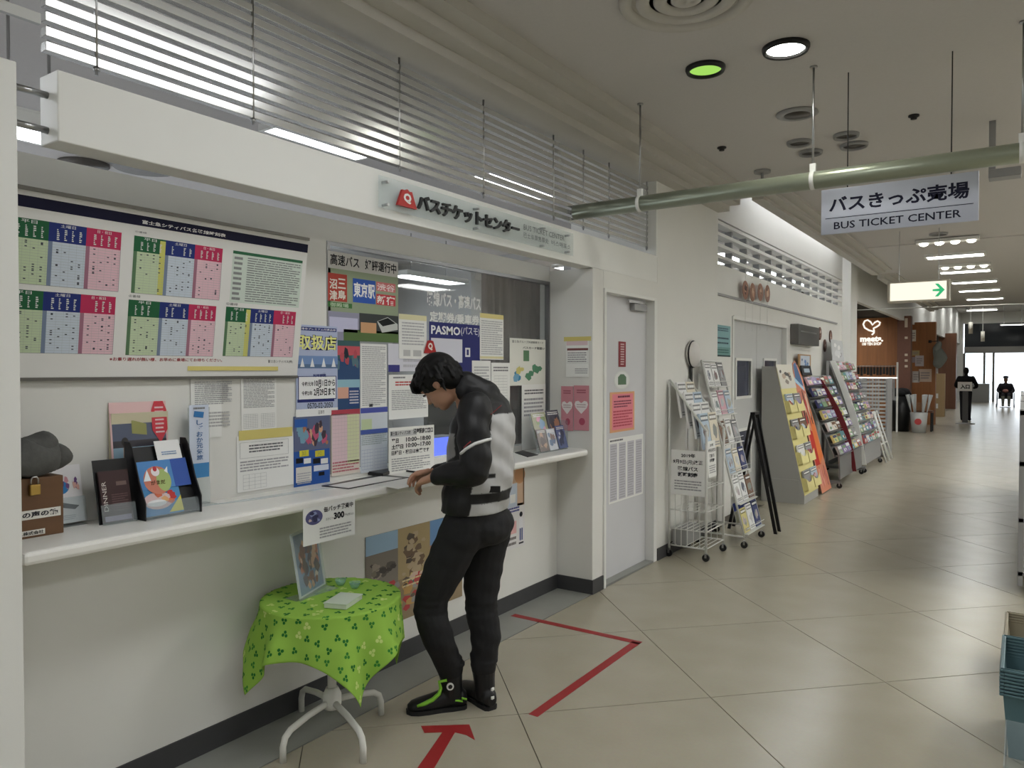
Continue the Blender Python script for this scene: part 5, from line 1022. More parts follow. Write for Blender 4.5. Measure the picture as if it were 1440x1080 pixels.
# -- hair
h = MB(); h.ell(HC + HU * 0.034 - HF * 0.014, 0.108, 0.091, 0.100, mtx=RM, nu=26, nv=18); h.ell(HC - HF * 0.052 - HU * 0.008, 0.064, 0.076, 0.078, mtx=RM, nu=20, nv=12); h.ell(HC + HF * 0.066 + HU * 0.06, 0.052, 0.07, 0.042, mtx=RM)
r_ = random.Random(3)
for k in range(150):
    a = r_.uniform(-1.0, 1.0); e = r_.uniform(-0.15, 1.0); th_ = r_.uniform(0, 6.283)
    d = Vector((math.cos(th_), math.sin(th_), 0)); z = r_.uniform(-0.75, 0.9); rad = math.sqrt(max(0, 1 - z * z))
    if d.x * rad > 0.35 and z < 0.25: continue
    if z < -0.1 and abs(d.y * rad) > 0.5 and d.x > -0.2: continue
    n_ = RM @ Vector((d.x * rad * 0.104, d.y * rad * 0.088, z * 0.10)); p = HC + HU * 0.032 - HF * 0.013 + n_
    fall = (HU * -0.5 + HF * (0.5 if d.x > 0 else -0.25) + HL * d.y * 0.3 - UP * 0.35).normalized()
    tip = p + fall * r_.uniform(0.035, 0.06) + n_.normalized() * 0.004
    h.tube([p - n_ * 0.12, p + fall * 0.02 + n_.normalized() * 0.003, tip], [0.013, 0.009, 0.002], 6)
for k in range(9):
    y = -0.062 + 0.0155 * k; p = HC + HF * 0.09 + HU * 0.062 + HL * y; h.tube([p - HF * 0.04, p, p + HF * 0.012 - HU * 0.028 + HL * 0.004 * (k - 4) * 0.3, p + HF * 0.006 - HU * 0.05], [0.016, 0.014, 0.01, 0.002], 7)
for sg in (1, -1):
    for k in range(5):
        p = HC + HL * 0.079 * sg + HF * (0.05 - 0.025 * k) + HU * 0.035; h.tube([p + HU * 0.02 - HL * 0.015 * sg, p, p - HU * (0.045 if k != 2 else 0.03)], [0.015, 0.011, 0.002], 6)
as_object(remesh(h, 0.004, 1), 'hair', mat('black_hair', (13, 12, 12), 0.6, noise=0.5, scale=60, spec=0.3), man, label='short tousled black hair')
# -- jacket
def fold(co, amp, f1):
    return Vector((math.sin(co.z * f1 + co.y * 31) * amp, math.sin(co.z * f1 * 0.7 + co.x * 27) * amp, 0))
j = MB()
torso(j, [(mp(668, 716), 0.142, 0.195, FW, LT), (mp(669, 700), 0.148, 0.20, FW, LT), (J['wai'] - FW * 0.006, 0.146, 0.197, FW, LT), (mp(676, 640), 0.142, 0.20, FW, LT), (J['che'], 0.142, 0.205, FW, LT), (mp(681, 588), 0.128, 0.20, FW, LT), (mp(682, 565), 0.098, 0.165, FW, LT), (mp(678, 552), 0.07, 0.115, FW, LT), (mp(672, 545), 0.058, 0.085, FW, LT)])
for s_, e_, w_ in ((shL, elL, wrL), (shR, elR, wrR)):
    limb(j, [s_ + (LT * -0.03 if s_ is shL else LT * 0.03) + UP * 0.01, (s_ * 0.6 + e_ * 0.4), e_, (e_ + w_) / 2, w_ + (e_ - w_).normalized() * 0.02], [0.076, 0.072, 0.067, 0.054, 0.041])
limb(j, [mp(678, 560), mp(664, 550), mp(655, 543)], [0.088, 0.078, 0.07])
def jcol(co):
    q = co - J['wai']; a = q.dot(FW); l = q.dot(LT); z = co.z
    arm = False
    for s_, e_, w_, sg in ((shL, elL, wrL, 1), (shR, elR, wrR, -1)):
        for p0, p1, rad in ((s_, e_, 0.088), (e_, w_, 0.078)):
            d = p1 - p0; t = max(0, min(1, (co - p0).dot(d) / d.dot(d)))
            dist = (co - (p0 + d * t)).length
            if dist < rad and (l * sg > 0.115 or t > 0.5 and p0 is e_):
                arm = True
    if arm: return (22, 22, 24)
    zz = z - J['wai'].z
    if zz > 0.285: return (22, 22, 24)                    # black yoke
    if -0.105 < zz < -0.055 and a < 0.06: return (20, 20, 22)          # waist strap
    if 0.005 < zz < 0.025 and abs(l) > 0.10 and a < 0: return (20, 20, 22)
    if a < -0.02 and abs(l) < 0.185: return (186, 186, 186)                # silver back
    if a < -0.055: return (186, 186, 186)
    if a > 0.03 and zz > -0.02 and zz < 0.2 and abs(l) > 0.03: return (132, 132, 132)
    return (24, 24, 26)
def jd(co): return fold(co, 0.0035, 60)
JM = mat('jacket_fabric', rough=0.5, attr=True, spec=0.4, bump=0.12, scale=25)
jk = as_object(remesh(j, 0.0065, 4), 'jacket', JM, man, jcol, disp=jd, label='black riding jacket with silver back panel and waist strap')
from mathutils.bvhtree import BVHTree
_bv = BVHTree.FromPolygons([v.co + LOC[jk.name] for v in jk.data.vertices], [list(p.vertices) for p in jk.data.polygons])
def onjacket(pts, rad, name, m_, lift=0.002):
    P_ = []
    for i in range(len(pts) - 1):
        for k in range(5):
            t = k / 5.0; P_.append((pts[i][0] * (1 - t) + pts[i + 1][0] * t, pts[i][1] * (1 - t) + pts[i + 1][1] * t))
    P_.append(pts[-1]); W_ = []
    for x, y in P_:
        d = ray(x, y).normalized(); h_ = _bv.ray_cast(CAM, d)
        if h_[0] is not None: W_.append(h_[0] - d * lift)
    if len(W_) > 2: MB().tube(W_, rad, 6).build(name, m_, jk)
onjacket([(648, 638), (656, 631), (668, 624), (690, 617)], 0.007, 'reflective_stripe', mat('reflective_white', (214, 214, 214), 0.4))
onjacket([(652, 630), (657, 625), (662, 621)], 0.003, 'red_stripe', mat('stripe_red', (130, 40, 44), 0.5))
onjacket([(690, 583), (697, 577), (705, 570)], 0.002, 'red_piping', mat('stripe_red', (130, 40, 44), 0.5))
q = mp(694, 688, 0.16); MB().box((-0.03, -0.004, -0.014), (0.03, 0.004, 0.014), mtx=Matrix.Translation(q) @ Matrix.Rotation(math.radians(34), 4, 'Z')).build('buckle', BLACK, jk)
# -- jeans
t_ = MB()
torso(t_, [(mp(660, 765), 0.10, 0.155, FW, LT), (mp(668, 745), 0.125, 0.172, FW, LT), (mp(670, 722), 0.13, 0.175, FW, LT), (mp(671, 702), 0.122, 0.168, FW, LT), (mp(672, 690), 0.115, 0.16, FW, LT)])
t_.ell(mp(693, 738), 0.085, 0.16, 0.09, mtx=Matrix((FW, LT, UP)).transposed())
for h_, t1, k_, c_, a_, sg in ((hipL, thL, knL, caL, anL, 1), (hipR, thR, knR, caR, anR, -1)):
    limb(t_, [h_, t1, k_, c_, (c_ * 0.4 + a_ * 0.6), a_], [0.104, 0.096, 0.077, 0.073, 0.064, 0.061])
    for k in range(3): t_.ell(a_ + UP * (0.005 + 0.024 * k) + FW * 0.004 * ((-1) ** k), 0.064 + 0.005 * (k % 2), 0.06 + 0.004 * (k % 2), 0.02)
def td(co):
    d = min((co - knL).length, (co - knR).length); w_ = max(0, 1 - d / 0.12)
    return Vector((math.sin(co.z * 190), math.cos(co.z * 170), 0)) * 0.003 * w_ + fold(co, 0.0018, 80)
as_object(remesh(t_, 0.007, 4), 'jeans', mat('black_denim', (27, 27, 29), 0.85, noise=0.2, scale=90, bump=0.1), man, disp=td, label='dark slim jeans bunched over the shoes')
# -- shoes
def shoe(heel, toe, an, name, label):
    heel = Vector(heel); toe = Vector(toe); f = (toe - heel).normalized(); l = UP.cross(f); Ls = 0.275; heel = toe - f * Ls
    s_ = MB()
    s_.loft([(heel + f * a + UP * z, l * w_, UP * h_) for a, z, w_, h_ in ((0.0, 0.045, 0.024, 0.03), (0.02, 0.05, 0.036, 0.045), (0.07, 0.052, 0.038, 0.05), (0.12, 0.048, 0.038, 0.046), (0.17, 0.04, 0.044, 0.037), (0.22, 0.034, 0.045, 0.031), (0.255, 0.03, 0.035, 0.026), (0.275, 0.027, 0.015, 0.014))])
    limb(s_, [heel + f * 0.065 + UP * 0.06, heel + f * 0.068 + UP * 0.11, heel + f * 0.075 + UP * 0.175], [0.047, 0.05, 0.056])
    def sd(co): return Vector((0, 0, max(0.012 - co.z, 0)))
    up_ = as_object(remesh(s_, 0.004, 2), 'shoe', mat('shoe_leather', (20, 20, 22), 0.45), man, disp=sd, label=label)
    so = MB(); P_ = []
    for a, w_ in ((0.0, 0.02), (0.012, 0.034), (0.07, 0.040), (0.12, 0.039), (0.18, 0.046), (0.23, 0.045), (0.262, 0.034), (0.28, 0.012)): P_.append((a, w_))
    pts_ = [heel + f * a + l * w_ for a, w_ in P_] + [heel + f * a - l * w_ for a, w_ in reversed(P_)]
    so.prism([(p.x, p.y, 0.0) for p in pts_], (0, 0, 0.018)); so.build('sole', mat('shoe_sole', (26, 26, 27), 0.7), up_)
    return heel, f, l, up_
he, f, l, su = shoe(hL, (tL.x, tL.y, 0), anL, 'shoe', 'black ankle shoe with lime green stripe and round badge')
outs = -l if (-l).dot(CAM - he) > 0 else l
LG_ = mat('lime_trim', (140, 206, 62), 0.45); m = MB()
def surf(a, z, w_): return he + f * a + UP * z + outs * w_
pp = [(0.10, 0.155, 0.050), (0.135, 0.15, 0.046), (0.128, 0.12, 0.046), (0.135, 0.095, 0.046), (0.165, 0.07, 0.045), (0.20, 0.055, 0.043), (0.235, 0.044, 0.037)]
m.tube([surf(*q_) for q_ in pp], [0.007, 0.008, 0.008, 0.009, 0.010, 0.010, 0.006], 6); m.build('stripe', LG_, su)
m = MB(); m.tube([surf(0.005, 0.05, 0.035), surf(0.03, 0.06, 0.040), surf(0.025, 0.045, 0.041), surf(0.06, 0.055, 0.043)], 0.005, 6); m.build('heel_mark', LG_, su)
c_ = surf(0.085, 0.125, 0.049); MB().cyl(c_, c_ + outs * 0.006, 0.017, 18).build('badge', mat('badge_white', (220, 220, 216), 0.4), su); MB().cyl(c_ + outs * 0.006, c_ + outs * 0.0075, 0.010, 14).build('badge_mark', BLACK, su)
he, f, l, su = shoe(hR, (tR.x, tR.y, 0), anR, 'shoe', 'black ankle shoe seen from behind with small white heel tabs')
for z in (0.06, 0.10): MB().box((-0.004, -0.008, -0.006), (0.004, 0.008, 0.006), mtx=Matrix.Translation(he - f * 0.002 + UP * z)).build('heel_tab', WHITE, su)
# ================================================================ racks along the corridor
PAL = [('white', (226, 226, 224)), ('pale blue', (176, 196, 216)), ('navy', (56, 66, 120)), ('pink', (214, 160, 176)), ('grey', (150, 150, 152)), ('yellow', (216, 202, 120)), ('green', (130, 166, 120)), ('red', (178, 70, 66)), ('brown', (130, 96, 76)), ('violet', (150, 130, 180)), ('teal', (90, 150, 160)), ('cream', (224, 214, 190))]
FST = ['first', 'second', 'third', 'fourth', 'fifth', 'sixth', 'seventh', 'eighth', 'ninth', 'tenth', 'eleventh', 'twelfth', 'thirteenth', 'fourteenth', 'fifteenth']
PAL = [(n_, tuple(int(0.78 * v_ + 0.22 * (sum(c_) / 3) + 6) for v_ in c_)) for n_, c_ in PAL]
ORD = ['top', 'second', 'third', 'fourth', 'fifth', 'sixth', 'seventh', 'eighth', 'ninth']
def leaflet(o, u, v, w, h, th, pk, seed, label, group, mtl=PRINT, mute=0.0):
    nm, c = PAL[pk % len(PAL)]; s = Sheet(o, u, v, w, h, th=th, base=c); r = random.Random(seed)
    cols = [PAL[r.randrange(len(PAL))][1] for _ in range(3)]
    cols = [tuple(int(v_ * (1 - mute) + mute * (60 + sum(k_) * 0.2)) for v_ in k_) for k_ in cols]
    s.rect(0.06, 0.78, 0.94, 0.95, tuple(int(k * 0.6) for k in c), 1); s.lines(0.1, 0.81, 0.9, 0.92, 1, (232, 232, 230), 3, 0.7, seed, 0.2)
    s.blobs(0.06, 0.2, 0.94, 0.74, 5, cols, seed, 2, 0.12, 0.25); s.lines(0.1, 0.04, 0.9, 0.18, 2, (110, 110, 116), 3, seed=seed)
    return s.build('leaflet', mtl, label=label, cat='leaflet', group=group)
def castor(m, x, y, r=0.032):
    m.cyl((x, y - 0.012, r), (x, y + 0.012, r), r, 14)
def cast_part(parent, x, y, r=0.03):
    m = MB(); castor(m, x, y, r); c = m.build('castor', BLACK, parent); MB().box((x - 0.008, y - 0.016, r), (x + 0.008, y + 0.016, r * 2.2)).build('fork', STEEL, c)
# ---- stepped wire rack by the door
ya, yb, xr, xf_ = 6.0, 6.43, -2.462, -2.14
zr = at(934, 534, 'x', xr).z; zf = at(996, 607, 'y', ya).z
t = thing('stepped_wire_rack', 'white stepped wire rack on castors right of the white door', 'leaflet rack', ((xr + xf_) / 2, (ya + yb) / 2, 0))
for y in (ya, yb):
    f = MB(); f.cyl((xr, y, 0.07), (xr, y, zr), 0.011).build('rear_post', WIRE, t); MB().cyl((xf_, y, 0.07), (xf_, y, zf), 0.011).build('front_post', WIRE, t)
    MB().cyl((xr, y, zr), (xf_, y, zf), 0.010).build('sloping_rail', WIRE, t); MB().cyl((xr, y, 0.10), (xf_, y, 0.10), 0.007).build('bottom_rail', WIRE, t)
    cast_part(t, xr, y); cast_part(t, xf_, y)
for k, z in enumerate((0.10, 0.24, 0.40, 0.60)):
    m = MB()
    for y in (ya, yb): m.cyl((xr, y, z), (xf_, y, z), 0.004, 6)
    for q in range(8):
        x = xr + (xf_ - xr) * q / 7; m.cyl((x, ya, z), (x, yb, z), 0.003, 6)
    m.cyl((xf_, ya, z), (xf_, yb, z), 0.005, 6); m.build('wire_shelf', WIRE, t)
for y in (ya, yb):
    for q in range(1, 6):
        x = xr + (xf_ - xr) * q / 6; MB().cyl((x, y, 0.1), (x, y, 0.62), 0.003, 6).build('upright_wire', WIRE, t)
GL = 'leaflets in the stepped wire rack'
for k in range(4):
    x = xr + 0.06 + (xf_ - xr - 0.06) * k / 4.0; z = zr + (zf - zr) * (x - xr) / (xf_ - xr)
    for c in range(2):
        leaflet((x + 0.045, ya + 0.012 + c * 0.205, z - 0.24), (0, 1, 0), (-0.16, 0, 1), 0.195, 0.30, 0.018, [0, 11, 0, 1, 0, 0, 1, 11][k * 2 + c], k * 3 + c, 'pale timetable stack, %s step from the wall, %s side of stepped rack' % (('rearmost', 'second', 'third', 'front')[k], ('near', 'far')[c]), GL, mute=0.9)
def chsign(s):
    s.text('2019年', 0.30, 0.84, 0.72, 0.93, INK, bold=0.03); s.text('9月9日(月)改正', 0.06, 0.68, 0.94, 0.79, INK, bold=0.02); s.text('路線バス', 0.2, 0.54, 0.8, 0.64, INK, bold=0.03); s.text('新時刻表', 0.2, 0.41, 0.8, 0.51, INK, bold=0.05); s.lines(0.1, 0.1, 0.9, 0.34, 4, (120, 120, 124), seed=3); return s
s = ony(ya - 0.014, (944, 632), (991, 699), th=0.002); chsign(s); notice(s, 'white 2019 timetable change notice tied to the stepped rack side')
s = Sheet((xf_ + 0.014, ya + 0.02, at(998, 671, 'x', xf_).z), (0, 1, 0), (-0.05, 0, 1), 0.19, 0.30, th=0.002); chsign(s); notice(s, 'second timetable change notice on the front of the stepped rack')
m = MB().box((xr + 0.02, ya + 0.03, 0.1045), (xr + 0.14, yb - 0.05, 0.232)).build('folded_board', mat('grey_card', (150, 150, 148), 0.8), label='grey folded card stored inside the stepped wire rack', cat='card')
# ---- tall leaning wire rack
def leaning_rack(name, label, y0, y1, xb, xt, z0, z1, rows, cols, gl, who, mtl_frame=WIRE, picks=None, seed=0, side=None, hh=0.2, ths=0.012, backm=None):
    t = thing(name, label, 'leaflet rack', ((xb + xt) / 2, (y0 + y1) / 2, 0))
    d = Vector((xt - xb, 0, z1 - z0)); L_ = d.length; dn = d.normalized(); nn = Vector((0, 1, 0)).cross(dn)
    for y in (y0, y1):
        MB().cyl((xb, y, z0), (xt, y, z1), 0.010).build('front_rail', mtl_frame, t)
        MB().cyl((xt - 0.02, y, z1 * 0.93), (xt - 0.03, y, z0), 0.010).build('rear_leg', mtl_frame, t); MB().cyl((xb, y, z0), (xt - 0.03, y, z0), 0.008).build('foot_rail', mtl_frame, t)
        cast_part(t, xb, y); cast_part(t, xt - 0.03, y)
    MB().cyl((xt, y0, z1), (xt, y1, z1), 0.009).build('top_rail', mtl_frame, t)
    if backm: MB().prism([Vector((xb, y0, z0)) - nn * 0.02, Vector((xb, y1, z0)) - nn * 0.02, Vector((xt, y1, z1)) - nn * 0.02, Vector((xt, y0, z1)) - nn * 0.02], -nn * 0.006).build('back_sheet', backm, t)
    rr = random.Random(seed + 5)
    for r in range(rows):
        a = L_ * (1 - (r + 0.92) / rows); p = Vector((xb, y0, z0)) + dn * a
        MB().box((0, 0, 0), (0.035, y1 - y0, 0.004), mtl_frame and None, Matrix.Translation(p)).cyl(p + Vector((0.035, 0, 0.0)), p + Vector((0.035, y1 - y0, 0.0)), 0.004, 6).cyl(p + Vector((0.028, 0, 0.05)), p + Vector((0.028, y1 - y0, 0.05)), 0.003, 6).build('ledge', mtl_frame, t)
        wv = (y1 - y0) / cols
        for c in range(cols):
            pk = picks[(r * cols + c) % len(picks)] if picks else rr.randrange(len(PAL)); h_ = min(hh, L_ / rows * 0.95) * rr.uniform(0.86, 1.0)
            leaflet(p + Vector((0.008, wv * c + 0.012, 0.010)), (0, 1, 0), dn, wv - 0.024, h_, ths, pk, seed * 31 + r * 7 + c, '%s leaflet, %s row, %s from the left, %s' % (PAL[pk % len(PAL)][0], ORD[r], FST[c], who), gl, mute=0.75)
    return t
t = leaning_rack('leaning_wire_rack', 'tall leaning wire leaflet rack behind the stepped rack', 6.64, 7.17, -2.02, -2.42, 0.10, 1.66, 6, 3, 'leaflets in the tall wire rack', 'tall wire rack', picks=[0, 0, 4, 0, 3, 1, 8, 0, 4, 1, 11, 2, 0, 0, 8, 5, 0, 2], seed=2, hh=0.24)
s = Sheet((-2.10, 6.68, 0.20), (0, 1, 0), (-0.24, 0, 1), 0.40, 0.24, th=0.003); s.rect(0, 0.45, 1, 0.75, (46, 60, 130)); s.build('leaflet', PRINT, label='white sheet with broad blue band low on the tall wire rack', cat='leaflet')
# round mirror sign on the tall rack
c = at(974, 498, 'x', -2.461)
t = thing('round_sign', 'oval white sign on a dark stalk above the tall wire rack', 'sign', (c.x, c.y, c.z - 0.3))
MB().lathe([(0.0, 0), (0.118, 0), (0.118, 0.012), (0.0, 0.012)], c, 30, ax=(1, -0.15, 0)).build('disc', mat('sign_face', (214, 210, 206), 0.4), t)
MB().tube([c + Vector((0.006, 0.118 * math.cos(k * 0.2618), 0.118 * math.sin(k * 0.2618))) for k in range(24)], 0.007, 6, closed=True).build('rim', BLACKM, t)
MB().box((c.x - 0.016, c.y - 0.035, c.z - 0.34), (c.x - 0.006, c.y + 0.02, c.z + 0.06)).build('stalk', BLACKM, t)
# ---- black A-frame board
p = at(1088, 751, 'z', 0); ap = at(1058, 582, 'y', p.y)
t = thing('a_frame_board', 'black folding A-frame board standing past the wire racks', 'sign board', (p.x - 0.22, p.y + 0.2, 0))
wA = 0.14; xa = ap.x; za = ap.z
for y in (p.y, p.y + wA):
    MB().prism([(p.x, y, 0), (p.x + 0.03, y, 0), (xa + 0.02, y, za), (xa - 0.012, y, za)], (0, 0.02, 0)).build('front_leg', BLACKM, t)
    MB().prism([(xa - (p.x - xa), y, 0), (xa - (p.x - xa) - 0.03, y, 0), (xa - 0.02, y, za), (xa + 0.0, y, za)], (0, 0.02, 0)).build('rear_leg', BLACKM, t)
MB().box((xa - 0.02, p.y, za - 0.01), (xa + 0.025, p.y + wA + 0.02, za + 0.015)).build('hinge_bar', BLACKM, t)
MB().prism([(xa + (p.x - xa) * 0.62, p.y + 0.02, za * 0.38), (xa + (p.x - xa) * 0.62 + 0.008, p.y + 0.02, za * 0.38), (xa + 0.012, p.y + 0.02, za * 0.96), (xa + 0.004, p.y + 0.02, za * 0.96)], (0, wA - 0.02, 0)).build('board_panel', BLACK, t)
# ---- teal poster beside the door frame
s = onwall(-2.516, (1000, 455), (1027, 502), base=(132, 172, 176)); s.rect(0, 0, 1, 0.3, (110, 150, 146)); s.lines(0.12, 0.8, 0.88, 0.93, 2, (70, 92, 106), 3, 0.5, 46); s.lines(0.1, 0.36, 0.9, 0.66, 2, (64, 84, 96), 3, 0.35, 47, 0.1); s.lines(0.1, 0.1, 0.9, 0.25, 2, (60, 100, 96), seed=4); s.rect(0, 0, 1, 0.05, (40, 60, 60), 2); notice(s, 'pale teal poster on the wall beside the grey double door', 'poster')
# ---- yellow cardboard display
yb0, yb1 = 9.20, 9.92; xw = -2.60
prof_ = [(xw, 0), (-2.10, 0), (-2.10, 0.10), (-2.44, 1.62), (xw, 1.62)]
t = thing('card_display', 'yellow cardboard leaflet display with grey side panel', 'leaflet display', (-2.35, 9.56, 0))
MB().prism([(x, yb0, z) for x, z in prof_], (0, yb1 - yb0, 0)).build('body', mat('grey_cardboard', (168, 167, 162), 0.8, noise=0.03), t)
MB().box((xw + 0.02, yb0 - 0.012, 0.0), (-2.16, yb0 - 0.001, 0.28)).build('side_flap', mat('grey_cardboard', (168, 167, 162), 0.8), t)
dn = Vector((-0.34, 0, 1.52)).normalized(); nn = Vector((0, 1, 0)).cross(dn); YEL = mat('yellow_cardboard', (226, 216, 150), 0.7, noise=0.04); o0 = Vector((-2.10, yb0, 0.10)); wv = (yb1 - yb0)
MB().prism([o0 + nn * 0.001, o0 + nn * 0.001 + Vector((0, wv, 0)), o0 + nn * 0.001 + Vector((0, wv, 0)) + dn * 1.53, o0 + nn * 0.001 + dn * 1.53], nn * 0.004).build('front_sheet', YEL, t)
s = Sheet(o0 + dn * 1.28 + nn * 0.010, (0, 1, 0), dn, wv, 0.30, th=0.003, base=(222, 218, 206)); s.blobs(0.05, 0.1, 0.95, 0.85, 9, [(90, 86, 84), (150, 140, 130), (190, 170, 150)], 6, 2, 0.08, 0.14); s.build('header_card', PRINT, t)
for r in range(4):
    for c in range(2):
        p = o0 + dn * (0.05 + 0.31 * r) + Vector((0, 0.02 + c * wv / 2, 0)) + nn * 0.006
        pk_ = MB(); ww = wv / 2 - 0.03
        pk_.prism([p + nn * 0.05, p + nn * 0.05 + Vector((0, ww, 0)), p + nn * 0.05 + Vector((0, ww, 0)) + dn * 0.14, p + nn * 0.05 + Vector((0, ww * 0.66, 0)) + dn * 0.09, p + nn * 0.05 + Vector((0, ww * 0.33, 0)) + dn * 0.09, p + nn * 0.05 + dn * 0.14], nn * 0.003)
        pk_.prism([p, p + nn * 0.053, p + nn * 0.053 + dn * 0.14, p + dn * 0.16], (0, 0.003, 0)).prism([p, p + nn * 0.053, p + nn * 0.053 + Vector((0, ww, 0)), p + Vector((0, ww, 0))], dn * 0.003).build('pocket', YEL, t)
        leaflet(p + nn * 0.03 + Vector((0, 0.012, 0)) + dn * 0.006, (0, 1, 0), dn, ww - 0.02, 0.225, 0.018, [4, 1, 0, 4, 4, 8, 1, 4][r * 2 + c], 50 + r * 2 + c, '%s leaflet stack in the yellow display, %s pocket row, %s' % (PAL[[4, 1, 0, 4, 4, 8, 1, 4][r * 2 + c]][0], ('lowest', 'second lowest', 'second highest', 'highest')[r], ('left', 'right')[c]), 'leaflets in the yellow display')
# card with blue picture behind
s = onwall(-2.55, (1124, 498), (1140, 532), th=0.02, base=(176, 140, 104)); s.rect(0.1, 0.3, 0.9, 0.95, (196, 204, 216)); s.blobs(0.15, 0.35, 0.85, 0.9, 6, [(110, 140, 190), (70, 90, 130)], 3); notice(s, 'small wooden-backed picture card above the display rack', 'picture card')
# ---- orange standee (plain colour areas)
y0s = 10.06; t = thing('cardboard_standee', 'leaning cardboard standee in orange red and blue tones', 'standee', (-2.25, 10.3, 0))
o_ = Vector((-2.08, y0s, 0.012)); bk = Vector((-0.44, 0, 1.72)); s = Sheet(o_, (0, 1, 0), bk, 0.56, 1.74, th=0.0); s.vv = bk.normalized(); s.n = s.u.cross(s.vv)
out = [(0.0, 0.0), (1.0, 0.0), (1.0, 0.5), (0.92, 0.72), (0.95, 0.86), (0.8, 0.95), (0.62, 1.0), (0.35, 0.98), (0.2, 0.9), (0.06, 0.8), (0.1, 0.55)]
bd = MB(); bd.prism([s.pt(a, b) - s.n * 0.006 for a, b in out], s.n * 0.006); bd.build('board', mat('cardboard', (196, 150, 130), 0.8), t)
f = Sheet(o_, (0, 1, 0), bk, 0.56, 1.74, th=0.0); f.shape(out, (214, 140, 112), 1); f.shape([(0.1, 0.2), (0.6, 0.2), (0.55, 0.45), (0.2, 0.48)], (190, 52, 44), 2); f.shape([(0.5, 0.2), (0.95, 0.25), (0.9, 0.62), (0.6, 0.6)], (222, 122, 66), 3); f.shape([(0.1, 0.6), (0.9, 0.6), (0.85, 0.78), (0.15, 0.76)], (196, 120, 100), 3); f.shape([(0.2, 0.82), (0.85, 0.8), (0.62, 0.99), (0.36, 0.97)], (80, 110, 150), 4); f.shape([(0.1, 0.84), (0.8, 0.76), (0.8, 0.79), (0.1, 0.88)], (170, 206, 226), 5); f.blobs(0.1, 0.45, 0.9, 0.8, 14, [(206, 150, 120), (90, 60, 56), (224, 196, 170), (190, 70, 60)], 8, 5, 0.06, 0.12); f.blobs(0.05, 0.02, 0.95, 0.2, 8, [(226, 160, 140), (206, 120, 110), (120, 80, 80)], 9, 5, 0.06, 0.12)
f.build('print', PRINT, t); MB().prism([(-2.13, y0s + 0.25, 0), (-2.46, y0s + 0.25, 0), (-2.44, y0s + 0.25, 1.3)], (0, 0.01, 0)).build('strut', mat('cardboard', (196, 150, 130), 0.8), t)
# ---- grey goods rack with dark red end panel
def goods_rack(name, label, y0, y1, xb, xt, z1, rows, cols, gl, who, sidem, frame, seed, divider=None):
    t = thing(name, label, 'goods rack', ((xb + xt) / 2, (y0 + y1) / 2, 0)); z0 = 0.42
    d = Vector((xt - xb, 0, z1 - z0)); L_ = d.length; dn = d.normalized(); nn = Vector((0, 1, 0)).cross(dn)
    for k, y in enumerate((y0, y1)):
        if sidem[k] is not None:
            pr_ = []
            for q in range(9):
                a = q / 8.0; pr_.append((xb + 0.06 + (xt - xb) * a + 0.07 * math.sin(math.pi * a), y, 0.12 + (z1 - 0.12) * a))
            pr_ += [(xt - 0.06 + 0.0, y, z1)] + [(xb + 0.0 + (xt - xb) * a - 0.02 + 0.05 * math.sin(math.pi * a), y, 0.12 + (z1 - 0.12) * a) for a in (1 - q / 8.0 for q in range(9))]
            MB().prism(pr_, (0, 0.02, 0)).build('end_panel', sidem[k], t)
        MB().box((xt - 0.07, y, 0.06), (xt - 0.03, y + 0.02, z1)).build('rear_post', frame, t); MB().box((xt - 0.07, y, 0.06), (xb + 0.05, y + 0.02, 0.10)).build('foot', frame, t)
        cast_part(t, xb + 0.03, y + 0.01, 0.035); cast_part(t, xt - 0.05, y + 0.01, 0.035)
    MB().prism([Vector((xb, y0 + 0.02, z0)) - nn * 0.03, Vector((xb, y1, z0)) - nn * 0.03, Vector((xt, y1, z1)) - nn * 0.03, Vector((xt, y0 + 0.02, z1)) - nn * 0.03], -nn * 0.01).build('back_panel', frame, t)
    MB().prism([(xb + 0.02, y0 + 0.02, 0.12), (xb + 0.04, y0 + 0.02, 0.12), (xb + 0.03, y0 + 0.02, z0), (xb + 0.01, y0 + 0.02, z0)], (0, y1 - y0 - 0.02, 0)).build('front_panel', frame, t)
    if divider:
        y = y0 + 0.02 + (y1 - y0 - 0.02) * (cols // 2) / cols - 0.006; A1 = [(xb + 0.10 + (xt - xb) * a + 0.10 * math.sin(math.pi * a), y, 0.14 + (z1 - 0.2) * a) for a in (q / 10.0 for q in range(11))]; B1 = [(x - 0.05 - 0.05 * math.sin(math.pi * q / 10.0), y, z) for q, (x, _, z) in enumerate(A1)]
        MB().prism(A1 + B1[::-1], (0, 0.012, 0)).build('divider_panel', divider, t)
    rr = random.Random(seed)
    for r in range(rows):
        a = L_ * (1 - (r + 0.96) / rows); p = Vector((xb, y0 + 0.02, z0)) + dn * a
        MB().box((-0.02, 0, 0), (0.055, y1 - y0 - 0.02, 0.006), None, Matrix.Translation(p)).build('shelf', frame, t)
        wv = (y1 - y0 - 0.02) / cols
        for c in range(cols):
            pk = rr.randrange(len(PAL)); nm, col = PAL[pk]; h_ = L_ / rows * rr.uniform(0.6, 0.78); q = p + Vector((0.012, wv * c + 0.01, 0.021))
            s = Sheet(q + Vector((0.03, 0, 0)), (0, 1, 0), dn, wv - 0.02, h_, th=0.03, base=col); s.rect(0.08, 0.6, 0.92, 0.92, PAL[rr.randrange(len(PAL))][1]); s.blobs(0.1, 0.08, 0.9, 0.55, 4, [PAL[rr.randrange(len(PAL))][1], (230, 230, 230)], seed + r * 9 + c, 2, 0.14, 0.25)
            s.build('goods_pack', GLOSSP, label='%s pack, %s row, %s from the left, %s' % (nm, ORD[r], FST[c], who), cat='pack', group=gl)
    return t
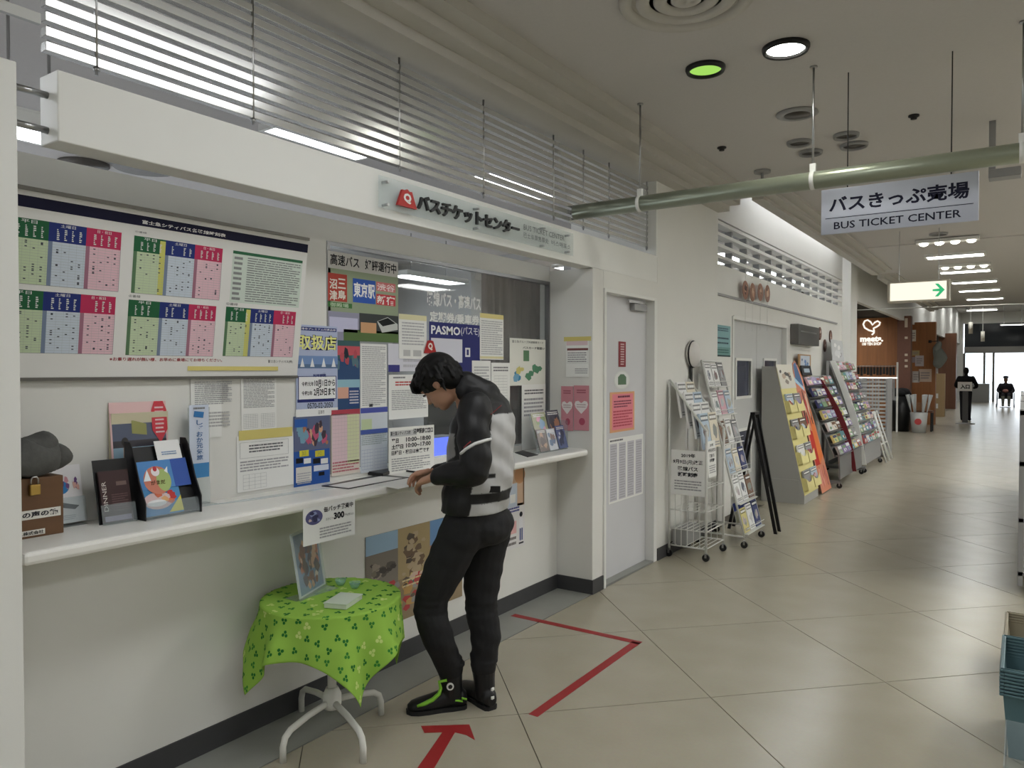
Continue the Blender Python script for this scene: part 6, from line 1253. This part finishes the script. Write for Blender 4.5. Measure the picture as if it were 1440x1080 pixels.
REDP = mat('dark_red_panel', (112, 28, 36), 0.45); GRK = mat('rack_grey', (120, 120, 120), 0.5)
goods_rack('goods_rack', 'grey goods rack with dark red curved end panel', 10.70, 12.35, -2.03, -2.50, 1.50, 7, 6, 'packs on the red-ended rack', 'rack with red end', (None, None), GRK, 3, REDP)
s = Sheet((-2.48, 10.74, 1.50), (0, 1, 0), (-0.2, 0, 1), 0.55, 0.14, th=0.01, base=(40, 42, 48)); s.lines(0.2, 0.25, 0.8, 0.75, 1, (176, 190, 205), 3, 0.8, 48); notice(s, 'dark header card on top of the red-ended goods rack', 'header card')
goods_rack('goods_rack', 'tall white-sided goods rack next after the red-ended rack', 12.55, 14.1, -2.02, -2.48, 1.72, 8, 6, 'packs on the white-sided rack', 'white-sided rack', (WHITE, None), GREYM, 8)
s = Sheet((-2.46, 12.6, 1.72), (0, 1, 0), (-0.1, 0, 1), 0.9, 0.34, th=0.01, base=(190, 192, 194)); s.blobs(0.1, 0.1, 0.9, 0.9, 6, [(226, 226, 226), (150, 150, 152), (210, 212, 214)], 5, 2, 0.1, 0.2); notice(s, 'pale grey picture header above the white-sided goods rack', 'header card')
# folding trolley frames in front
for k, y in enumerate((14.15, 14.55)):
    t = thing('folding_easel', 'white folding easel frame, %s of two before the slatted shelf' % ('nearer', 'farther')[k], 'easel', (-1.98, y, 0), 'white easel frames')
    for yy in (y, y + 0.3): MB().cyl((-1.90, yy, 0.0), (-2.16, yy, 0.85), 0.014).build('front_leg', WIRE, t); MB().cyl((-2.30, yy, 0.0), (-2.16, yy, 0.85), 0.012).build('rear_leg', WIRE, t)
    for z in (0.3, 0.82): x = -1.90 - 0.26 * z / 0.85; MB().cyl((x, y, z), (x, y + 0.3, z), 0.012).build('crossbar', WIRE, t)
# slatted grey shelf end
t = thing('slatted_shelf', 'grey slatted display shelf at the pillar end', 'shelf', (-2.2, 15.3, 0))
for x in (-2.46, -2.02): MB().box((x - 0.015, 15.0, 0), (x + 0.015, 15.6, 1.42)).build('upright', GREYM, t)
for k in range(17): MB().box((-2.45, 15.02, 0.22 + k * 0.07), (-2.03, 15.06, 0.255 + k * 0.07)).build('slat', mat('slat_grey', (176, 176, 174), 0.5), t)
MB().box((-2.45, 15.06, 0.02), (-2.03, 15.6, 0.06)).build('base', GREYM, t)
# ---- wall cabinet, round pictures
a = at(1123, 455, 'x', -2.52); b = at(1152, 487, 'x', -2.52)
t = thing('wall_cabinet', 'grey metal box cabinet fixed high on the wall past the door', 'cabinet', (-2.56, (a.y + b.y) / 2, b.z))
MB().box((XB, a.y, b.z), (-2.52, b.y, a.z)).build('case', mat('dark_silver', (104, 102, 100), 0.35, metal=0.6), t, bev=0.008); MB().box((-2.52, a.y + 0.12, b.z + 0.17), (-2.515, b.y - 0.2, b.z + 0.19)).build('label_strip', STEEL, t)
for k, (px, py) in enumerate(((1153, 469), (1160, 486), (1168, 473), (1174, 489))):
    c = at(px, py, 'x', XB + 0.008); s = Sheet((XB + 0.014, c.y - 0.1, c.z - 0.1), (0, 1, 0), (0, 0, 1), 0.2, 0.2, th=0.0); m = MB().lathe([(0.0, 0), (0.1, 0), (0.1, 0.01), (0, 0.01)], (XB + 0.002, c.y, c.z), 24, ax=(1, 0, 0), col=(96, 70, 60))
    s.disc(0.5, 0.5, 0.5, 0.5, (120, 90, 80), 1); s.blobs(0.2, 0.2, 0.8, 0.8, 6, [(190, 150, 130), (80, 56, 50), (206, 190, 180)], k, 2, 0.1, 0.2); n0 = len(m.v); m.v += s.v; m.f += [[i + n0 for i in f_] for f_ in s.f]; m.c += s.c; m.sm += s.sm
    m.build('round_picture', PRINT, label='small round brown picture on the wall, %s of four by the cabinet' % ('upper left', 'lower left', 'upper right', 'lower right')[k], cat='picture', group='round wall pictures')
for k, (px, py) in enumerate(((1048, 408), (1058, 411), (1069, 411), (1079, 413))):
    c = at(px, py, 'x', XB + 0.05); t = thing('hanging_disc', 'round brown picture tag hung on a string, %s of four' % ('leftmost', 'second from left', 'third from left', 'rightmost')[k], 'hanging tag', (c.x, c.y, c.z - 0.11), 'round tags under the grid')
    MB().lathe([(0.0, 0), (0.105, 0), (0.105, 0.004), (0, 0.004)], c, 24, ax=(1, 0, 0)).build('disc', mat('tag_back', (150, 110, 90), 0.6), t)
    s = Sheet((c.x + 0.005, c.y - 0.105, c.z - 0.105), (0, 1, 0), (0, 0, 1), 0.21, 0.21, th=0.0); s.disc(0.5, 0.5, 0.49, 0.49, (150, 112, 96), 1); s.blobs(0.2, 0.15, 0.8, 0.85, 7, [(196, 156, 130), (84, 60, 54), (206, 176, 150)], k + 9, 2, 0.1, 0.22); s.build('print', PRINT, t)
    MB().cyl((c.x + 0.002, c.y, c.z + 0.1), (c.x + 0.002, c.y, gz0 + 0.1), 0.002, 6).cyl((c.x + 0.002, c.y, c.z - 0.105), (c.x + 0.002, c.y, c.z - 0.45), 0.0015, 6).build('string', WIRE, t)
# ================================================================ far shop and entrance
struct('ceiling_shop', MB().box((-9.0, 14.8, 3.05), (-2.62, 46, 3.12)), mat('dark_shop_ceiling', (70, 68, 64), 0.9))
struct('wall_left', MB().box((-2.70, 14.8, 2.88), (-2.60, 46, 4.45)), WALL)
struct('wall_shop', MB().box((-9.1, 14.8, 0), (-9.0, 46, 3.4)), WALL)
yM = 22.7
a = at(1204, 437, 'y', yM); b = at(1263, 437, 'y', yM)
t = thing('wood_wall', 'brown wood panel wall carrying the white heart shop logo', 'wall panel', ((a.x + b.x) / 2, yM, 0)); xa0 = a.x - 0.7
n = 7
for k in range(n):
    x0 = xa0 + (b.x - xa0) * k / n; x1 = xa0 + (b.x - xa0) * (k + 1) / n; MB().box((x0 + 0.002, yM, 0), (x1 - 0.002, yM + 0.05, 3.0)).build('wood_board', WOOD, t)
LW = emission('lit_white_letters', (255, 252, 240), 0.9)
p = at(1224, 472, 'y', yM - 0.02); sc_ = 1.0 / 1058 * (p - CAM).dot(_f)
def P2(px, py): q = at(px, py, 'y', yM - 0.02); return (q.x, q.y, q.z)
hp = [(1228, 466), (1222, 464.5), (1216, 461), (1214, 456), (1216, 451.5), (1220, 450), (1224, 452.5), (1227, 457), (1230, 453.5), (1234, 451.5), (1237.5, 453.5), (1236.5, 457), (1232, 460), (1228.5, 461.5), (1229, 465), (1229, 468), (1226, 471)]
lg = MB().tube([P2(*q) for q in hp], 0.022, 8).build('shop_logo', LW, t)
for tx, q0, q1, bd_ in (('meets.', (1209.5, 473), (1242, 480.5), 0.06), ('100 YEN SHOP', (1212.5, 481.5), (1239.5, 485.5), 0.05)):
    A_ = P2(*q0); B_ = P2(*q1); V, Fc = glyphs(tx, bd_); m = MB(); m.v = [Vector((A_[0] + (B_[0] - A_[0]) * x, A_[1], B_[2] + (A_[2] - B_[2]) * y)) for x, y in V]
    for f in Fc: m.face(list(f))
    m.build('shop_lettering', LW, t)
# hanging goods rail before the wood wall
yR = 21.2; A_ = at(1206, 515, 'y', yR); B_ = at(1262, 515, 'y', yR)
t = thing('hanging_rail', 'white goods rail with a lit strip before the wood wall', 'display rail', ((A_.x + B_.x) / 2, yR, 0))
z1 = A_.z; z2 = at(1206, 531, 'y', yR).z
for x in (A_.x - 0.2, B_.x): MB().box((x - 0.02, yR - 0.02, 0), (x + 0.02, yR + 0.02, z1 + 0.1)).build('post', WHITE, t)
MB().box((A_.x - 0.2, yR - 0.03, z2 - 0.02), (B_.x, yR + 0.03, z2 + 0.015)).build('lit_strip', emission('shelf_strip', (255, 255, 250), 1.2), t); MB().cyl((A_.x - 0.2, yR, z1), (B_.x, yR, z1), 0.012).build('bar', STEEL, t)
r = random.Random(9)
for k in range(14):
    x = A_.x - 0.15 + (B_.x - A_.x + 0.12) * k / 14; h_ = r.uniform(0.2, 0.25)
    MB().box((x, yR - 0.05, z1 - h_), (x + 0.05, yR + 0.05, z1 - 0.026)).tube([(x + 0.025, yR - 0.024, z1 - 0.03), (x + 0.025, yR - 0.024, z1 + 0.006), (x + 0.025, yR, z1 + 0.024), (x + 0.025, yR + 0.022, z1 + 0.006)], 0.004, 6).build('hanging_pack', BLACK, label='black hanging pack on the top rail, %s from the left' % FST[k], cat='pack', group='black packs on the goods rail')
for k in range(15):
    x = A_.x - 0.15 + (B_.x - A_.x + 0.12) * k / 15; h_ = r.uniform(0.5, 0.95); g_ = r.randint(120, 200)
    m = MB(); m.box((x, yR - 0.02, z2 - h_), (x + 0.045, yR + 0.01, z2 - 0.03), (g_, g_, g_)); m.box((x + 0.012, yR - 0.015, z2 - 0.03), (x + 0.03, yR + 0.0, z2 - 0.0205), (90, 90, 90)); m.build('hanging_tool', PAINTED, label='grey hanging tool below the lit strip, %s from the left' % FST[k], cat='tool', group='grey tools under the lit strip')
# low cream bin unit
c0 = at(1243, 600, 'z', 0); t = thing('goods_bin', 'cream wire bin on castors by the slatted shelf', 'goods bin', (c0.x - 0.2, c0.y, 0))
MB().box((c0.x - 0.45, 18.0, 0.45), (c0.x + 0.3, 18.5, 0.85)).build('bin', mat('cream_bin', (206, 200, 170), 0.6), t)
for x in (c0.x - 0.48, c0.x + 0.23): MB().box((x - 0.015, 18.02, 0.06), (x + 0.015, 18.06, 0.45)).build('leg', STEEL, t); cast_part(t, x, 18.04)
# wood pillar and second wood wall with notices
yP = 22.3; a = at(1262, 440, 'y', yP); b = at(1281, 440, 'y', yP)
t = thing('wood_pillar', 'narrow brown pillar with small white stickers beside the shop logo', 'pillar', ((a.x + b.x) / 2, yP, 0))
MB().box((a.x, yP, 0), (b.x, yP + 0.35, 3.0)).build('pillar_body', mat('pillar_brown', (110, 74, 60), 0.5, noise=0.15), t)
for k, (px, py) in enumerate(((1274, 455), (1274, 475), (1274, 499), (1274, 507), (1274, 515))):
    p = at(px, py, 'y', yP - 0.003); s = Sheet((p.x - 0.03, yP - 0.003, p.z - (0.1 if k == 0 else 0.03)), (1, 0, 0), (0, 0, 1), 0.07, 0.24 if k == 0 else 0.06, th=0.002, base=(206, 190, 170)); s.build('sticker', PRINT, t)
y2 = 24.6; a = at(1280, 455, 'y', y2); b = at(1316, 455, 'y', y2)
MB().box((a.x - 0.1, y2, 0), (b.x, y2 + 0.3, 2.95)).build('wood_panel', WOOD, label='second brown wood panel covered with paper notices', cat='wall panel')
for (p0, p1, bc, lb) in (((1280, 464), (1288, 480), (240, 238, 226), 'bright white square notice high on the second wood panel'), ((1282, 493), (1293, 500), (206, 190, 140), 'yellowish small notice on the second wood panel'), ((1279, 502), (1287, 510), (170, 160, 170), 'lilac small notice on the second wood panel'), ((1287, 500), (1299, 515), (214, 206, 210), 'white notice right of the lilac one'), ((1292, 519), (1310, 537), (226, 206, 190), 'large pale notice with pink heading on the second wood panel'), ((1283, 522), (1293, 538), (214, 210, 206), 'white notice left of the large pale one')):
    s = ony(y2 - 0.004, p0, p1, base=bc); s.lines(0.15, 0.2, 0.85, 0.8, 3, (140, 120, 120), seed=len(lb)); notice(s, lb)
y3 = 35.0; a = at(1320, 455, 'y', y3); b = at(1345, 455, 'y', y3)
MB().box((a.x, y3, 0), (b.x, y3 + 0.5, 3.05)).build('dark_wood_pillar', WOODD, label='dark brown wide pillar near the far entrance', cat='pillar')
# clothes on a wall peg
c = at(1321, 503, 'y', 24.0); t = thing('hanging_coat', 'grey coat bundle hanging at the second wood panel edge', 'coat', (c.x, 24, c.z - 0.5))
m = MB(); m.ell((c.x, 24, c.z), 0.17, 0.1, 0.3); m.ell((c.x - 0.04, 24, c.z + 0.28), 0.1, 0.09, 0.18)
for v in m.v: v.x += 0.03 * math.sin(v.z * 14); v.y += 0.02 * math.sin(v.z * 17 + v.x * 9)
m.build('coat_body', mat('grey_coat', (126, 130, 124), 0.9), t); MB().tube([(c.x - 0.05, 24, c.z + 0.38), (c.x - 0.05, 24, c.z + 0.46), (at(1308, 470, 'y', 24.6).x, 24.586, c.z + 0.47)], 0.012, 6).build('hook_rod', BLACKM, t); px_ = at(1308, 470, 'y', 24.6).x; MB().box((px_ - 0.04, 24.58, c.z + 0.43), (px_ + 0.04, 24.5998, c.z + 0.51)).build('peg_plate', BLACKM, t)
# bins, stool, cartons
c = at(1266, 606, 'z', 0); t = thing('black_bin', 'tall black bin with dark bundles by the shop corner', 'bin', (c.x, c.y, 0))
MB().lathe([(0.2, 0), (0.24, 0.5), (0.25, 0.9), (0.23, 0.9), (0.2, 0.1)], (c.x, c.y, 0), 20).build('bin_body', BLACK, t); m = MB()
for k in range(9): a_ = k * 0.7; m.ell((c.x + 0.12 * math.cos(a_), c.y + 0.12 * math.sin(a_), 0.95 + 0.04 * (k % 3)), 0.13, 0.1, 0.08)
m.build('dark_bundles', mat('dark_fabric', (32, 32, 34), 0.9), t)
c = at(1292, 608, 'z', 0); t = thing('broom_bucket', 'pale bucket holding upright broom heads', 'bucket', (c.x, c.y, 0))
MB().lathe([(0.15, 0), (0.19, 0.5), (0.2, 0.5), (0.16, 0.02)], (c.x, c.y, 0), 20).build('bucket', mat('pale_bucket', (180, 180, 178), 0.4), t); MB().cyl((c.x, c.y - 0.19, 0.28), (c.x, c.y - 0.185, 0.28), 0.08, 14).build('red_mark', mat('red_mark', (190, 70, 70), 0.5), t)
for k in range(6):
    a_ = k * 1.05; q = Vector((c.x + 0.1 * math.cos(a_), c.y + 0.1 * math.sin(a_), 0.1)); e = q + Vector((0.16 * math.cos(a_), 0.16 * math.sin(a_), 0.85)); MB().tube([q, (q + e) / 2, e], [0.012, 0.012, 0.05], 8).build('broom', mat('broom_grey', (170, 172, 170), 0.6), t)
c = at(1301, 606, 'z', 0); t = thing('low_stool', 'small dark stool with cartons by the broom bucket', 'stool', (c.x, c.y, 0))
MB().box((c.x - 0.22, c.y - 0.2, 0.48), (c.x + 0.18, c.y + 0.2, 0.53)).build('seat', WOODD, t)
for sx in (-0.19, 0.15):
    for sy in (-0.16, 0.16): MB().box((c.x + sx - 0.02, c.y + sy - 0.02, 0), (c.x + sx + 0.02, c.y + sy + 0.02, 0.48)).build('leg', BLACK, t)
MB().box((c.x - 0.18, c.y - 0.15, 0.53), (c.x + 0.1, c.y + 0.15, 0.72)).build('carton', mat('carton', (150, 110, 80), 0.8), label='brown carton resting on the small dark stool', cat='carton')
c = at(1318, 586, 'z', 0); t = thing('carton_shelf', 'tall beige cardboard shelf unit at the wood panel edge', 'shelf unit', (c.x, c.y, 0))
MB().box((c.x - 0.35, c.y, 0), (c.x + 0.2, c.y + 0.4, 1.45)).build('unit_body', mat('beige_card', (176, 150, 112), 0.8), t)
for z in (0.28, 0.62): MB().box((c.x - 0.2, c.y - 0.01, z), (c.x + 0.02, c.y, z + 0.16)).build('price_tag', WHITE, t)
# entrance sign on a pole
c = at(1357, 596, 'z', 0); a = at(1347, 537, 'y', c.y); b = at(1367, 550, 'y', c.y)
t = thing('pole_sign', 'white entrance sign on a grey floor pole in the far corridor', 'sign', (c.x, c.y, 0))
MB().lathe([(0.25, 0), (0.25, 0.02), (0.04, 0.04)], (c.x, c.y, 0), 20).build('foot', GREYM, t); MB().box((c.x - 0.07, c.y - 0.03, 0.03), (c.x + 0.07, c.y + 0.03, b.z + 0.05)).build('pole', mat('pole_dark_grey', (84, 84, 84), 0.5), t)
s = Sheet((a.x, c.y - 0.035, b.z), (1, 0, 0), (0, 0, 1), b.x - a.x, a.z - b.z, th=0.01); s.text('入口', 0.18, 0.22, 0.84, 0.74, INK, bold=0.05); s.build('sign_plate', PRINT, t)
# pendant lamps of the far hall
for k, (px, py, y) in enumerate(((1365, 460, 27.0), (1382, 472, 31.0))):
    c = at(px, py, 'y', y); t = thing('pendant_lamp', 'thin white pendant lamp near the entrance, %s of two' % ('left', 'right')[k], 'pendant lamp', (c.x, y, c.z - 0.2), 'pendant lamps near the entrance')
    MB().cyl((c.x, y, c.z - 0.2), (c.x, y, c.z + 0.15), 0.06, 14).build('shade', mat('pendant_white', (224, 220, 208), 0.4), t); MB().cyl((c.x, y, c.z + 0.15), (c.x, y, 4.4), 0.008, 6).build('cord', WIRE, t)
# far people: dark figures
def far_person(bx, by, hgt, fw, label, coat, trou, hat=None, sit=False, skin=(150, 116, 98)):
    k = hgt / 1.7; fw = Vector(fw).normalized(); lt = UP.cross(fw); B0 = Vector((bx, by, 0)); m = MB()
    def q(a, l, z): return B0 + (fw * a + lt * l + UP * z) * k
    hz = 0.92 if not sit else 0.52
    sh = hz + 0.5
    torso(m, [(q(0, 0, hz - 0.05), 0.13, 0.17, fw, lt), (q(0, 0, hz + 0.2), 0.12, 0.16, fw, lt), (q(0.02, 0, sh - 0.08), 0.13, 0.2, fw, lt), (q(0.02, 0, sh + 0.03), 0.08, 0.13, fw, lt)])
    limb(m, [q(0.02, 0, sh), q(0.04, 0, sh + 0.1)], [0.055, 0.05]); m.ell(q(0.05, 0, sh + 0.2), 0.095, 0.08, 0.12, mtx=Matrix((fw, lt, UP)).transposed()); m.ell(q(0.15, 0, sh + 0.18), 0.015, 0.012, 0.018)
    for sg in (1, -1):
        if sit: limb(m, [q(0.05, 0.1 * sg, hz), q(0.42, 0.11 * sg, hz + 0.02), q(0.45, 0.11 * sg, 0.12)], [0.085, 0.07, 0.05]); m.ell(q(0.52, 0.11 * sg, 0.1), 0.12, 0.05, 0.05, mtx=Matrix((fw, lt, UP)).transposed())
        else: limb(m, [q(0, 0.09 * sg, hz), q(0.02 * sg, 0.1 * sg, 0.48), q(-0.02 * sg, 0.1 * sg, 0.08)], [0.09, 0.065, 0.045]); m.ell(q(0.06, 0.1 * sg, 0.045), 0.13, 0.05, 0.045, mtx=Matrix((fw, lt, UP)).transposed())
        limb(m, [q(0.02, 0.19 * sg, sh - 0.03), q(0.06, 0.29 * sg, sh - 0.28), q(0.28, 0.2 * sg, sh - 0.36)], [0.065, 0.055, 0.038]); m.ell(q(0.33, 0.19 * sg, sh - 0.36), 0.05, 0.03, 0.03)
    def cf(co):
        z = co.z / k
        if z > sh + 0.06: return (26, 24, 24) if (co - q(0, 0, 0)).dot(fw) < 0.06 * k or z > sh + 0.25 else skin
        return coat if z > hz - (0.0 if not sit else 0.02) else ((30, 30, 32) if z < 0.09 else trou)
    o = as_object(remesh(m, 0.016, 3), 'person', CLOTHM, None, cf, label, 'person', loc=B0)
    if hat: MB().lathe([(0.16, 0), (0.165, 0.01), (0.10, 0.02), (0.09, 0.09), (0.05, 0.11), (0.0, 0.11)], q(0.05, 0, sh + 0.26), 18).build('hat', mat('hat_dark', hat, 0.9), o)
    return o
far_person(at(1359, 590, 'z', 0).x, 27.3, 1.62, (0.1, 1, 0), 'person in a black coat seen from behind by the pole sign', (18, 18, 20), (36, 36, 40))
wc = at(1414, 572, 'z', 0); wy = 38.0; wx = at(1414, 560, 'y', wy).x
far_person(wx, wy, 1.62, (0.05, -1, 0), 'person in dark hat and clothes seated in a wheelchair near the doors', (40, 38, 42), (110, 112, 104), hat=(40, 38, 44), sit=True)
t = thing('wheelchair', 'dark wheelchair carrying the person near the glass doors', 'wheelchair', (wx, wy, 0))
for sg in (-1, 1):
    x = wx + 0.30 * sg; MB().tube([(x, wy + 0.30 * math.cos(k * 0.2618), 0.3 + 0.29 * math.sin(k * 0.2618)) for k in range(24)], 0.018, 6, closed=True).build('wheel', BLACK, t); MB().cyl((x, wy - 0.5, 0.08), (x + 0.03 * sg, wy - 0.5, 0.08), 0.08, 14).build('front_wheel', BLACK, t); MB().box((x - 0.015, wy - 0.35, 0.595), (x + 0.015, wy + 0.2, 0.62)).build('armrest', BLACK, t)
MB().box((wx - 0.26, wy - 0.3, 0.35), (wx + 0.26, wy + 0.22, 0.385)).build('seat', BLACK, t); MB().box((wx - 0.26, wy + 0.19, 0.385), (wx + 0.26, wy + 0.23, 0.95)).build('backrest', BLACK, t); MB().box((wx - 0.2, wy - 0.64, 0.012), (wx + 0.2, wy - 0.36, 0.032)).build('footrest', BLACK, t)
MB().ell((wx, wy - 0.275, 0.685), 0.11, 0.095, 0.075).build('lap_bag', mat('reddish_bag', (150, 104, 96), 0.8), label='reddish bag on the lap of the seated person', cat='bag')
# ---- entrance: metal header, glass doors, dark transom
yD = 43.8
def D(px, py): return at(px, py, 'y', yD)
hl, hr = D(1356, 487), D(1446, 497)
struct('wall_far', MB().box((-9.0, yD, 0), (D(1346, 500).x - 0.6, yD + 0.2, 3.4)).box((0.6, yD, 0), (6.2, yD + 0.2, 4.45)).box((-9, yD, 3.86), (6.2, yD + 0.2, 4.45)), WALL)
FRM = mat('door_steel', (128, 126, 122), 0.3, metal=0.8)
t = thing('door_3', 'automatic glass entrance doors with steel header at the corridor end', 'entrance door', (D(1400, 540).x, yD, 0), kind='structure')
x0 = D(1356, 500).x; x1 = 0.6; zh = D(1400, 492).z
MB().box((x0 - 0.0, yD - 0.1, zh - 0.15), (x1, yD + 0.15, zh + 0.16)).build('header', FRM, t)
xs_ = [x0, D(1384, 520).x, D(1397, 520).x, x1 - 0.05]
for x in xs_: MB().box((x - 0.05, yD, 0), (x + 0.05, yD + 0.1, zh - 0.15)).build('mullion', FRM, t)
for k in range(3): MB().box((xs_[k] + 0.05, yD + 0.04, 0.05), (xs_[k + 1] - 0.05, yD + 0.055, zh - 0.15)).build('pane', PANE, t) if k != 2 else None
MB().box((x0, yD + 0.03, zh + 0.16), (x1, yD + 0.06, 3.86)).build('transom', mat('dark_transom', (40, 44, 48), 0.1), t)
struct('wall_far', MB().box((x0 - 1.2, yD - 0.02, 0), (x0 - 0.05, yD + 0.15, 3.86)), WALL)
struct('ground_outside', MB().box((-30, 46, -0.12), (30, 120, -0.02)), mat('pale_paving', (190, 190, 188), 0.8))
MB().box((x0 + 0.3, yD - 1.2, 0), (x0 + 1.1, yD - 0.4, 0.9)).build('entrance_shelf', mat('shelf_grey_far', (140, 140, 138), 0.6), label='grey shelf with goods just inside the glass doors', cat='shelf', bev=0.02)
# cable across the far ceiling
MB().tube([(-2.5, 14.78, 2.66), (1.8, 14.78, 2.64), (6.12, 14.78, 2.66)], 0.008, 6).build('cable', WIRE, label='thin white cable strung across the far corridor', cat='cable')
# ---- goods at the right edge of the corridor
def basket(x, y, z, w_, d_, h_, m_, lb, ribs):
    t = thing('basket_stack', lb, 'basket', (x + w_ / 2, y + d_ / 2, z)); ins = 0.03
    for k in range(ribs):
        zz = z + h_ + 0.014 * k; f = MB(); o = 0.0
        f.box((x - 0.008, y - 0.008, zz), (x + 0.008, y + d_ + 0.008, zz + 0.010)).box((x + w_ - 0.008, y - 0.008, zz), (x + w_ + 0.008, y + d_ + 0.008, zz + 0.010)).box((x + 0.008, y - 0.008, zz), (x + w_ - 0.008, y + 0.008, zz + 0.010)).box((x + 0.008, y + d_ - 0.008, zz), (x + w_ - 0.008, y + d_ + 0.008, zz + 0.010)).build('rim', m_, t, bev=0.003)
    b_ = MB(); c4 = [(x + ins, y + ins), (x + w_ - ins, y + ins), (x + w_ - ins, y + d_ - ins), (x + ins, y + d_ - ins)]; c5 = [(x, y), (x + w_, y), (x + w_, y + d_), (x, y + d_)]
    for k in range(4): j = (k + 1) % 4; b_.poly([(c4[k][0], c4[k][1], z), (c4[j][0], c4[j][1], z), (c5[j][0], c5[j][1], z + h_ + 0.014 * ribs), (c5[k][0], c5[k][1], z + h_ + 0.014 * ribs)])
    b_.poly([(p[0], p[1], z + 0.004) for p in c4]); o = b_.build('shell', m_, t); q = o.modifiers.new('t', 'SOLIDIFY'); q.thickness = 0.004
xe = at(1410, 940, 'y', 3.8).x
basket(xe, 3.62, 0.0, 0.34, 0.46, 0.26, mat('teal_plastic', (84, 112, 118), 0.4), 'stack of teal plastic baskets at the right frame edge', 8)
basket(xe - 0.0, 4.5, 0.0, 0.34, 0.46, 0.16, mat('beige_plastic', (150, 142, 122), 0.45), 'stack of beige baskets behind the teal ones', 6)
t = thing('clear_tub', 'clear plastic tub with glittering goods in the lower right corner', 'tub', (xe + 0.17, 3.2, 0))
x0, y0 = at(1412, 1060, 'y', 3.15).x, 2.95
MB().box((x0, y0, 0), (x0 + 0.32, y0 + 0.4, 0.006)).box((x0, y0, 0.006), (x0 + 0.005, y0 + 0.4, 0.27)).box((x0, y0, 0.006), (x0 + 0.32, y0 + 0.005, 0.27)).box((x0, y0 + 0.395, 0.006), (x0 + 0.32, y0 + 0.4, 0.27)).box((x0 + 0.315, y0, 0.006), (x0 + 0.32, y0 + 0.4, 0.27)).build('tub_body', ACRY, t)
for k in range(8): MB().ell((x0 + 0.07 + 0.09 * (k % 3), y0 + 0.08 + 0.1 * (k // 3), 0.06 + 0.05 * (k % 2)), 0.05, 0.05, 0.05).build('bauble', STEEL, t)
xg = at(1432, 760, 'y', 7.0).x
t = thing('goods_shelf', 'grey metal goods shelf along the right frame edge', 'shelf', (xg + 0.25, 8.0, 0))
for y in (6.4, 8.2, 10.0, 11.8): MB().box((xg, y, 0.05), (xg + 0.03, y + 0.04, 1.3)).build('upright', GREYM, t)
for z in (0.12, 0.5, 0.9, 1.26): MB().box((xg + 0.0, 6.4, z), (xg + 0.45, 11.84, z + 0.03)).build('shelf_board', GREYM, t)

c = at(1424, 457, 'y', 37.0); t = troffer(c.x - 0.4, 36.85, c.x + 0.4, 37.15, c.z + 0.05, 'hung_light', 'bright hung light box above the far entrance', LAMPF)
for q in (-0.3, 0.3): MB().cyl((c.x + q, 37.0, c.z + 0.04), (c.x + q, 37.0, 4.4), 0.01, 6).build('hanger', STEEL, t)
